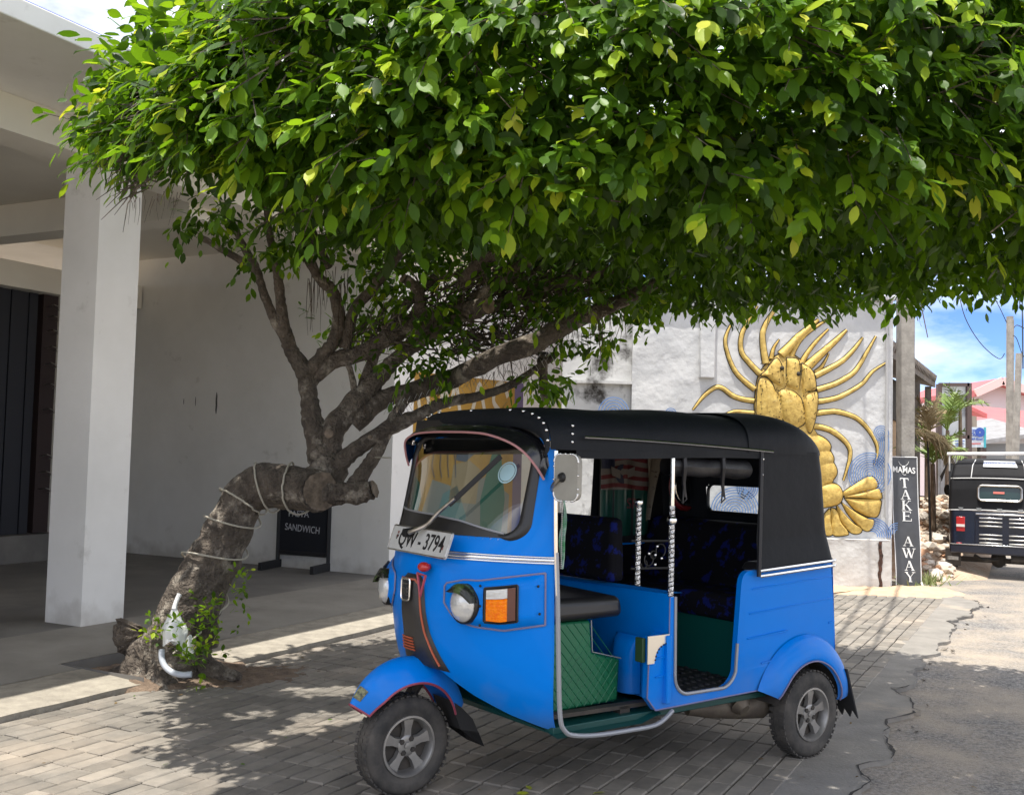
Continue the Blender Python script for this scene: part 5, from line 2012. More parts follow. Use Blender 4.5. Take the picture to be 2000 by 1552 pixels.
M_matb = mat('black_floor_mat', (.02, .02, .021), .6)
M_green = mat('green_quilted_vinyl', (.006, .13, .055), .42, col2=(.005, .105, .045), vscale=5)
M_dgreen = mat('dark_green_paint', (.004, .055, .050), .4)
M_tyre = mat('tyre_rubber', (.030, .029, .028), .85, col2=(.085, .076, .066), vscale=9, bump=.2, bscale=60)
M_alloy = mat('dull_alloy', (.36, .35, .33), .42, .75, col2=(.27, .26, .25), vscale=12)
M_under = mat('underbody', (.025, .023, .021), .8, col2=(.06, .05, .04), vscale=9)
M_plate = mat('grey_plate', (.52, .52, .50), .5, col2=(.46, .46, .44), vscale=8)
M_stripeo = mat('orange_pinstripe', (.42, .09, .035), .5)
M_edge = mat('grey_edge_trim', (.30, .31, .33), .45, .3)

# seat cloth: dark with blue blotches
M_seat = mat('patterned_seat_cloth', (.005, .005, .007), .8, spec=.15, col2=(.006, .006, .009), vscale=5, col3=(.006, .012, .11), v3scale=15, v3lo=.55, v3hi=.60)


def it(z, *pairs):
    xs, ys = [p[0] for p in pairs], [p[1] for p in pairs]
    return float(np.interp(z, xs, ys))


_zs = np.linspace(.3, 1.72, 200)
def _smooth(pairs):
    y = np.interp(_zs, [p[0] for p in pairs], [p[1] for p in pairs])
    for _ in range(40):
        y = np.concatenate([y[:1], (y[:-2] + 2 * y[1:-1] + y[2:]) / 4, y[-1:]])
    return y
_XF = _smooth([(.3, 1.74), (.40, 1.86), (.5, 1.935), (.62, 1.99), (.8, 2.025), (1.0, 2.02), (1.10, 1.985), (1.18, 1.945), (1.6, 1.745), (1.72, 1.70)])
_XA = _smooth([(.3, 1.60), (.38, 1.665), (.5, 1.69), (1.1, 1.70), (1.6, 1.685), (1.72, 1.68)])
_WW = _smooth([(.3, .535), (.38, .575), (.5, .60), (.7, .605), (1.1, .60), (1.6, .575), (1.72, .56)])
def cowl(tau, z, off=0.0):
    """tau -pi/2..pi/2 from the far door post round the nose to the near door post"""
    xf, xa, w = np.interp(z, _zs, _XF), np.interp(z, _zs, _XA), np.interp(z, _zs, _WW)
    s_, c_ = math.sin(tau), math.cos(tau)
    g = max(0.0, c_ * c_) ** .917
    x, y = xa + (xf - xa) * g, w * s_
    if off:
        # outward direction in plan
        d = .01
        t2 = min(math.pi / 2, tau + d)
        t1 = max(-math.pi / 2, tau - d)
        a = (xa + (xf - xa) * max(0, math.cos(t2)) ** 1.834, w * math.sin(t2))
        b = (xa + (xf - xa) * max(0, math.cos(t1)) ** 1.834, w * math.sin(t1))
        n_ = Vector((a[1] - b[1], -(a[0] - b[0]), 0)).normalized()
        x, y = x + n_.x * off, y + n_.y * off
    return Vector((x, y, z))
def tau_of(y, z):
    w = np.interp(z, _zs, _WW)
    return math.asin(max(-1, min(1, y / w)))
def cy_(y, z, off=0.0):
    return cowl(tau_of(y, z), z, off)


def zbot(tau):
    r = abs(math.sin(tau))
    return float(np.interp(r, [0, .22, .45, .7, .9, 1], [.565, .545, .455, .385, .345, .33]))
# windscreen opening outline in (y, z)
def rrect(y0, y1, z0, z1, rt, rb, n=8):
    out = []
    for (cy, cz, r, a0) in ((y1 - rb, z0 + rb, rb, -90), (y1 - rt, z1 - rt, rt, 0), (y0 + rt, z1 - rt, rt, 90), (y0 + rb, z0 + rb, rb, 180)):
        for i in range(n + 1):
            a = R(a0 + 90 * i / n)
            out.append((cy + r * math.cos(a), cz + r * math.sin(a)))
    return out
OPEN = rrect(-.485, .485, 1.155, 1.585, .12, .07)
def inside_open(y, z):
    yy = abs(y)
    if yy > .485 or z < 1.155 or z > 1.585:
        return False
    if z > 1.465 and yy > .365:
        return (yy - .365) ** 2 + (z - 1.465) ** 2 < .12 ** 2
    if z < 1.225 and yy > .415:
        return (yy - .415) ** 2 + (z - 1.225) ** 2 < .07 ** 2
    return True


m = MB()
ZT = 1.665
def cfn(a, b):
    tau = -math.pi / 2 + math.pi * a
    zb = zbot(tau)
    return cowl(tau, zb + (ZT - .07 * math.sin(tau) ** 6 - zb) * b)
def ckeep(a, b):
    p = cfn(a, b)
    return not inside_open(p.y, p.z)
m.grid(cfn, 110, 100, keep=ckeep)
# rolled lower lip
m.grid(lambda a, b: (lambda tau: cowl(tau, zbot(tau), -.0 - .05 * b) + Vector((-.02 * b, 0, -.012 * math.sin(b * 3.1) + .01 * b)))(-math.pi / 2 + math.pi * a), 110, 3)
m.build('front_cowl', M_blue, TUK, smooth='all')
# seal
m = MB()
n_o = len(OPEN)
cx_, cz_ = 0, 1.37
def ring(k, j):
    y, z = OPEN[k % n_o]
    dy, dz_ = y - cx_, z - cz_
    L = math.hypot(dy, dz_)
    o_ = (-.018, -.012, .006, .022, .034)[j]
    h = (.0, .009, .012, .010, .001)[j]
    yy = max(-.57, min(.57, y + dy / L * o_))
    return cy_(yy, z + dz_ / L * o_, h)
vv_ = [ring(k, j) for k in range(n_o) for j in range(5)]
m.add(vv_, [(k * 5 + j, ((k + 1) % n_o) * 5 + j, ((k + 1) % n_o) * 5 + j + 1, k * 5 + j + 1) for k in range(n_o) for j in range(4)])
m.build('windscreen_seal', M_seal, TUK, smooth='all')
m = MB()
def gpt(a, b):
    z = 1.14 + .46 * b
    y = -.50 + 1.0 * a
    return cy_(y, z, .0)
m.grid(gpt, 30, 16, keep=lambda a, b: inside_open((-.5 + a) * .97, 1.37 + (1.14 + .46 * b - 1.37) * .97))
glass = m.build('windscreen', M_glass, TUK, smooth='all')
# black band along the foot of the screen with a metal trim
def band_top(y):
    return float(np.interp(y, [-.5, -.3, 0, .2, .36, .48], [1.235, 1.232, 1.228, 1.212, 1.180, 1.158]))
m = MB()
m.grid(lambda a, b: (lambda y: cy_(y, 1.15 + (band_top(y) - 1.15) * b, .003))(-.48 + .95 * a), 30, 4)
m.build('screen_band', M_seal, glass, smooth='all')
m = MB()
m.tube([cy_(y, band_top(y), .007) for y in np.linspace(-.47, .42, 24)], .005, 6)
m.build('screen_trim', M_edge, glass, smooth=True)
# permit disc on the screen
m = MB()
pc = cy_(.36, 1.43, .004)
pn = (cy_(.37, 1.43) - cy_(.35, 1.43)).normalized()
pu = (cy_(.36, 1.45) - cy_(.36, 1.41)).normalized()
for r0, r1, o_ in ((0, .040, 0), (.043, .050, .001)):
    n_ = 24
    vv_ = []
    for i in range(n_):
        a = 2 * math.pi * i / n_
        for r_ in (r0, r1):
            vv_.append(pc + (pn * math.cos(a) + pu * math.sin(a)) * r_)
    m.add(vv_, [(2 * i, 2 * ((i + 1) % n_), 2 * ((i + 1) % n_) + 1, 2 * i + 1) for i in range(n_)])
m.build('permit_sticker', mat('pale_blue_sticker', (.33, .50, .55), .5), glass)

# header strip with coloured stickers, blue posts stay part of the cowl
M_hdr = mat('black_header', (.010, .010, .012), .3)
m = MB()
m.grid(lambda a, b: cowl(-1.25 + 2.5 * a, 1.585 + .085 * b, .006), 40, 4)
m.build('header_panel', M_hdr, TUK, smooth='all')
STK = {'red': (.42, .03, .04), 'blue': (.05, .20, .42), 'tan': (.45, .30, .16), 'white': (.66, .68, .62), 'green': (.02, .14, .07)}
STM = {k: mat('sticker_' + k, v, .35) for k, v in STK.items()}
for k, (y0, y1, key) in enumerate(((.05, .08, 'red'), (.08, .12, 'blue'), (.12, .15, 'tan'), (.15, .19, 'white'), (.19, .26, 'green'), (-.02, -.06, 'red'), (-.06, -.10, 'blue'), (-.10, -.13, 'tan'), (-.13, -.18, 'white'), (-.18, -.24, 'green'))):
    m = MB()
    sl = .02 if y0 > 0 else -.02
    m.grid(lambda a, b: cy_(y0 + (y1 - y0) * a + sl * (abs(b - .5) * 2 - .5), 1.612 + .035 * b, .010), 3, 4)
    m.build('sticker', STM[key], TUK, smooth='all')

# visor
VO = [(1.735, -.535, 1.44), (1.765, -.52, 1.50), (1.805, -.46, 1.565), (1.845, -.30, 1.598), (1.862, -.12, 1.606), (1.865, .05, 1.606), (1.86, .18, 1.604), (1.845, .30, 1.594), (1.815, .42, 1.560), (1.785, .49, 1.515), (1.755, .535, 1.455), (1.73, .555, 1.405)]
VI = [(1.70, -.545, 1.47), (1.70, -.54, 1.53), (1.705, -.50, 1.60), (1.715, -.30, 1.632), (1.725, -.12, 1.640), (1.73, .05, 1.642), (1.725, .18, 1.640), (1.715, .30, 1.632), (1.70, .42, 1.615), (1.695, .49, 1.585), (1.69, .535, 1.535), (1.69, .555, 1.47)]
vo, vi = catmull(VO, 5), catmull(VI, 5)
m = MB()
nvz = len(vo)
def vis_(a, b):
    i = min(nvz - 1, int(round(a * (nvz - 1))))
    p = vi[i] * (1 - b) + vo[i] * b
    return Vector((p[0], p[1], p[2] + .018 * math.sin(math.pi * b)))
m.grid(vis_, nvz - 1, 8)
vis_o = m.build('sun_visor', M_visor, TUK, smooth='all')
m = MB()
m.tube([Vector(p) for p in vo], .0055, 6)
m.build('visor_trim', M_pink, vis_o, smooth=True)
for y_, x_ in ((-.50, 1.74), (.565, 1.71)):
    m = MB()
    m.box((x_, y_, 1.555), (.03, .05, .022))
    m.sphere((x_ + .005, y_ + .02, 1.565), .012, 8, 6)
    m.build('visor_bracket', CHROME, vis_o, bevel=.003)

# chrome belt strip
m = MB()
for z0, z1, o_ in ((1.048, 1.056, .010), (1.058, 1.072, .012), (1.074, 1.081, .010)):
    m.grid(lambda a, b: (lambda tau: cowl(tau, (z0 if b < .5 else z1), o_ if b not in (0, 1) else .002) if b in (0, 1) else cowl(tau, (z0 + z1) / 2, o_))(-1.50 + 3.02 * a), 80, 2)
m.build('belt_strip', CHROME, TUK, smooth='all')
# number plate, flat, slightly raised off the cowl
plo = cy_(-.115, 1.075, .02)
pdx = (Vector((1.945, .115, 1.08)) - Vector((1.985, -.345, 1.045))).normalized()
P_tl, P_tr, P_br, P_bl = Vector((1.925, -.305, 1.162)), Vector((1.955, .155, 1.165)), Vector((2.005, .205, 1.062)), Vector((1.975, -.33, 1.048))
P_c = Vector((2.0, .005, 1.108))
xd = Vector((.06, 1, .035)).normalized()
yd = Vector((-.32, .02, .95)).normalized()
xd = (xd - yd * xd.dot(yd)).normalized()
zd = xd.cross(yd)
if zd.x < 0:
    zd = -zd
Mp = Matrix(((xd.x, yd.x, zd.x, P_c.x), (xd.y, yd.y, zd.y, P_c.y), (xd.z, yd.z, zd.z, P_c.z), (0, 0, 0, 1)))
m = MB()
m.poly([(a, b) for a, b in rrect(-.275, .275, -.060, .060, .012, .012, 4)], lambda a, b: Mp @ Vector((a, b, -.004)), lambda a, b: Mp @ Vector((a, b, .004)))
plate = m.build('number_plate', M_plate, TUK)
m = MB()
rp_ = rrect(-.273, .273, -.058, .058, .012, .012, 4)
m.tube([Mp @ Vector((a, b, .005)) for a, b in rp_ + rp_[:1]], .0035, 5, cap=False)
m.build('plate_rim', STEEL, plate, smooth=True)
BLK = mat('black_lettering', (.008, .008, .009), .5)
text('plate_text', 'QW - 3794', .104, Mp @ Matrix.Translation((.018, -.002, .0045)), BLK, plate, sx=.86, bold=.0012)
for k, yy in enumerate((.030, .004, -.022)):
    text('plate_mark', ('', 'SP', '\u0dc1')[k] if k == 1 else ' ', .03, Mp @ Matrix.Translation((-.213, yy, .0045)), BLK, plate, sx=.7)
m = MB()
for (a, b, w, h, k) in ((-.214, .026, .016, .012, 0), (-.214, .008, .02, .010, 1), (.226, -.012, .014, .02, 0)):
    m.add([Mp @ Vector((a + sx * w / 2, b + sy * h / 2, .0046)) for sx, sy in ((-1, -1), (1, -1), (1, 1), (-1, 1))], [(0, 1, 2, 3)])
m.build('plate_seal', mat('plate_emblem', (.20, .07, .06), .6), plate)
# wiper
m = MB()
W0 = cy_(-.06, 1.145, .045)
Wp = [W0, W0 + Vector((.03, .05, .005)), Vector((2.0, .06, 1.185)), Vector((1.975, .12, 1.245)), Vector((1.945, .20, 1.31))]
m.tube([Vector(p) for p in catmull([tuple(p) for p in Wp], 5)], [.012 - .004 * i / 20 for i in range(21)], 8)
wip = m.build('wiper_arm', STEEL, TUK, smooth=True)
m = MB()
m.bar((1.955, .17, 1.28), (1.83, .375, 1.50), .010, .022)
m.build('wiper_blade', RUBBER, wip)
m = MB()
m.lathe([(.0, .03), (.02, .03), (.022, .0), (.024, -.03)], W0 + Vector((.0, -.01, -.004)), 'X', 10)
m.build('wiper_boss', DARKMETAL, wip, smooth=True)

# black nose strip with badge, pinstripe, vents
m = MB()
def nose(a, b):
    z = .548 + .415 * b
    hw = float(np.interp(b, [0, .12, .4, .8, .93, 1], [.165, .145, .100, .085, .080, .055]))
    c0 = float(np.interp(b, [0, 1], [.02, -.0]))
    y = c0 + hw * (2 * a - 1)
    bulge = .030 * (1 - (2 * a - 1) ** 4)
    if b in (0, 1):
        bulge = 0
    return cy_(y, z, .002 + bulge)
m.grid(nose, 16, 24)
ns = m.build('nose_strip', mat('black_nose_plastic', (.022, .020, .019), .42, col2=(.035, .032, .03), vscale=7), TUK, smooth='all')
m = MB()
def npt(a, b, o_=.005):
    p = nose(a, b)
    return p + Vector((o_, 0, 0))
for sgn in (1,):
    L = [npt(.93, b) for b in np.linspace(.06, .9, 20)] + [npt(a, .955) for a in np.linspace(.85, .1, 8)]
    m.tube(L, .0055, 5)
m.build('pinstripe', M_stripeo, ns, smooth=True)
bc_ = npt(.5, .84, .006)
m = MB()
Mb = Matrix.Translation(bc_)
bo = rrect(-.035, .035, -.048, .048, .012, .02, 4)
m.tube([bc_ + Vector((.004 - b * .02, a, b)) for a, b in bo + bo[:1]], .005, 5, cap=False)
m.build('badge_rim', CHROME, ns, smooth=True)
m = MB()
m.poly(bo, lambda a, b: bc_ + Vector((-.002 - b * .02, a, b)), lambda a, b: bc_ + Vector((.003 - b * .02, a, b)))
m.build('badge', mat('dark_badge', (.03, .03, .032), .4), ns)
text('badge_text', 'RE', .052, frame_m(bc_ + Vector((.0055, 0, -.012)), (0, 1, 0), (-.02, 0, 1)), STEEL, ns, sx=.75)
m = MB()
m.bar(bc_ + Vector((.0055, -.02, .026)), bc_ + Vector((.0055, .02, .026)), .004, .006)
m.build('badge_bar', STEEL, ns)
for k in range(5):
    m = MB()
    b0 = .19 + k * .032
    L = [npt(a, b0, .004) for a in np.linspace(.10, .55, 6)]
    m.tube(L, .0042, 4)
    m.build('vent_slot', M_stripeo if k != 9 else BLACK, ns)
# warning reflector: red lamp over a red triangle
m = MB()
c0 = cy_(.105, 1.005, .035)
m.sphere(c0, (.026, .036, .022), 12, 8)
m.tube([c0 + Vector((-.03, 0, 0)), c0], .014, 6)
rw = m.build('red_reflector', RED_PLASTIC, TUK, smooth='all')
m = MB()
tri = [c0 + Vector((.012, -.032, -.03)), c0 + Vector((.012, .034, -.034)), c0 + Vector((.022, .012, -.125))]
m.tube(tri + [tri[0]], .0065, 5, cap=False)
m.build('reflector_frame', mat('dull_red_frame', (.40, .06, .08), .5), rw, smooth=True)

# headlamp housings
def housing(sg_):
    y0, y1 = .225, .575
    def zt(y):
        return float(np.interp(y, [.22, .30, .36, .45, .58], [.945, .965, .966, .985, 1.012]))
    def zb_(y):
        return float(np.interp(y, [.22, .26, .34, .45, .58], [.845, .79, .770, .762, .795]))
    m_ = MB()
    def hp(a, b, o_):
        tau = R(20) + (R(74) - R(20)) * a
        y = .602 * math.sin(tau)
        z = zb_(y) + (zt(y) - zb_(y)) * b
        return cowl(sg_ * tau, z, o_)
    def fn(a, b):
        e = min(a, 1 - a) * 4.0
        f = min(b, 1 - b) * 5.0
        k = min(1, e * 1.6) ** .6 * min(1, f) ** .6
        return hp(a, b, .001 + .038 * k)
    m_.grid(fn, 34, 22)
    h_ = m_.build('headlamp_housing', M_blue, TUK, smooth='all')
    m_ = MB()
    per = [(a, .0) for a in np.linspace(0.02, 1, 20)] + [(1, b) for b in np.linspace(0, 1, 6)] + [(a, 1) for a in np.linspace(1, .02, 20)] + [(.0, b) for b in (.85, .5, .15)]
    m_.tube([hp(a, b, .006) for a, b in per] + [hp(*per[0], .006)], .0045, 5, cap=False)
    m_.build('housing_gasket', mat('mauve_gasket', (.20, .19, .30), .5), h_, smooth=True)
    # lamp
    def fr_(a, b, o_):
        c_ = hp(a, b, o_)
        t_ = (hp(a + .03, b, o_) - hp(a - .03, b, o_)).normalized()
        return c_, t_
    # lamp socket, the bulb faces straight ahead
    lc = hp(.20, .47, .030)
    ax_ = Vector((.96, .22 * sg_, .02)).normalized()
    u_ = Vector((0, 0, 1))
    w_ = ax_.cross(u_).normalized()
    u_ = w_.cross(ax_)
    def disc(prof, n=26):
        mm = MB()
        vv2, m2 = [], len(prof)
        for i in range(n):
            an = 2 * math.pi * i / n
            for r_, h in prof:
                vv2.append(lc + ax_ * h + (w_ * math.cos(an) * .9 + u_ * math.sin(an)) * r_)
        mm.add(vv2, [(i * m2 + j, ((i + 1) % n) * m2 + j, ((i + 1) % n) * m2 + j + 1, i * m2 + j + 1) for i in range(n) for j in range(m2 - 1)])
        return mm
    disc([(.088, -.02), (.086, .004), (.080, .010), (.076, .004)]).build('headlamp_rim', M_seal, h_, smooth=True)
    disc([(.078, .004), (.07, .018), (.05, .030), (.025, .036), (.001, .038)]).build('headlamp', M_lens, h_, smooth='all')
    # eyelid cover
    mm = MB()
    vv2 = []
    for i in range(15):
        an = R(8 + 138 * i / 14)
        for r_, h in ((.086, -.004), (.088, .030), (.06, .048), (.045, .044)):
            k = math.sin(math.pi * i / 14) ** .5
            r2_ = .086 + (r_ - .086) * k if r_ < .086 else r_
            vv2.append(lc + ax_ * h + (w_ * -math.cos(an) * .9 * sg_ + u_ * math.sin(an)) * r2_)
    mm.add(vv2, [(i * 4 + j, (i + 1) * 4 + j, (i + 1) * 4 + j + 1, i * 4 + j + 1) for i in range(14) for j in range(3)])
    mm.build('lamp_eyelid', mat('black_eyelid', (.015, .017, .012), .25, col2=(.05, .09, .02), vscale=14, vlo=.5, vhi=.62), h_, smooth='all')
    # indicator
    for (b0, b1, M_, nm) in ((.19, .62, M_orange, 'indicator_lens'), (.625, .81, M_lens, 'marker_lens')):
        mm = MB()
        def ind(a, b):
            return hp(.40 + .255 * a, b0 + (b1 - b0) * b, .048 + .008 * math.sin(math.pi * a) + .002 * math.sin(b * 40))
        mm.grid(ind, 10, 14)
        mm.build(nm, M_, h_, smooth='all')
    mm = MB()
    L = [hp(.385 + .285 * a, .165, .042) for a in np.linspace(0, 1, 6)] + [hp(.67, b, .042) for b in np.linspace(.165, .835, 6)] + [hp(.67 - .285 * a, .835, .042) for a in np.linspace(0, 1, 6)] + [hp(.385, b, .042) for b in np.linspace(.835, .165, 6)]
    mm.tube(L, .007, 5)
    mm.build('indicator_bezel', M_seal, h_, smooth=True)
    mm = MB()
    mm.grid(lambda a, b: hp(.585 + .075 * a, .19 + .62 * b, .0565), 4, 6)
    mm.build('indicator_end', mat('smoked_lens', (.10, .03, .02), .2, coat=.5), h_, smooth='all')
    for a, b in ((.345, .90), (.345, .48), (.345, .08), (.90, .78), (.92, .25)):
        mm = MB()
        mm.sphere(hp(a, b, .041), .006, 8, 5)
        mm.build('screw', DARKMETAL, h_, smooth='all')
    return h_
housing(1)
housing(-1)
# horn/spotlamp bracket of the far lamp seen past the nose is the far housing itself

# front wheel, rear wheels
def wheel(c, R_, wd, side, name='wheel', par=TUK):
    wobj = empty(name, c)
    wobj.parent = par
    m_ = MB()
    hw = wd / 2
    prof = [(R_ * .60, -hw * .80), (R_ * .72, -hw * 1.0), (R_ * .88, -hw * .97), (R_ * .965, -hw * .72), (R_, -hw * .40), (R_, hw * .40), (R_ * .965, hw * .72), (R_ * .88, hw * .97), (R_ * .72, hw * 1.0), (R_ * .60, hw * .80)]
    m_.lathe(prof, (0, 0, 0), 'Y', 48)
    m_.build('tyre', M_tyre, wobj, smooth=True, angle=60)
    # tread blocks
    m_ = MB()
    for k in range(44):
        a = 2 * math.pi * k / 44
        for yy, sk in ((-hw * .55, .03), (0, 0), (hw * .55, -.03)):
            a2 = a + sk + (.07 if yy == 0 else 0)
            p = Vector((math.cos(a2) * (R_ - .001), yy, math.sin(a2) * (R_ - .001)))
            Mx = Matrix.Rotation(-a2, 3, 'Y')
            m_.box(p, (.008, hw * .46, R_ * .085), Mx)
    m_.build('tread', M_tyre, wobj)
    s_ = side
    rim = MB()
    rr_ = R_ * .59
    rim.lathe([(rr_ * 1.05, s_ * hw * .78), (rr_ * 1.04, s_ * hw * .95), (rr_ * .97, s_ * hw * .96), (rr_ * .90, s_ * hw * .70), (rr_ * .86, s_ * hw * .15)], (0, 0, 0), 'Y', 40)
    rim.build('rim', M_alloy, wobj, smooth=True, angle=50)
    sp_ = MB()
    for k in range(5):
        a = 2 * math.pi * k / 5 + .35
        ca, sa = math.cos(a), math.sin(a)
        pts = []
        for r_, w_, h in ((rr_ * .18, rr_ * .20, hw * .55), (rr_ * .55, rr_ * .155, hw * .62), (rr_ * .93, rr_ * .26, hw * .66)):
            c_ = Vector((ca * r_, 0, sa * r_))
            t_ = Vector((-sa, 0, ca))
            pts.append([c_ - t_ * w_ + Vector((0, s_ * (h - .02), 0)), c_ - t_ * w_ * .8 + Vector((0, s_ * h, 0)), c_ + t_ * w_ * .8 + Vector((0, s_ * h, 0)), c_ + t_ * w_ + Vector((0, s_ * (h - .02), 0))])
        vv2 = [p for q in pts for p in q]
        sp_.add(vv2, [(i * 4 + j, i * 4 + j + 1, (i + 1) * 4 + j + 1, (i + 1) * 4 + j) for i in range(2) for j in range(3)])
    sp_.lathe([(rr_ * .36, s_ * hw * .30), (rr_ * .36, s_ * hw * .60), (rr_ * .30, s_ * hw * .66), (rr_ * .12, s_ * hw * .62), (.001, s_ * hw * .62)], (0, 0, 0), 'Y', 20)
    sp_.build('spokes', M_alloy, wobj, smooth=True, angle=45)
    dr = MB()
    dr.lathe([(.001, s_ * hw * .10), (rr_ * .88, s_ * hw * .12), (rr_ * .88, -s_ * hw * .5)], (0, 0, 0), 'Y', 28)
    dr.build('brake_drum', M_under, wobj, smooth=True)
    hub = MB()
    hub.lathe([(rr_ * .13, s_ * hw * .60), (rr_ * .12, s_ * hw * .74), (.001, s_ * hw * .76)], (0, 0, 0), 'Y', 14)
    hub.build('hub_cap', M_alloy, wobj, smooth=True)
    for k in range(4):
        a = 2 * math.pi * k / 4 + .6
        b_ = MB()
        b_.lathe([(.0135, s_ * hw * .55), (.0125, s_ * hw * .72), (.001, s_ * hw * .72)], (math.cos(a) * rr_ * .27, 0, math.sin(a) * rr_ * .27), 'Y', 6)
        b_.build('wheel_nut', M_under, wobj)
    return wobj
wheel((2.052, 0, .214), .217, .115, 1)
wheel((0, .60, .217), .220, .120, 1)
wheel((0, -.60, .217), .220, .120, -1)
# axles, fork, undertray
m = MB()
m.bar((0, -.5, .22), (0, .5, .22), .09, .09)
m.build('rear_axle', M_under, TUK)
m = MB()
m.tube([(2.052, -.075, .214), (2.0, -.08, .36), (1.90, -.04, .55)], [.03, .028, .03], 8)
m.build('front_fork', M_under, TUK, smooth=True)

# front mudguard
def guard(a, b):
    an = R(22 + 126 * a)          # from the rear round over the top to the front
    r_ = .318 + .02 * math.cos(an - 1.2)
    hw = float(np.interp(a, [0, .25, .55, .85, 1], [.085, .10, .105, .085, .035]))
    t = 2 * b - 1
    dr_ = .075 * abs(t) ** 2.6
    cx0, cz0 = 2.052, .236
    rr_ = r_ - dr_ + .025 * (1 - abs(t) ** 2)
    fx = cx0 - math.cos(math.pi - an) * 0
    return Vector((cx0 - rr_ * math.cos(an) * .93, hw * t, cz0 + rr_ * math.sin(an)))
m = MB()
m.grid(lambda a, b: guard(a, b), 44, 18)
fg = m.build('front_mudguard', M_blue, TUK, smooth='all')
m = MB()
m.tube([guard(a, 1) for a in np.linspace(0, 1, 30)] + [guard(1, b) for b in np.linspace(1, 0, 8)] + [guard(a, 0) for a in np.linspace(1, 0, 30)], .0055, 5)
m.build('guard_edge', mat('red_edge_trim', (.28, .05, .08), .5), fg, smooth=True)
m = MB()
m.grid(lambda a, b: guard(.885 + .075 * a, .52 + .28 * b) + Vector((.004, .002, .004)), 5, 5)
m.build('guard_sticker', mat('dark_sticker', (.02, .03, .03), .5, col2=(.25, .25, .12), vscale=60), fg, smooth='all')
m = MB()
m.poly([(1.80, .36), (1.86, .40), (1.80, .26), (1.70, .235), (1.665, .165), (1.735, .30)], lambda a, b: (a, -.06, b), lambda a, b: (a, .085, b))
m.build('front_mud_flap', RUBBER, TUK)

# ---------------------------------------------------------------- body behind the cowl
SY = .618
def arc(cx, cz, r, a0, a1, n=8):
    return [(cx + r * math.cos(R(a0 + (a1 - a0) * i / n)), cz + r * math.sin(R(a0 + (a1 - a0) * i / n))) for i in range(n + 1)]
side_out = [(1.085, .363), (1.145, .425), (1.148, .700), (1.020, .700), (1.020, .872), (.984, .872), (.975, .51)] + arc(.875, .515, .10, -2, -84, 6) + arc(.645, .510, .097, -96, -165, 6) + \
           [(.548, .62), (.522, .90)] + arc(.458, .905, .062, 5, 88, 5) + [(.40, .967), (-.215, 1.004), (-.262, .60), (-.27, .50)] + arc(0, .22, .285, 82, 30, 10)[0:0] + \
           [(-.27, .42), (-.22, .40)] + arc(.0, .225, .275, 140, 32, 14) + [(.30, .372)]
def sidep(sg_, off=0.0):
    def tuck(x, z):
        # the lower flank draws in a little and the tail narrows
        return sg_ * (SY + off - .018 * max(0, .55 - z) / .2 - .020 * max(0, (-x + .05)) / .3)
    return tuck
for sg_ in (1,):
    tk = sidep(sg_)
    m = MB()
    m.poly(side_out, lambda a, b: (a, tk(a, b), b), lambda a, b: (a, tk(a, b) - sg_ * .03, b))
    m.build('side_panel', M_blue, TUK, bevel=.005)
    # pressed creases on the rear quarter
    m = MB()
    for (xa, za, xb, zb_) in ((.44, .875, -.235, .905), (.46, .755, -.245, .790), (.47, .635, .16, .650), (.36, .505, .24, .512), (-.20, .66, -.255, .665)):
        P = [(xa, tk(xa, za) + .0005, za), (xb, tk(xb, zb_) + .0005, zb_)]
        m.bar(P[0], P[1], .006, .007)
        m.build('body_crease', M_blue, TUK, bevel=.002)
        m = MB()
    for (xa, za, xb, zb_) in ((1.11, .600, 1.0, .604), (1.10, .515, .99, .522)):
        m.bar((xa, tk(xa, za), za), (xb, tk(xb, zb_), zb_), .005, .006)
        m.build('body_crease', M_blue, TUK, bevel=.002)
        m = MB()
    m = MB()
    # beading of the door edge
    bead = [(.984, .872), (.975, .51)] + arc(.875, .515, .10, -2, -84, 6) + arc(.645, .510, .097, -96, -165, 6) + [(.548, .62)]
    m.tube([(a, tk(a, b) + .002, b) for a, b in bead], .0085, 6)
    m.build('door_beading', M_edge, TUK, smooth=True)
    m = MB()
    m.tube([(a, tk(a, b) + .002, b) for a, b in ((1.085, .363), (1.145, .425), (1.148, .62))], .004, 5)
    m.tube([(a, tk(a, b) + .002, b) for a, b in ((1.085, .363), (.30, .372))], .004, 5)
    m.tube([(a, tk(a, b) + .002, b) for a, b in ((1.020, .70), (1.020, .87))], .003, 5)
    m.build('panel_edge', mat('mauve_edge', (.16, .16, .30), .5), TUK, smooth=True)
# far flank, closed up to the waist
m = MB()
far = [(1.70, .36), (1.70, .98), (-.215, 1.0), (-.27, .5), (-.22, .40)] + arc(.0, .225, .275, 140, 32, 14)
m.poly(far, lambda a, b: (a, -SY, b), lambda a, b: (a, -SY + .03, b))
m.build('far_side_panel', M_blue, TUK)
m = MB()
m.poly([(1.70, .36), (1.70, .97), (-.20, .99), (-.2, .4)], lambda a, b: (a, -SY + .034, b), lambda a, b: (a, -SY + .04, b))
m.build('far_side_trim', M_seat, TUK)
# tail
m = MB()
m.grid(lambda a, b: Vector((-.235 - .035 * (1 - b) - .03 * math.sin(math.pi * a), -.598 + 1.196 * a, .42 + .58 * b)), 16, 8)
m.build('tail_panel', M_blue, TUK, smooth='all')
m = MB()
m.box((-.27, 0, .40), (.05, 1.1, .08))
m.build('rear_bumper', BLACK, TUK, bevel=.01)
for s_ in (-1, 1):
    m = MB()
    m.box((-.30, .5 * s_, .50), (.03, .09, .11))
    m.build('tail_lamp', RED_PLASTIC, TUK, bevel=.008)
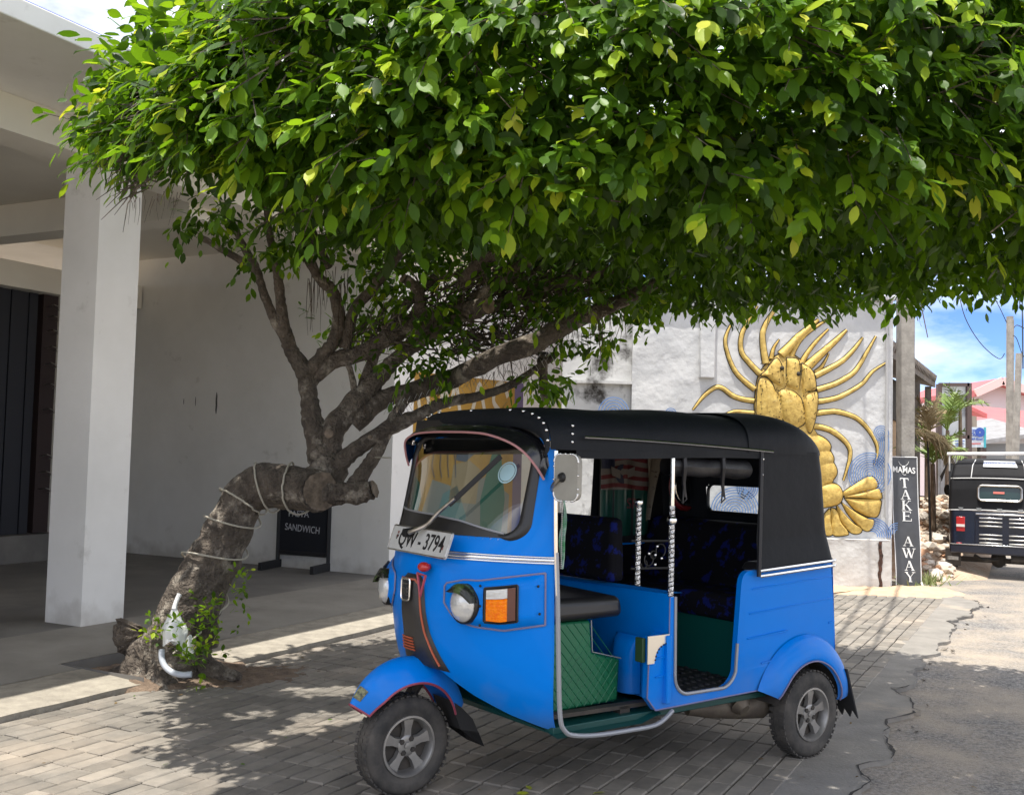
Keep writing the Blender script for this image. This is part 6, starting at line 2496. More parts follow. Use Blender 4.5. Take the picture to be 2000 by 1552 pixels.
# bulged rear mudguards
def fender(sg_):
    def fn(a, b):
        an = R(166 - 158 * a)       # front foot -> over -> tail foot (angles in the x/z plane, x forward)
        an = R(22 + 150 * a)
        ro = .405 - .02 * a
        ri = .262
        r_ = ri + (ro - ri) * (1 - b)
        bul = .055 * math.sin(math.pi * min(1, b * .62 + .0)) ** .7 if b > 0 else 0
        e = min(1, min(a, 1 - a) * 9) ** .5
        x = .01 + r_ * math.cos(an) * (1.0 if math.cos(an) > 0 else .97)
        z = .222 + r_ * math.sin(an) * 1.0
        y = SY - .004 + bul * (.55 + .45 * e)
        if b == 1:
            y -= .02
        return Vector((x, sg_ * y, z))
    m_ = MB()
    m_.grid(fn, 40, 12)
    f_ = m_.build('rear_mudguard', M_blue, TUK, smooth='all')
    m_ = MB()
    m_.tube([fn(a, .96) for a in np.linspace(0, 1, 30)], .005, 5)
    m_.build('guard_edge', mat('mauve_guard_edge', (.18, .17, .30), .5), f_, smooth=True)
    m_ = MB()
    inner = MB()
    inner.grid(lambda a, b: Vector((.0 + .275 * math.cos(R(15 + 155 * a)), sg_ * (SY + .03 - .30 * b), .222 + .275 * math.sin(R(15 + 155 * a)))), 20, 3)
    inner.build('wheel_arch', M_under, TUK, smooth='all')
    # mud flap with a toothed hem
    fl_ = MB()
    hem = [(-.0, 0), (.0, -.28)]
    L = [(SY + .045, .40), (SY + .045, .18)]
    teeth = []
    for k in range(7):
        yy = SY + .045 - .145 * k / 6
        teeth.append((yy, .150 if k % 2 == 0 else .195))
    out = [(SY + .045, .42)] + teeth + [(SY - .10, .42)]
    fl_.poly(out, lambda a, b: (-.275 - .11 * ((.42 - b) / .27) ** 1.1 * .9, sg_ * a, b), lambda a, b: (-.285 - .11 * ((.42 - b) / .27) ** 1.1 * .9, sg_ * a, b))
    fl_.build('mud_flap', RUBBER, TUK)
fender(1)
fender(-1)
# chassis, floor, engine and silencer
m = MB()
m.box((.95, 0, .335), (1.40, 1.12, .03))
m.build('floor_pan', M_dgreen, TUK, bevel=.004)
m = MB()
m.box((.0, 0, .45), (.5, .96, .3))
m.build('engine_bay', M_under, TUK)
m = MB()
m.tube([(.62, .36, .265), (.50, .40, .27), (.34, .44, .265), (.18, .46, .25)], [.035, .06, .072, .07], 12)
m.tube([(.38, .50, .28), (.38, .53, .26)], [.06, .03], 10)
m.build('silencer', mat('scorched_steel', (.11, .09, .075), .6, .5, col2=(.19, .16, .12), vscale=9), TUK, smooth=True)
m = MB()
m.bar((.7, .3, .28), (.2, .3, .28), .06, .08)
m.bar((.7, -.3, .28), (.2, -.3, .28), .06, .08)
m.build('chassis_rail', M_under, TUK)
# step tube of the driver opening
m = MB()
step = [(1.70, .612, 1.10), (1.692, .618, .90), (1.682, .620, .66), (1.668, .622, .42), (1.640, .622, .352), (1.585, .622, .325), (1.45, .622, .308), (1.25, .622, .302), (1.12, .622, .302), (1.05, .620, .318), (.985, .615, .352)]
m.tube([Vector(p) for p in catmull(step, 6)], .0105, 8)
m.build('door_frame_tube', M_edge, TUK, smooth=True)
m = MB()
m.tube([Vector(p) for p in catmull([(1.708, .604, 1.53), (1.708, .606, 1.40), (1.703, .612, 1.10), (1.695, .618, .92)], 6)], .0085, 8)
m.build('door_post_trim', CHROME, TUK, smooth=True)
# driver floor well
m = MB()
m.grid(lambda a, b: Vector((1.66 - .62 * a, .60 - .9 * b, .315 + .035 * b ** .3 + (.03 * max(0, a - .8) * 5))), 10, 8)
m.build('driver_floor', M_dgreen, TUK, smooth='all')
m = MB()
m.bar((1.64, .50, .385), (1.04, .50, .375), .05, .018)
m.bar((1.20, .50, .33), (1.20, .50, .38), .05, .06)
m.build('floor_rail', M_under, TUK)

# green quilted seat box
m = MB()
gb = [(1.56, .375), (1.575, .765), (1.335, .765), (1.325, .620), (1.225, .590), (1.150, .575), (1.165, .385)]
m.poly(gb, lambda a, b: (a, .44 - .03 * (b - .37), b), lambda a, b: (a, -.30, b))
bx = m.build('seat_box', M_green, TUK, bevel=.012)
m = MB()
for i in range(-3, 12):
    for dx in (1, -1):
        x0, z0 = 1.15 + i * .045, .385
        pts = []
        for k in range(24):
            t = k / 23
            x, z = x0 + dx * t * .33, z0 + t * .37
            top_ = .757 if x > 1.335 else float(np.interp(x, [1.15, 1.325], [.57, .615]))
            if 1.17 < x < 1.565 and z < top_:
                pts.append((x, .4404 - .03 * (z - .37), z))
        if len(pts) > 2:
            m.tube(pts, .0022, 4)
m.build('quilt_seam', M_green, bx, smooth=True)
m = MB()
m.tube([(1.335, .433, .765), (1.327, .436, .622), (1.15, .438, .577)], .003, 5)
m.build('seat_box_piping', M_edge, bx, smooth=True)
# driver seat cushion
m = MB()
m.hexa([(1.10, -.30, .772), (1.62, -.30, .772), (1.62, .47, .772), (1.16, .47, .772)], [(1.10, -.30, .868), (1.62, -.30, .878), (1.62, .46, .878), (1.17, .46, .868)])
m.build('driver_seat', mat('black_vinyl_seat', (.014, .014, .015), .36), TUK, bevel=.035, seg=4)
# partition with moulded hump
m = MB()
m.grid(lambda a, b: Vector((1.02 - .012 * math.sin(math.pi * a), -.585 + 1.19 * a, .385 + (.50 - .015 * (1 - a)) * b)), 20, 10)
m.grid(lambda a, b: Vector((1.02 - .10 * b, -.585 + 1.19 * a, .885 - .015 * (1 - a))), 10, 2)
pt_ = m.build('partition', M_blue, TUK, smooth=True)
def hump(a, b):
    y0, y1, z0, z1 = .27, .44, .40, .665
    t, s_ = 2 * a - 1, b
    k = max(0, 1 - abs(t) ** 3.2) ** .5 * max(0, 1 - max(0, (s_ - .45) / .55) ** 2.5) ** .5
    return Vector((1.025 + .062 * k, y0 + (y1 - y0) * a, z0 + (z1 - z0) * b))
m = MB()
m.grid(hump, 18, 16)
m.build('partition_hump', M_blue, pt_, smooth='all')
m = MB()
m.bar((1.03, .575, .39), (1.03, .575, .70), .03, .12, up=(0, 1, 0))
m.build('partition_edge', M_blue, pt_, bevel=.006)
# polished corner bracket
m = MB()
brk = [(1.160, .705), (1.022, .705), (1.022, .672)] + [(1.03 + .088 * (1 - math.sin(R(90 * i / 6))), .672 - .09 * (1 - math.cos(R(90 * i / 6)))) for i in range(7)][1:] 
brk = [(1.160, .705), (1.022, .705), (1.022, .668), (1.058, .664), (1.090, .648), (1.108, .622), (1.118, .580), (1.160, .580)]
m.poly(brk, lambda a, b: (a, SY + .006, b), lambda a, b: (a, SY + .001, b))
bk = m.build('corner_bracket', mat('polished_alloy', (.80, .76, .68), .30, .85), TUK)
m = MB()
for a, b in ((1.03, .667), (1.045, .664), (1.06, .660), (1.075, .653), (1.089, .642), (1.100, .628), (1.108, .612), (1.113, .596)):
    m.sphere((a, SY + .007, b), .0042, 6, 4)
m.build('rivet_row', DARKMETAL, bk)
m = MB()
m.box((1.165, .58, .64), (.02, .05, .11))
m.build('bracket_pad', mat('dark_green_pad', (.02, .06, .02), .6), bk, bevel=.004)

# passenger cabin
m = MB()
m.grid(lambda a, b: Vector((.98 - .56 * a, -.57 + 1.15 * b, .388 + .035 * a)), 8, 8)
fm = m.build('cabin_mat', M_matb, TUK, smooth='all')
m = MB()
for i in range(12):
    for j in range(10):
        m.sphere((.96 - .045 * i - (.022 if j % 2 else 0), .57 - .075 * j, .390 + .035 * (i * .045 / .56)), (.016, .022, .008), 6, 3, half=True)
o = m.build('mat_studs', M_matb, fm, smooth='all')
o['kind'] = 'stuff'
m = MB()
m.hexa([(.42, -.57, .40), (.455, -.57, .40), (.455, .585, .40), (.42, .585, .40)], [(.30, -.57, .70), (.40, -.57, .70), (.40, .585, .70), (.30, .585, .70)])
m.build('bench_riser', mat('teal_green_panel', (.004, .075, .055), .35), TUK, bevel=.008)
m = MB()
m.box((.425, .592, .55), (.05, .012, .28))
m.build('tread_plate', mat('chequer_plate', (.30, .29, .27), .4, .8, bump=.8, bscale=45), TUK)
m = MB()
m.box((.20, 0, .755), (.46, 1.14, .13))
m.build('bench_cushion', M_seat, TUK, bevel=.035, seg=3)
m = MB()
m.hexa([(-.02, -.57, .80), (.12, -.57, .80), (.12, .57, .80), (-.02, .57, .80)], [(-.14, -.57, 1.16), (-.03, -.57, 1.16), (-.03, .57, 1.16), (-.14, .57, 1.16)])
m.build('bench_backrest', M_seat, TUK, bevel=.035, seg=3)
m = MB()
m.hexa([(.10, .50, .96), (.40, .50, .96), (.40, .60, .96), (.10, .60, .96)], [(.04, .50, 1.0), (.36, .50, 1.0), (.36, .60, 1.0), (.04, .60, 1.0)])
m.build('arm_rest', M_interior, TUK, bevel=.012)
# driver backrest panel on the partition
m = MB()
m.hexa([(.90, -.50, .89), (1.0, -.50, .89), (1.0, .20, .89), (.90, .20, .89)], [(.84, -.50, 1.20), (.92, -.50, 1.20), (.92, .12, 1.20), (.84, .12, 1.20)])
m.build('driver_backrest', M_seat, TUK, bevel=.03, seg=3)
# dash and handlebar
m = MB()
m.hexa([(1.72, -.45, .95), (1.93, -.28, .95), (1.93, .28, .95), (1.72, .45, .95)], [(1.70, -.45, 1.13), (1.88, -.26, 1.13), (1.88, .26, 1.13), (1.70, .45, 1.13)])
m.build('dashboard', M_interior, TUK, bevel=.02)
m = MB()
m.tube([(1.70, 0, .55), (1.74, 0, .80), (1.70, 0, 1.10)], .04, 10)
m.tube([(1.56, -.36, 1.05), (1.64, -.22, 1.12), (1.68, 0, 1.12), (1.64, .22, 1.12), (1.56, .36, 1.05)], .016, 8)
m.build('handlebar', M_interior, TUK, smooth=True)
for s_ in (-1, 1):
    m = MB()
    m.tube([(1.60, s_ * .30, 1.085), (1.52, s_ * .42, 1.01)], .022, 8)
    m.build('grip', RUBBER, TUK, smooth=True)

# ---------------------------------------------------------------- canvas hood
HX0, HX1 = 1.715, -.165
def roof(a, b, off=0.0, x0=HX0, x1=HX1):
    x = x0 + (x1 - x0) * a
    al = math.pi * (1 - b)
    cy0, sz0 = math.cos(al), math.sin(al)
    w = .600 + .025 * min(1, (HX0 - x) / .35) ** .5
    zs = 1.535
    zt = float(np.interp(x, [-.2, .2, .7, 1.3, 1.6, 1.74], [1.735, 1.748, 1.748, 1.735, 1.722, 1.708]))
    # tail rounds down
    r = max(0.0, (.20 - x) / (.20 - HX1))
    tail = max(0.0, 1 - r ** 2.6) ** .5
    y = math.copysign(abs(cy0) ** .42, cy0) * w
    h = (abs(sz0) ** .62) * (zt - zs) * (tail if r > 0 else 1)
    ypl = y * (1 - .10 * r ** 3)
    sag = .006 * math.sin(x * 9) * abs(sz0)
    # front edge swept back at the corners
    xs = x + (.02 if y > 0 else -.10) * (y / .6) ** 2 * max(0, 1 - a * 5)
    p = Vector((xs, ypl, zs + h + sag))
    if off:
        nv = Vector((-.3 * r, y * .5, .8)).normalized()
        p += nv * off
    return p
m = MB()
m.grid(lambda a, b: roof(a, b), 60, 48)
hood = m.build('canvas_hood', M_canvas, TUK, smooth='all')
# side skirt of the hood
m = MB()
for s_ in (1, -1):
    m.grid(lambda a, b: (lambda x: Vector((x, s_ * (.625 - .02 * max(0, (x - 1.45) / .2) - .004 * math.sin(x * 14)), 1.545 - .035 * b + .01 * math.sin(x * 3))))(1.60 - 1.2 * a), 40, 2)
m.build('hood_skirt', M_canvas, hood, smooth='all')
# front valance with studs
def fr(b, d=0, fwd=0):
    p = roof(0, b)
    return p + Vector((fwd, 0, -d))
m = MB()
m.grid(lambda a, b: fr(a, .075 * b, .004 + .022 * math.sin(b * 2.2)), 48, 5)
m.build('front_valance', M_canvas, hood, smooth='all')
for k in range(15):
    b = .03 + .94 * k / 14
    p = fr(b, .004, .012)
    m = MB()
    m.sphere(p + Vector((.004, 0, .002)), .0075, 8, 6)
    m.build('stud', CHROME, hood, smooth='all')
for k in range(3):
    m = MB()
    m.sphere((1.625, .612, 1.64 - .035 * k), .0075, 8, 6)
    m.build('stud', CHROME, hood, smooth='all')
# drip strip
m = MB()
m.tube([Vector((x, .640, 1.592 - .036 * ((1.6 - x) / 1.28) ** 1.6)) for x in np.linspace(1.58, .32, 24)], .006, 6)
m.build('drip_strip', CHROME, hood, smooth=True)
# rear hood piece: quarter panels and back, with a rear window
def back(a, b, off=0):
    """a: round from near front edge (0) to far front edge (1); b: 0 at waist .. 1 at roof edge"""
    xr = float(np.interp(b, [0, .3, .8, 1], [-.240, -.195, -.160, -.135]))
    w = float(np.interp(b, [0, .25, 1], [.640, .622, .622])) + off
    xf = .425 - .03 * b
    L1 = xf - xr - .09
    La = .09 * math.pi / 2
    L2 = 2 * (w - .09)
    T = 2 * L1 + 2 * La + L2
    s = a * T
    z = .985 + (1.560 - .985) * b
    z += .03 * (1 - b) * (1 - min(1, max(0, s / (L1 + .001)))) * -0.9 if s < L1 else 0
    if s < L1:
        return Vector((xf - s, w, z))
    s -= L1
    if s < La:
        an = s / .09
        return Vector((xr + .09 - .09 * math.sin(an), w - .09 + .09 * math.cos(an), z))
    s -= La
    if s < L2:
        return Vector((xr, w - .09 - s, z))
    s -= L2
    if s < La:
        an = s / .09
        return Vector((xr + .09 - .09 * math.cos(an), -(w - .09) - .09 * math.sin(an), z))
    s -= La
    return Vector((xr + .09 + s, -w, z))
def in_win(a, b):
    p = back(a, b)
    return p.x < -.13 and abs(p.y) < .245 and 1.20 < p.z < 1.365 and not (abs(p.y) > .205 and abs(p.z - 1.2825) > .0425 and (abs(p.y) - .205) ** 2 + (abs(p.z - 1.2825) - .0425) ** 2 > .04 ** 2)
m = MB()
m.grid(lambda a, b: back(a, b), 130, 46, keep=lambda a, b: not in_win(a, b))
m.build('rear_hood', M_canvas, hood, smooth='all')
m = MB()
w_ = rrect(-.245, .245, 1.20, 1.365, .045, .045, 6)
m.tube([Vector((-.185, a, b)) for a, b in w_ + w_[:1]], .010, 6, cap=False)
m.build('rear_window_frame', M_seal, hood, smooth=True)
m = MB()
m.add([(-.180, a, b) for a, b in ((-.25, 1.19), (.25, 1.19), (.25, 1.37), (-.25, 1.37))], [(0, 1, 2, 3)])
m.build('rear_window', glass_mat('clear_plastic', (.93, .95, .95)), hood)
# overlap of the rear roof piece
m = MB()
m.grid(lambda a, b: roof(a, b, .010, .47, HX1 + .02), 24, 48)
m.build('hood_overlap', M_canvas, hood, smooth='all')
# chrome waist strip
m = MB()
for o_, dz_ in ((.012, .008), (.012, -.018)):
    P = [back(a, 0, o_) + Vector((0, 0, dz_)) for a in np.linspace(.0, .25, 20)]
    m.tube(P, .0075, 6)
m.build('waist_strip', CHROME, TUK, smooth=True)
m = MB()
P0, P1_ = back(0, 0, .006), back(0, 1, .006)
m.tube([P0 + Vector((0, 0, -.02)), P0.lerp(P1_, .5), P1_], .012, 6)
m.build('quarter_post', BLACK, TUK, smooth=True)
for k, b in enumerate((.93, .80, .62, .46)):
    m = MB()
    m.sphere(back(0, b, .012) + Vector((-.004, 0, 0)), .0085, 8, 6)
    m.build('stud', CHROME, hood, smooth='all')
# rolled side curtain under the eave
m = MB()
def roll(a, b):
    x = 1.0 - .56 * a
    an = 2 * math.pi * b
    r_ = .045 * (1 + .18 * mnoise.noise(Vector((x * 9, math.cos(an), math.sin(an)))))
    return Vector((x, .565 + r_ * math.cos(an), 1.475 - .012 * a + r_ * math.sin(an)))
m.grid(roll, 30, 14)
rc = m.build('rolled_curtain', mat('black_roll', (.016, .016, .018), .5, bump=.4, bscale=20), TUK, smooth='all')
for x in (.93, .66):
    m = MB()
    m.tube([(x, .61, 1.53), (x, .615, 1.47), (x - .01, .60, 1.40), (x - .02, .60, 1.33)], [.012, .013, .010, .006], 6)
    m.tube([(x - .02, .60, 1.37), (x - .03, .60, 1.32), (x - .005, .60, 1.30), (x - .01, .60, 1.37)], .004, 5)
    m.build('curtain_strap', BLACK, rc)
# far side curtains: opening by the driver, printed sheet, dark behind
def farp(a, b):
    return (a, -.602, b)
m = MB()
m.poly([(1.68, .97), (.64, .97), (.64, 1.10), (.605, 1.10), (.64, 1.475), (1.66, 1.475), (1.66, 1.56), (-.16, 1.56), (-.2, .97)][::-1] if False else [(.655, .97), (.655, 1.08), (.37, 1.09), (.37, 1.53), (-.14, 1.55), (-.19, .97)], farp, lambda a, b: (a, -.596, b))
m.build('far_curtain', M_interior, TUK)
pr = MB()
pr.grid(lambda a, b: Vector((.375 - .40 * a, -.585 + .012 * math.sin(a * 16), 1.04 + .50 * b)), 24, 4)
prt = pr.build('printed_curtain', mat('green_print', (.006, .07, .05), .35, coat=.3), TUK, smooth='all')
def prq(a0, a1, b0, b1, M_, nm, o_=.003):
    mm = MB()
    mm.grid(lambda a, b: (lambda aa, bb: Vector((.375 - .40 * aa, -.585 + .012 * math.sin(aa * 16) + o_, 1.04 + .50 * bb)))(a0 + (a1 - a0) * a, b0 + (b1 - b0) * b + (.02 * math.sin(a * 5) if nm == 'print_stripe' else 0)), 16, 2)
    return mm.build(nm, M_, prt, smooth='all')
M_pr, M_pw, M_pb = mat('print_red', (.13, .012, .016), .5), mat('print_white', (.19, .17, .15), .5), mat('print_navy', (.02, .025, .06), .5)
prq(0, 1, .55, .98, M_pw, 'print_ground', .002)
for k in range(4):
    prq(.30 if k > 1 else .0, 1, .56 + k * .11, .61 + k * .11, M_pr, 'print_stripe', .004)
prq(0, .30, .80, .98, M_pb, 'print_canton', .005)
mm = MB()
ec = Vector((.375 - .40 * .42, -.575, 1.04 + .5 * .74))
mm.lathe([(.001, .0), (.058, .001)], ec, 'Y', 20)
mm.build('print_roundel', M_pb, prt)
mm = MB()
mm.lathe([(.001, .004), (.020, .004)], ec + Vector((0, 0, .012)), 'Y', 14)
for sg_ in (-1, 1):
    mm.add([ec + Vector((sg_ * .02, .004, .02)), ec + Vector((sg_ * .10, .004, .045)), ec + Vector((sg_ * .09, .004, -.01)), ec + Vector((sg_ * .02, .004, -.03))], [(0, 1, 2, 3)])
mm.build('print_bird', M_pw, prt)
text('print_text', 'SR', .09, frame_m((.375 - .40 * .62, -.570, 1.04 + .5 * .38), (-1, 0, 0), (0, 0, 1)), M_pr, prt)
# draped cloth and ringed round mirror against the dark curtain
m = MB()
m.grid(lambda a, b: Vector((.005 - .16 * a * (1 - .8 * b), -.575 + .02 * math.sin(a * 9 + b * 3), 1.54 - .42 * b + .03 * a)), 12, 16)
m.build('draped_cloth', mat('beige_dotted_cloth', (.24, .20, .15), .8, col2=(.10, .07, .05), vscale=26, vlo=.60, vhi=.66), TUK, smooth='all')
rm = MB()
rm.lathe([(.118, .0), (.135, .02), (.152, .0)], (-.16, -.40, 1.345), 'Y', 30)
rmo = rm.build('round_mirror', mat('red_ring', (.16, .01, .012), .4), TUK, smooth='all')
rm = MB()
rm.lathe([(.110, .018), (.117, .026), (.122, .018)], (-.16, -.40, 1.345), 'Y', 30)
rm.build('mirror_ring', CHROME, rmo, smooth='all')
rm = MB()
rm.lathe([(.001, .012), (.11, .012)], (-.16, -.40, 1.345), 'Y', 30)
rm.build('mirror_face', mat('dark_mirror', (.03, .03, .035), .15, .6), rmo)

# chrome poles with balls and scrollwork
M_twist = mat('twisted_chrome', (.80, .80, .80), .2, 1, bump=1.0, bscale=70, bdist=.02)
def tpole(x, y, z0, z1, z2, r, ball, nm):
    m_ = MB()
    m_.tube([(x, y, z0), (x, y, z1)], r * 1.25, 10)
    p_ = m_.build(nm, M_twist, TUK, smooth=True)
    # spiral beading
    m_ = MB()
    nt = int((z1 - z0) / .022)
    pts = [(x + r * 1.28 * math.cos(i * .7), y + r * 1.28 * math.sin(i * .7), z0 + (z1 - z0) * i / (nt * 9)) for i in range(nt * 9)]
    m_.tube(pts, .0024, 4)
    m_.build('pole_twist', DARKMETAL, p_, smooth=True)
    if z2 > z1:
        m_ = MB()
        m_.tube([(x, y, z1), (x, y, z2)], r, 10)
        m_.build('pole_upper', CHROME, p_, smooth=True)
    for bz, br_ in ball:
        m_ = MB()
        m_.sphere((x, y, bz), br_, 14, 10)
        m_.build('pole_ball', CHROME, p_, smooth='all')
    return p_
tpole(1.00, .605, .872, 1.29, 1.56, .011, ((1.222, .024),), 'roof_pole')
tpole(1.185, .575, .93, 1.285, 1.285, .010, ((1.305, .019),), 'short_pole')
m = MB()
for z_ in (1.13, 1.005):
    m.tube([(1.225, .57, z_ + .002), (1.185, .575, z_), (1.10, .585, z_), (1.0, .603, z_ - .002)], .0055, 6)
sc = m.build('pole_tie', DARKMETAL, TUK, smooth=True)
def yofx(x):
    return .575 + (1.185 - x) * .16
m = MB()
for cx0, cz0, r0, a0, a1 in ((1.06, 1.085, .030, -.5, 4.2), (1.125, 1.045, .028, 2.4, 7.0), (1.10, 1.066, .018, 0, 6.28), (1.15, 1.025, .018, 2, 6.5)):
    m.tube([(cx0 + r0 * math.cos(a0 + (a1 - a0) * i / 14), yofx(cx0), cz0 + r0 * math.sin(a0 + (a1 - a0) * i / 14)) for i in range(15)], .003, 5)
m.build('scrollwork', DARKMETAL, sc, smooth=True)
m = MB()
for a, b in ((1.085, 1.105), (1.13, 1.073), (1.095, 1.066), (1.06, 1.05), (1.095, 1.022)):
    m.sphere((a, yofx(a) + .006, b), .007, 8, 6)
m.build('scroll_bead', CHROME, sc, smooth='all')
# curtain tassel by the door post
m = MB()
m.grid(lambda a, b: Vector((1.645 - .022 * a - .004 * math.sin(b * 9), .575 + .012 * math.sin(a * 5 + b * 7), 1.335 - .31 * b)), 6, 24)
m.build('door_streamer', mat('green_printed_ribbon', (.05, .26, .10), .5, col2=(.40, .50, .48), vscale=26), TUK, smooth='all')
m = MB()
for i in range(36):
    m.sphere((1.668, .606, 1.33 - i * .0085), .0042, 6, 4)
m.build('bead_string', STEEL, TUK, smooth='all')
# near door mirror
mc_ = Vector((1.755, .728, 1.42))
m = MB()
ro = rrect(-.062, .062, -.095, .095, .032, .032, 5)
mx_ = Vector((-.20, .98, 0)).normalized()
m.poly(ro, lambda a, b: mc_ + mx_ * a + Vector((0, 0, b)), lambda a, b: mc_ + mx_ * a + Vector((-.024, 0, b)))
mr_ = m.build('door_mirror', mat('grey_beige_shell', (.30, .29, .25), .5, col2=(.24, .23, .20), vscale=6), TUK, bevel=.008)
m = MB()
for k in range(56):
    i = k / 56 * len(ro)
    a, b = ro[int(i) % len(ro)]
    a2, b2 = ro[(int(i) + 1) % len(ro)]
    f = i - int(i)
    m.sphere(mc_ + mx_ * (a + (a2 - a) * f) * 1.02 + Vector((.0, 0, (b + (b2 - b) * f) * 1.02)), .005, 6, 4)
m.build('mirror_beading', CHROME, mr_, smooth='all')
m = MB()
m.tube([Vector(p) for p in catmull([(1.72, .600, 1.362), (1.75, .635, 1.372), (1.775, .675, 1.39), (1.775, .71, 1.418)], 4)], .0085, 8)
m.build('mirror_arm', STEEL, mr_, smooth=True)
m = MB()
m.lathe([(.001, .016), (.016, .014), (.022, .0)], mc_ + Vector((.002, -.02, .0)), 'X', 12)
m.build('mirror_boss', DARKMETAL, mr_, smooth=True)
# ================================================================ second rickshaw, seen from behind
FT = empty('auto_rickshaw', (6.85, 14.75, -.03), -AZR + R(1.5), 'dark navy auto rickshaw with black hood driving away, seen from behind', 'rickshaw')
# local frame: x right, y forward (away), z up
M_navy = mat('navy_paint', (.006, .009, .022), .25, coat=.3)
M_hood2 = mat('grey_black_canvas', (.008, .008, .009), .7, spec=.2, col2=(.013, .013, .015), vscale=4)
M_pipe = mat('pale_piping', (.55, .55, .54), .6)
def fbx(name, M_, c, d, par=FT, bevel=.006):
    m_ = MB()
    m_.box(c, d)
    return m_.build(name, M_, par, bevel=bevel)
m = MB()
def tailf(a, b):
    t = 2 * a - 1
    x = .63 * math.copysign(min(1, abs(t) * 1.08) ** .9, t)
    y = -.36 + .30 * max(0, abs(t) - .86) / .14
    return Vector((x, y + .02 * b, .36 + .56 * b))
m.grid(tailf, 40, 8)
m.grid(lambda a, b: Vector((-.632, -.06 + 1.3 * a, .36 + .56 * b)), 6, 4)
m.grid(lambda a, b: Vector((.632, -.06 + 1.3 * a, .36 + .56 * b)), 6, 4)
m.build('body', M_navy, FT, smooth='all')
m = MB()
def hoodf(a, b):
    # profile from waist up and over
    z = float(np.interp(b, [0, .35, .62, .75, .86, 1], [.93, 1.22, 1.42, 1.55, 1.63, 1.66]))
    y = float(np.interp(b, [0, .35, .62, .75, .86, 1], [-.33, -.29, -.24, -.15, .0, 1.4]))
    w = float(np.interp(b, [0, .5, .75, .86, 1], [.635, .62, .58, .52, .52]))
    t = 2 * a - 1
    x = w * math.copysign(min(1, abs(t) * 1.06), t)
    return Vector((x, y + .10 * max(0, abs(t) - .90) / .1, z - .02 * t * t))
def winf(a, b):
    p = hoodf(a, b)
    return abs(p.x - .02) < .265 and 1.075 < p.z < 1.265
m.grid(hoodf, 60, 60, keep=lambda a, b: not winf(a, b))
m.grid(lambda a, b: Vector((-.63, -.25 + 1.6 * a, .93 + .64 * b)), 6, 3)
m.grid(lambda a, b: Vector((.63, -.25 + 1.6 * a, .93 + .64 * b)), 6, 3)
hd = m.build('canvas_hood', M_hood2, FT, smooth='all')
m = MB()
wf = rrect(-.25, .29, 1.07, 1.27, .05, .05, 5)
m.tube([Vector((a, -.335 + .04 * (b - 1.07) / .2, b)) for a, b in wf + wf[:1]], .016, 6, cap=False)
m.build('rear_window_frame', STEEL, hd, smooth=True)
m = MB()
m.poly(wf, lambda a, b: (a, -.315 + .04 * (b - 1.07) / .2, b), lambda a, b: (a, -.310 + .04 * (b - 1.07) / .2, b))
m.build('rear_window', mat('dark_green_glass', (.015, .035, .03), .08, coat=.5), hd)
m = MB()
m.add([(-.06, -.332, 1.165), (.08, -.332, 1.165), (.08, -.326, 1.195), (-.06, -.326, 1.195)], [(0, 1, 2, 3)])
m.build('window_sticker', mat('pink_sticker', (.55, .15, .12), .5), hd)
for (pts) in ([hoodf(a, .56) + Vector((0, -.008, 0)) for a in np.linspace(0, 1, 30)], [hoodf(.235, b) + Vector((0, -.008, .004)) for b in np.linspace(.56, .86, 12)], [hoodf(.765, b) + Vector((0, -.008, .004)) for b in np.linspace(.56, .86, 12)], [hoodf(a, .01) + Vector((0, -.01, 0)) for a in np.linspace(0, 1, 30)]):
    m = MB()
    m.tube(pts, .007, 5)
    m.build('hood_piping', M_pipe, hd, smooth=True)
for x in (-.47, -.24, .02, .28, .5):
    m = MB()
    m.add([(x - .035, -.345, .965), (x + .035, -.345, .965), (x + .012, -.348, .93), (x - .012, -.348, .93)], [(0, 1, 2, 3)])
    m.build('hood_clip', STEEL, hd)
m = MB()
m.add([hoodf(.5 - .155, .735) + Vector((0, -.02, 0)), hoodf(.5 + .195, .735) + Vector((0, -.02, 0)), hoodf(.5 + .185, .83) + Vector((0, -.02, .01)), hoodf(.5 - .165, .83) + Vector((0, -.02, .01))], [(0, 1, 2, 3)])
bnr = m.build('rear_banner', mat('white_banner', (.70, .72, .72), .6), hd)
cc = (hoodf(.51, .79) + Vector((0, -.034, 0)))
tb_ = (hoodf(.51, .83) - hoodf(.51, .735))
text('banner_text', 'SAFETY TUK TUK', .052, frame_m(cc, (1, 0, 0), tb_), M_sbl, bnr, ext=.0005)
text('banner_text', '1919', .035, frame_m(cc - tb_.normalized() * .04, (1, 0, 0), tb_), M_srd, bnr, ext=.0005)
# roof bar and rolled sheet
m = MB()
m.tube([(-.66, -.12, 1.70), (.66, -.12, 1.735)], .024, 8)
m.build('roof_bar', mat('white_bar', (.72, .72, .72), .4), FT, smooth=True)
m = MB()
m.tube([(-.63, -.12, 1.70), (-.63, -.14, 1.46)], .012, 6)
m.build('roof_bar_leg', M_pipe, FT, smooth=True)
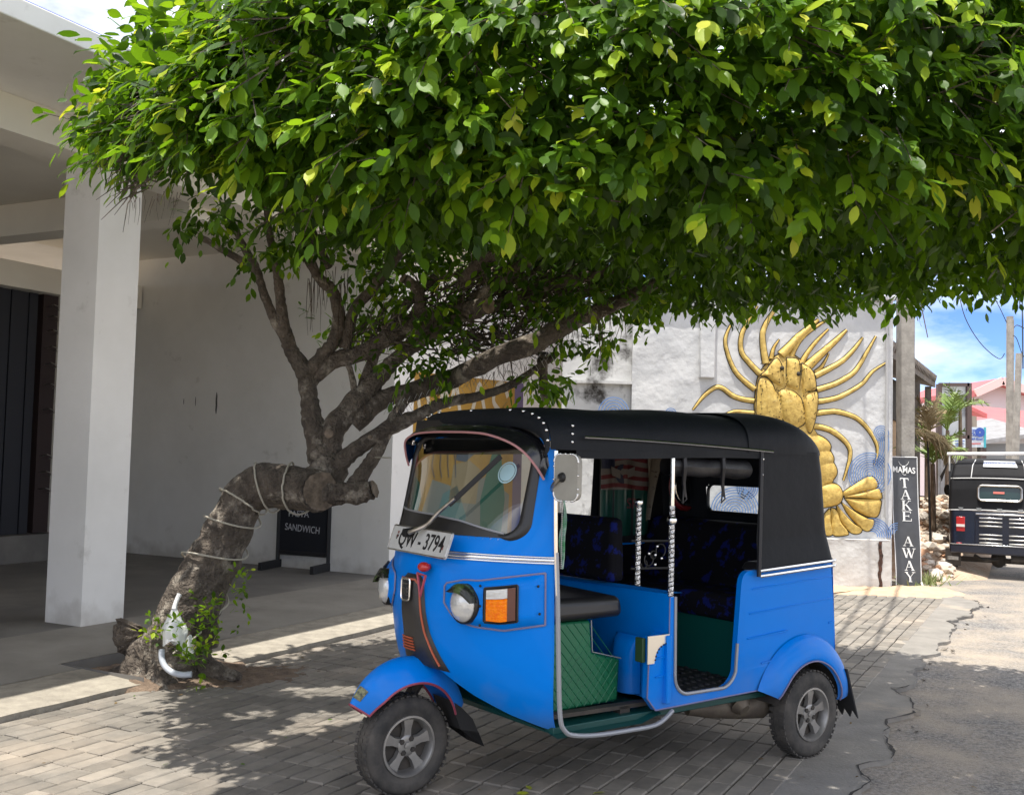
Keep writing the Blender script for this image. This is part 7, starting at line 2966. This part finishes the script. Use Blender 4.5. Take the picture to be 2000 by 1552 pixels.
# louvred engine door
ed = fbx('engine_door', M_navy, (.10, -.373, .66), (.78, .02, .42))
for cx0 in (-.09, .28):
    for z_ in (.83, .775, .72, .60, .545, .49):
        m = MB()
        m.bar((cx0 - .145, -.392, z_), (cx0 + .145, -.392, z_), .02, .018)
        m.build('louvre', STEEL if z_ < .8 else CHROME, ed, bevel=.004)
m = MB()
m.bar((-.28, -.39, .885), (.48, -.39, .885), .02, .022)
m.build('door_handle', CHROME, ed, bevel=.004)
for x in (-.47, .52):
    tl_ = fbx('tail_lamp', RED_PLASTIC, (x, -.372, .735), (.11, .03, .20))
    fbx('lamp_lens', mat('reverse_lens', (.7, .66, .62), .3), (x, -.390, .715), (.108, .01, .035), tl_, 0)
    fbx('reflector', RED_PLASTIC, (x - .02, -.372, .45), (.07, .02, .055))
fbx('rear_bumper', M_navy, (0, -.385, .40), (1.22, .05, .13), bevel=.02)
fbx('bumper_strip', CHROME, (0, -.412, .462), (1.20, .008, .012), bevel=.002)
for x in (-.57, .57):
    fbx('mud_flap', M_under, (x, -.30, .27), (.20, .03, .24))
    fbx('flap_plate', STEEL, (x, -.318, .255), (.14, .006, .05), bevel=.001)
    m = MB()
    m.lathe([(.13, -.055), (.20, -.058), (.213, -.04), (.213, .04), (.20, .058), (.13, .055), (.001, .05)], (x, 0, .213), 'X', 28)
    m.build('wheel', M_tyre, FT, smooth=True)
m = MB()
m.lathe([(.001, .06), (.13, .055), (.20, .058), (.213, .04), (.213, -.04), (.20, -.058)], (.0, 2.0, .213), 'X', 24)
m.build('wheel', M_tyre, FT, smooth=True)
m = MB()
m.bar((-.5, 0, .23), (.5, 0, .23), .07)
m.sphere((0, 0, .25), (.10, .10, .12), 12, 8)
m.tube([(-.30, -.2, .30), (-.18, -.26, .24), (.0, -.2, .26)], .025, 6)
m.tube([(.16, -.28, .28), (.30, -.28, .29), (.42, -.2, .27)], .05, 8)
m.build('engine', M_under, FT, smooth=True)
for s_ in (-1, 1):
    m = MB()
    m.sphere((s_ * .72, .9, 1.17), (.05, .03, .085), 10, 8)
    m.tube([(s_ * .62, .9, 1.15), (s_ * .70, .9, 1.16)], .01, 6)
    m.build('door_mirror', BLACK, FT, smooth='all')
m = MB()
m.add([(-.64, -.1, 1.60), (-.66, .3, 1.62), (-.78, .25, 1.38), (-.74, .0, 1.30)], [(0, 1, 2, 3)])
m.build('side_flap', M_canvas, FT)
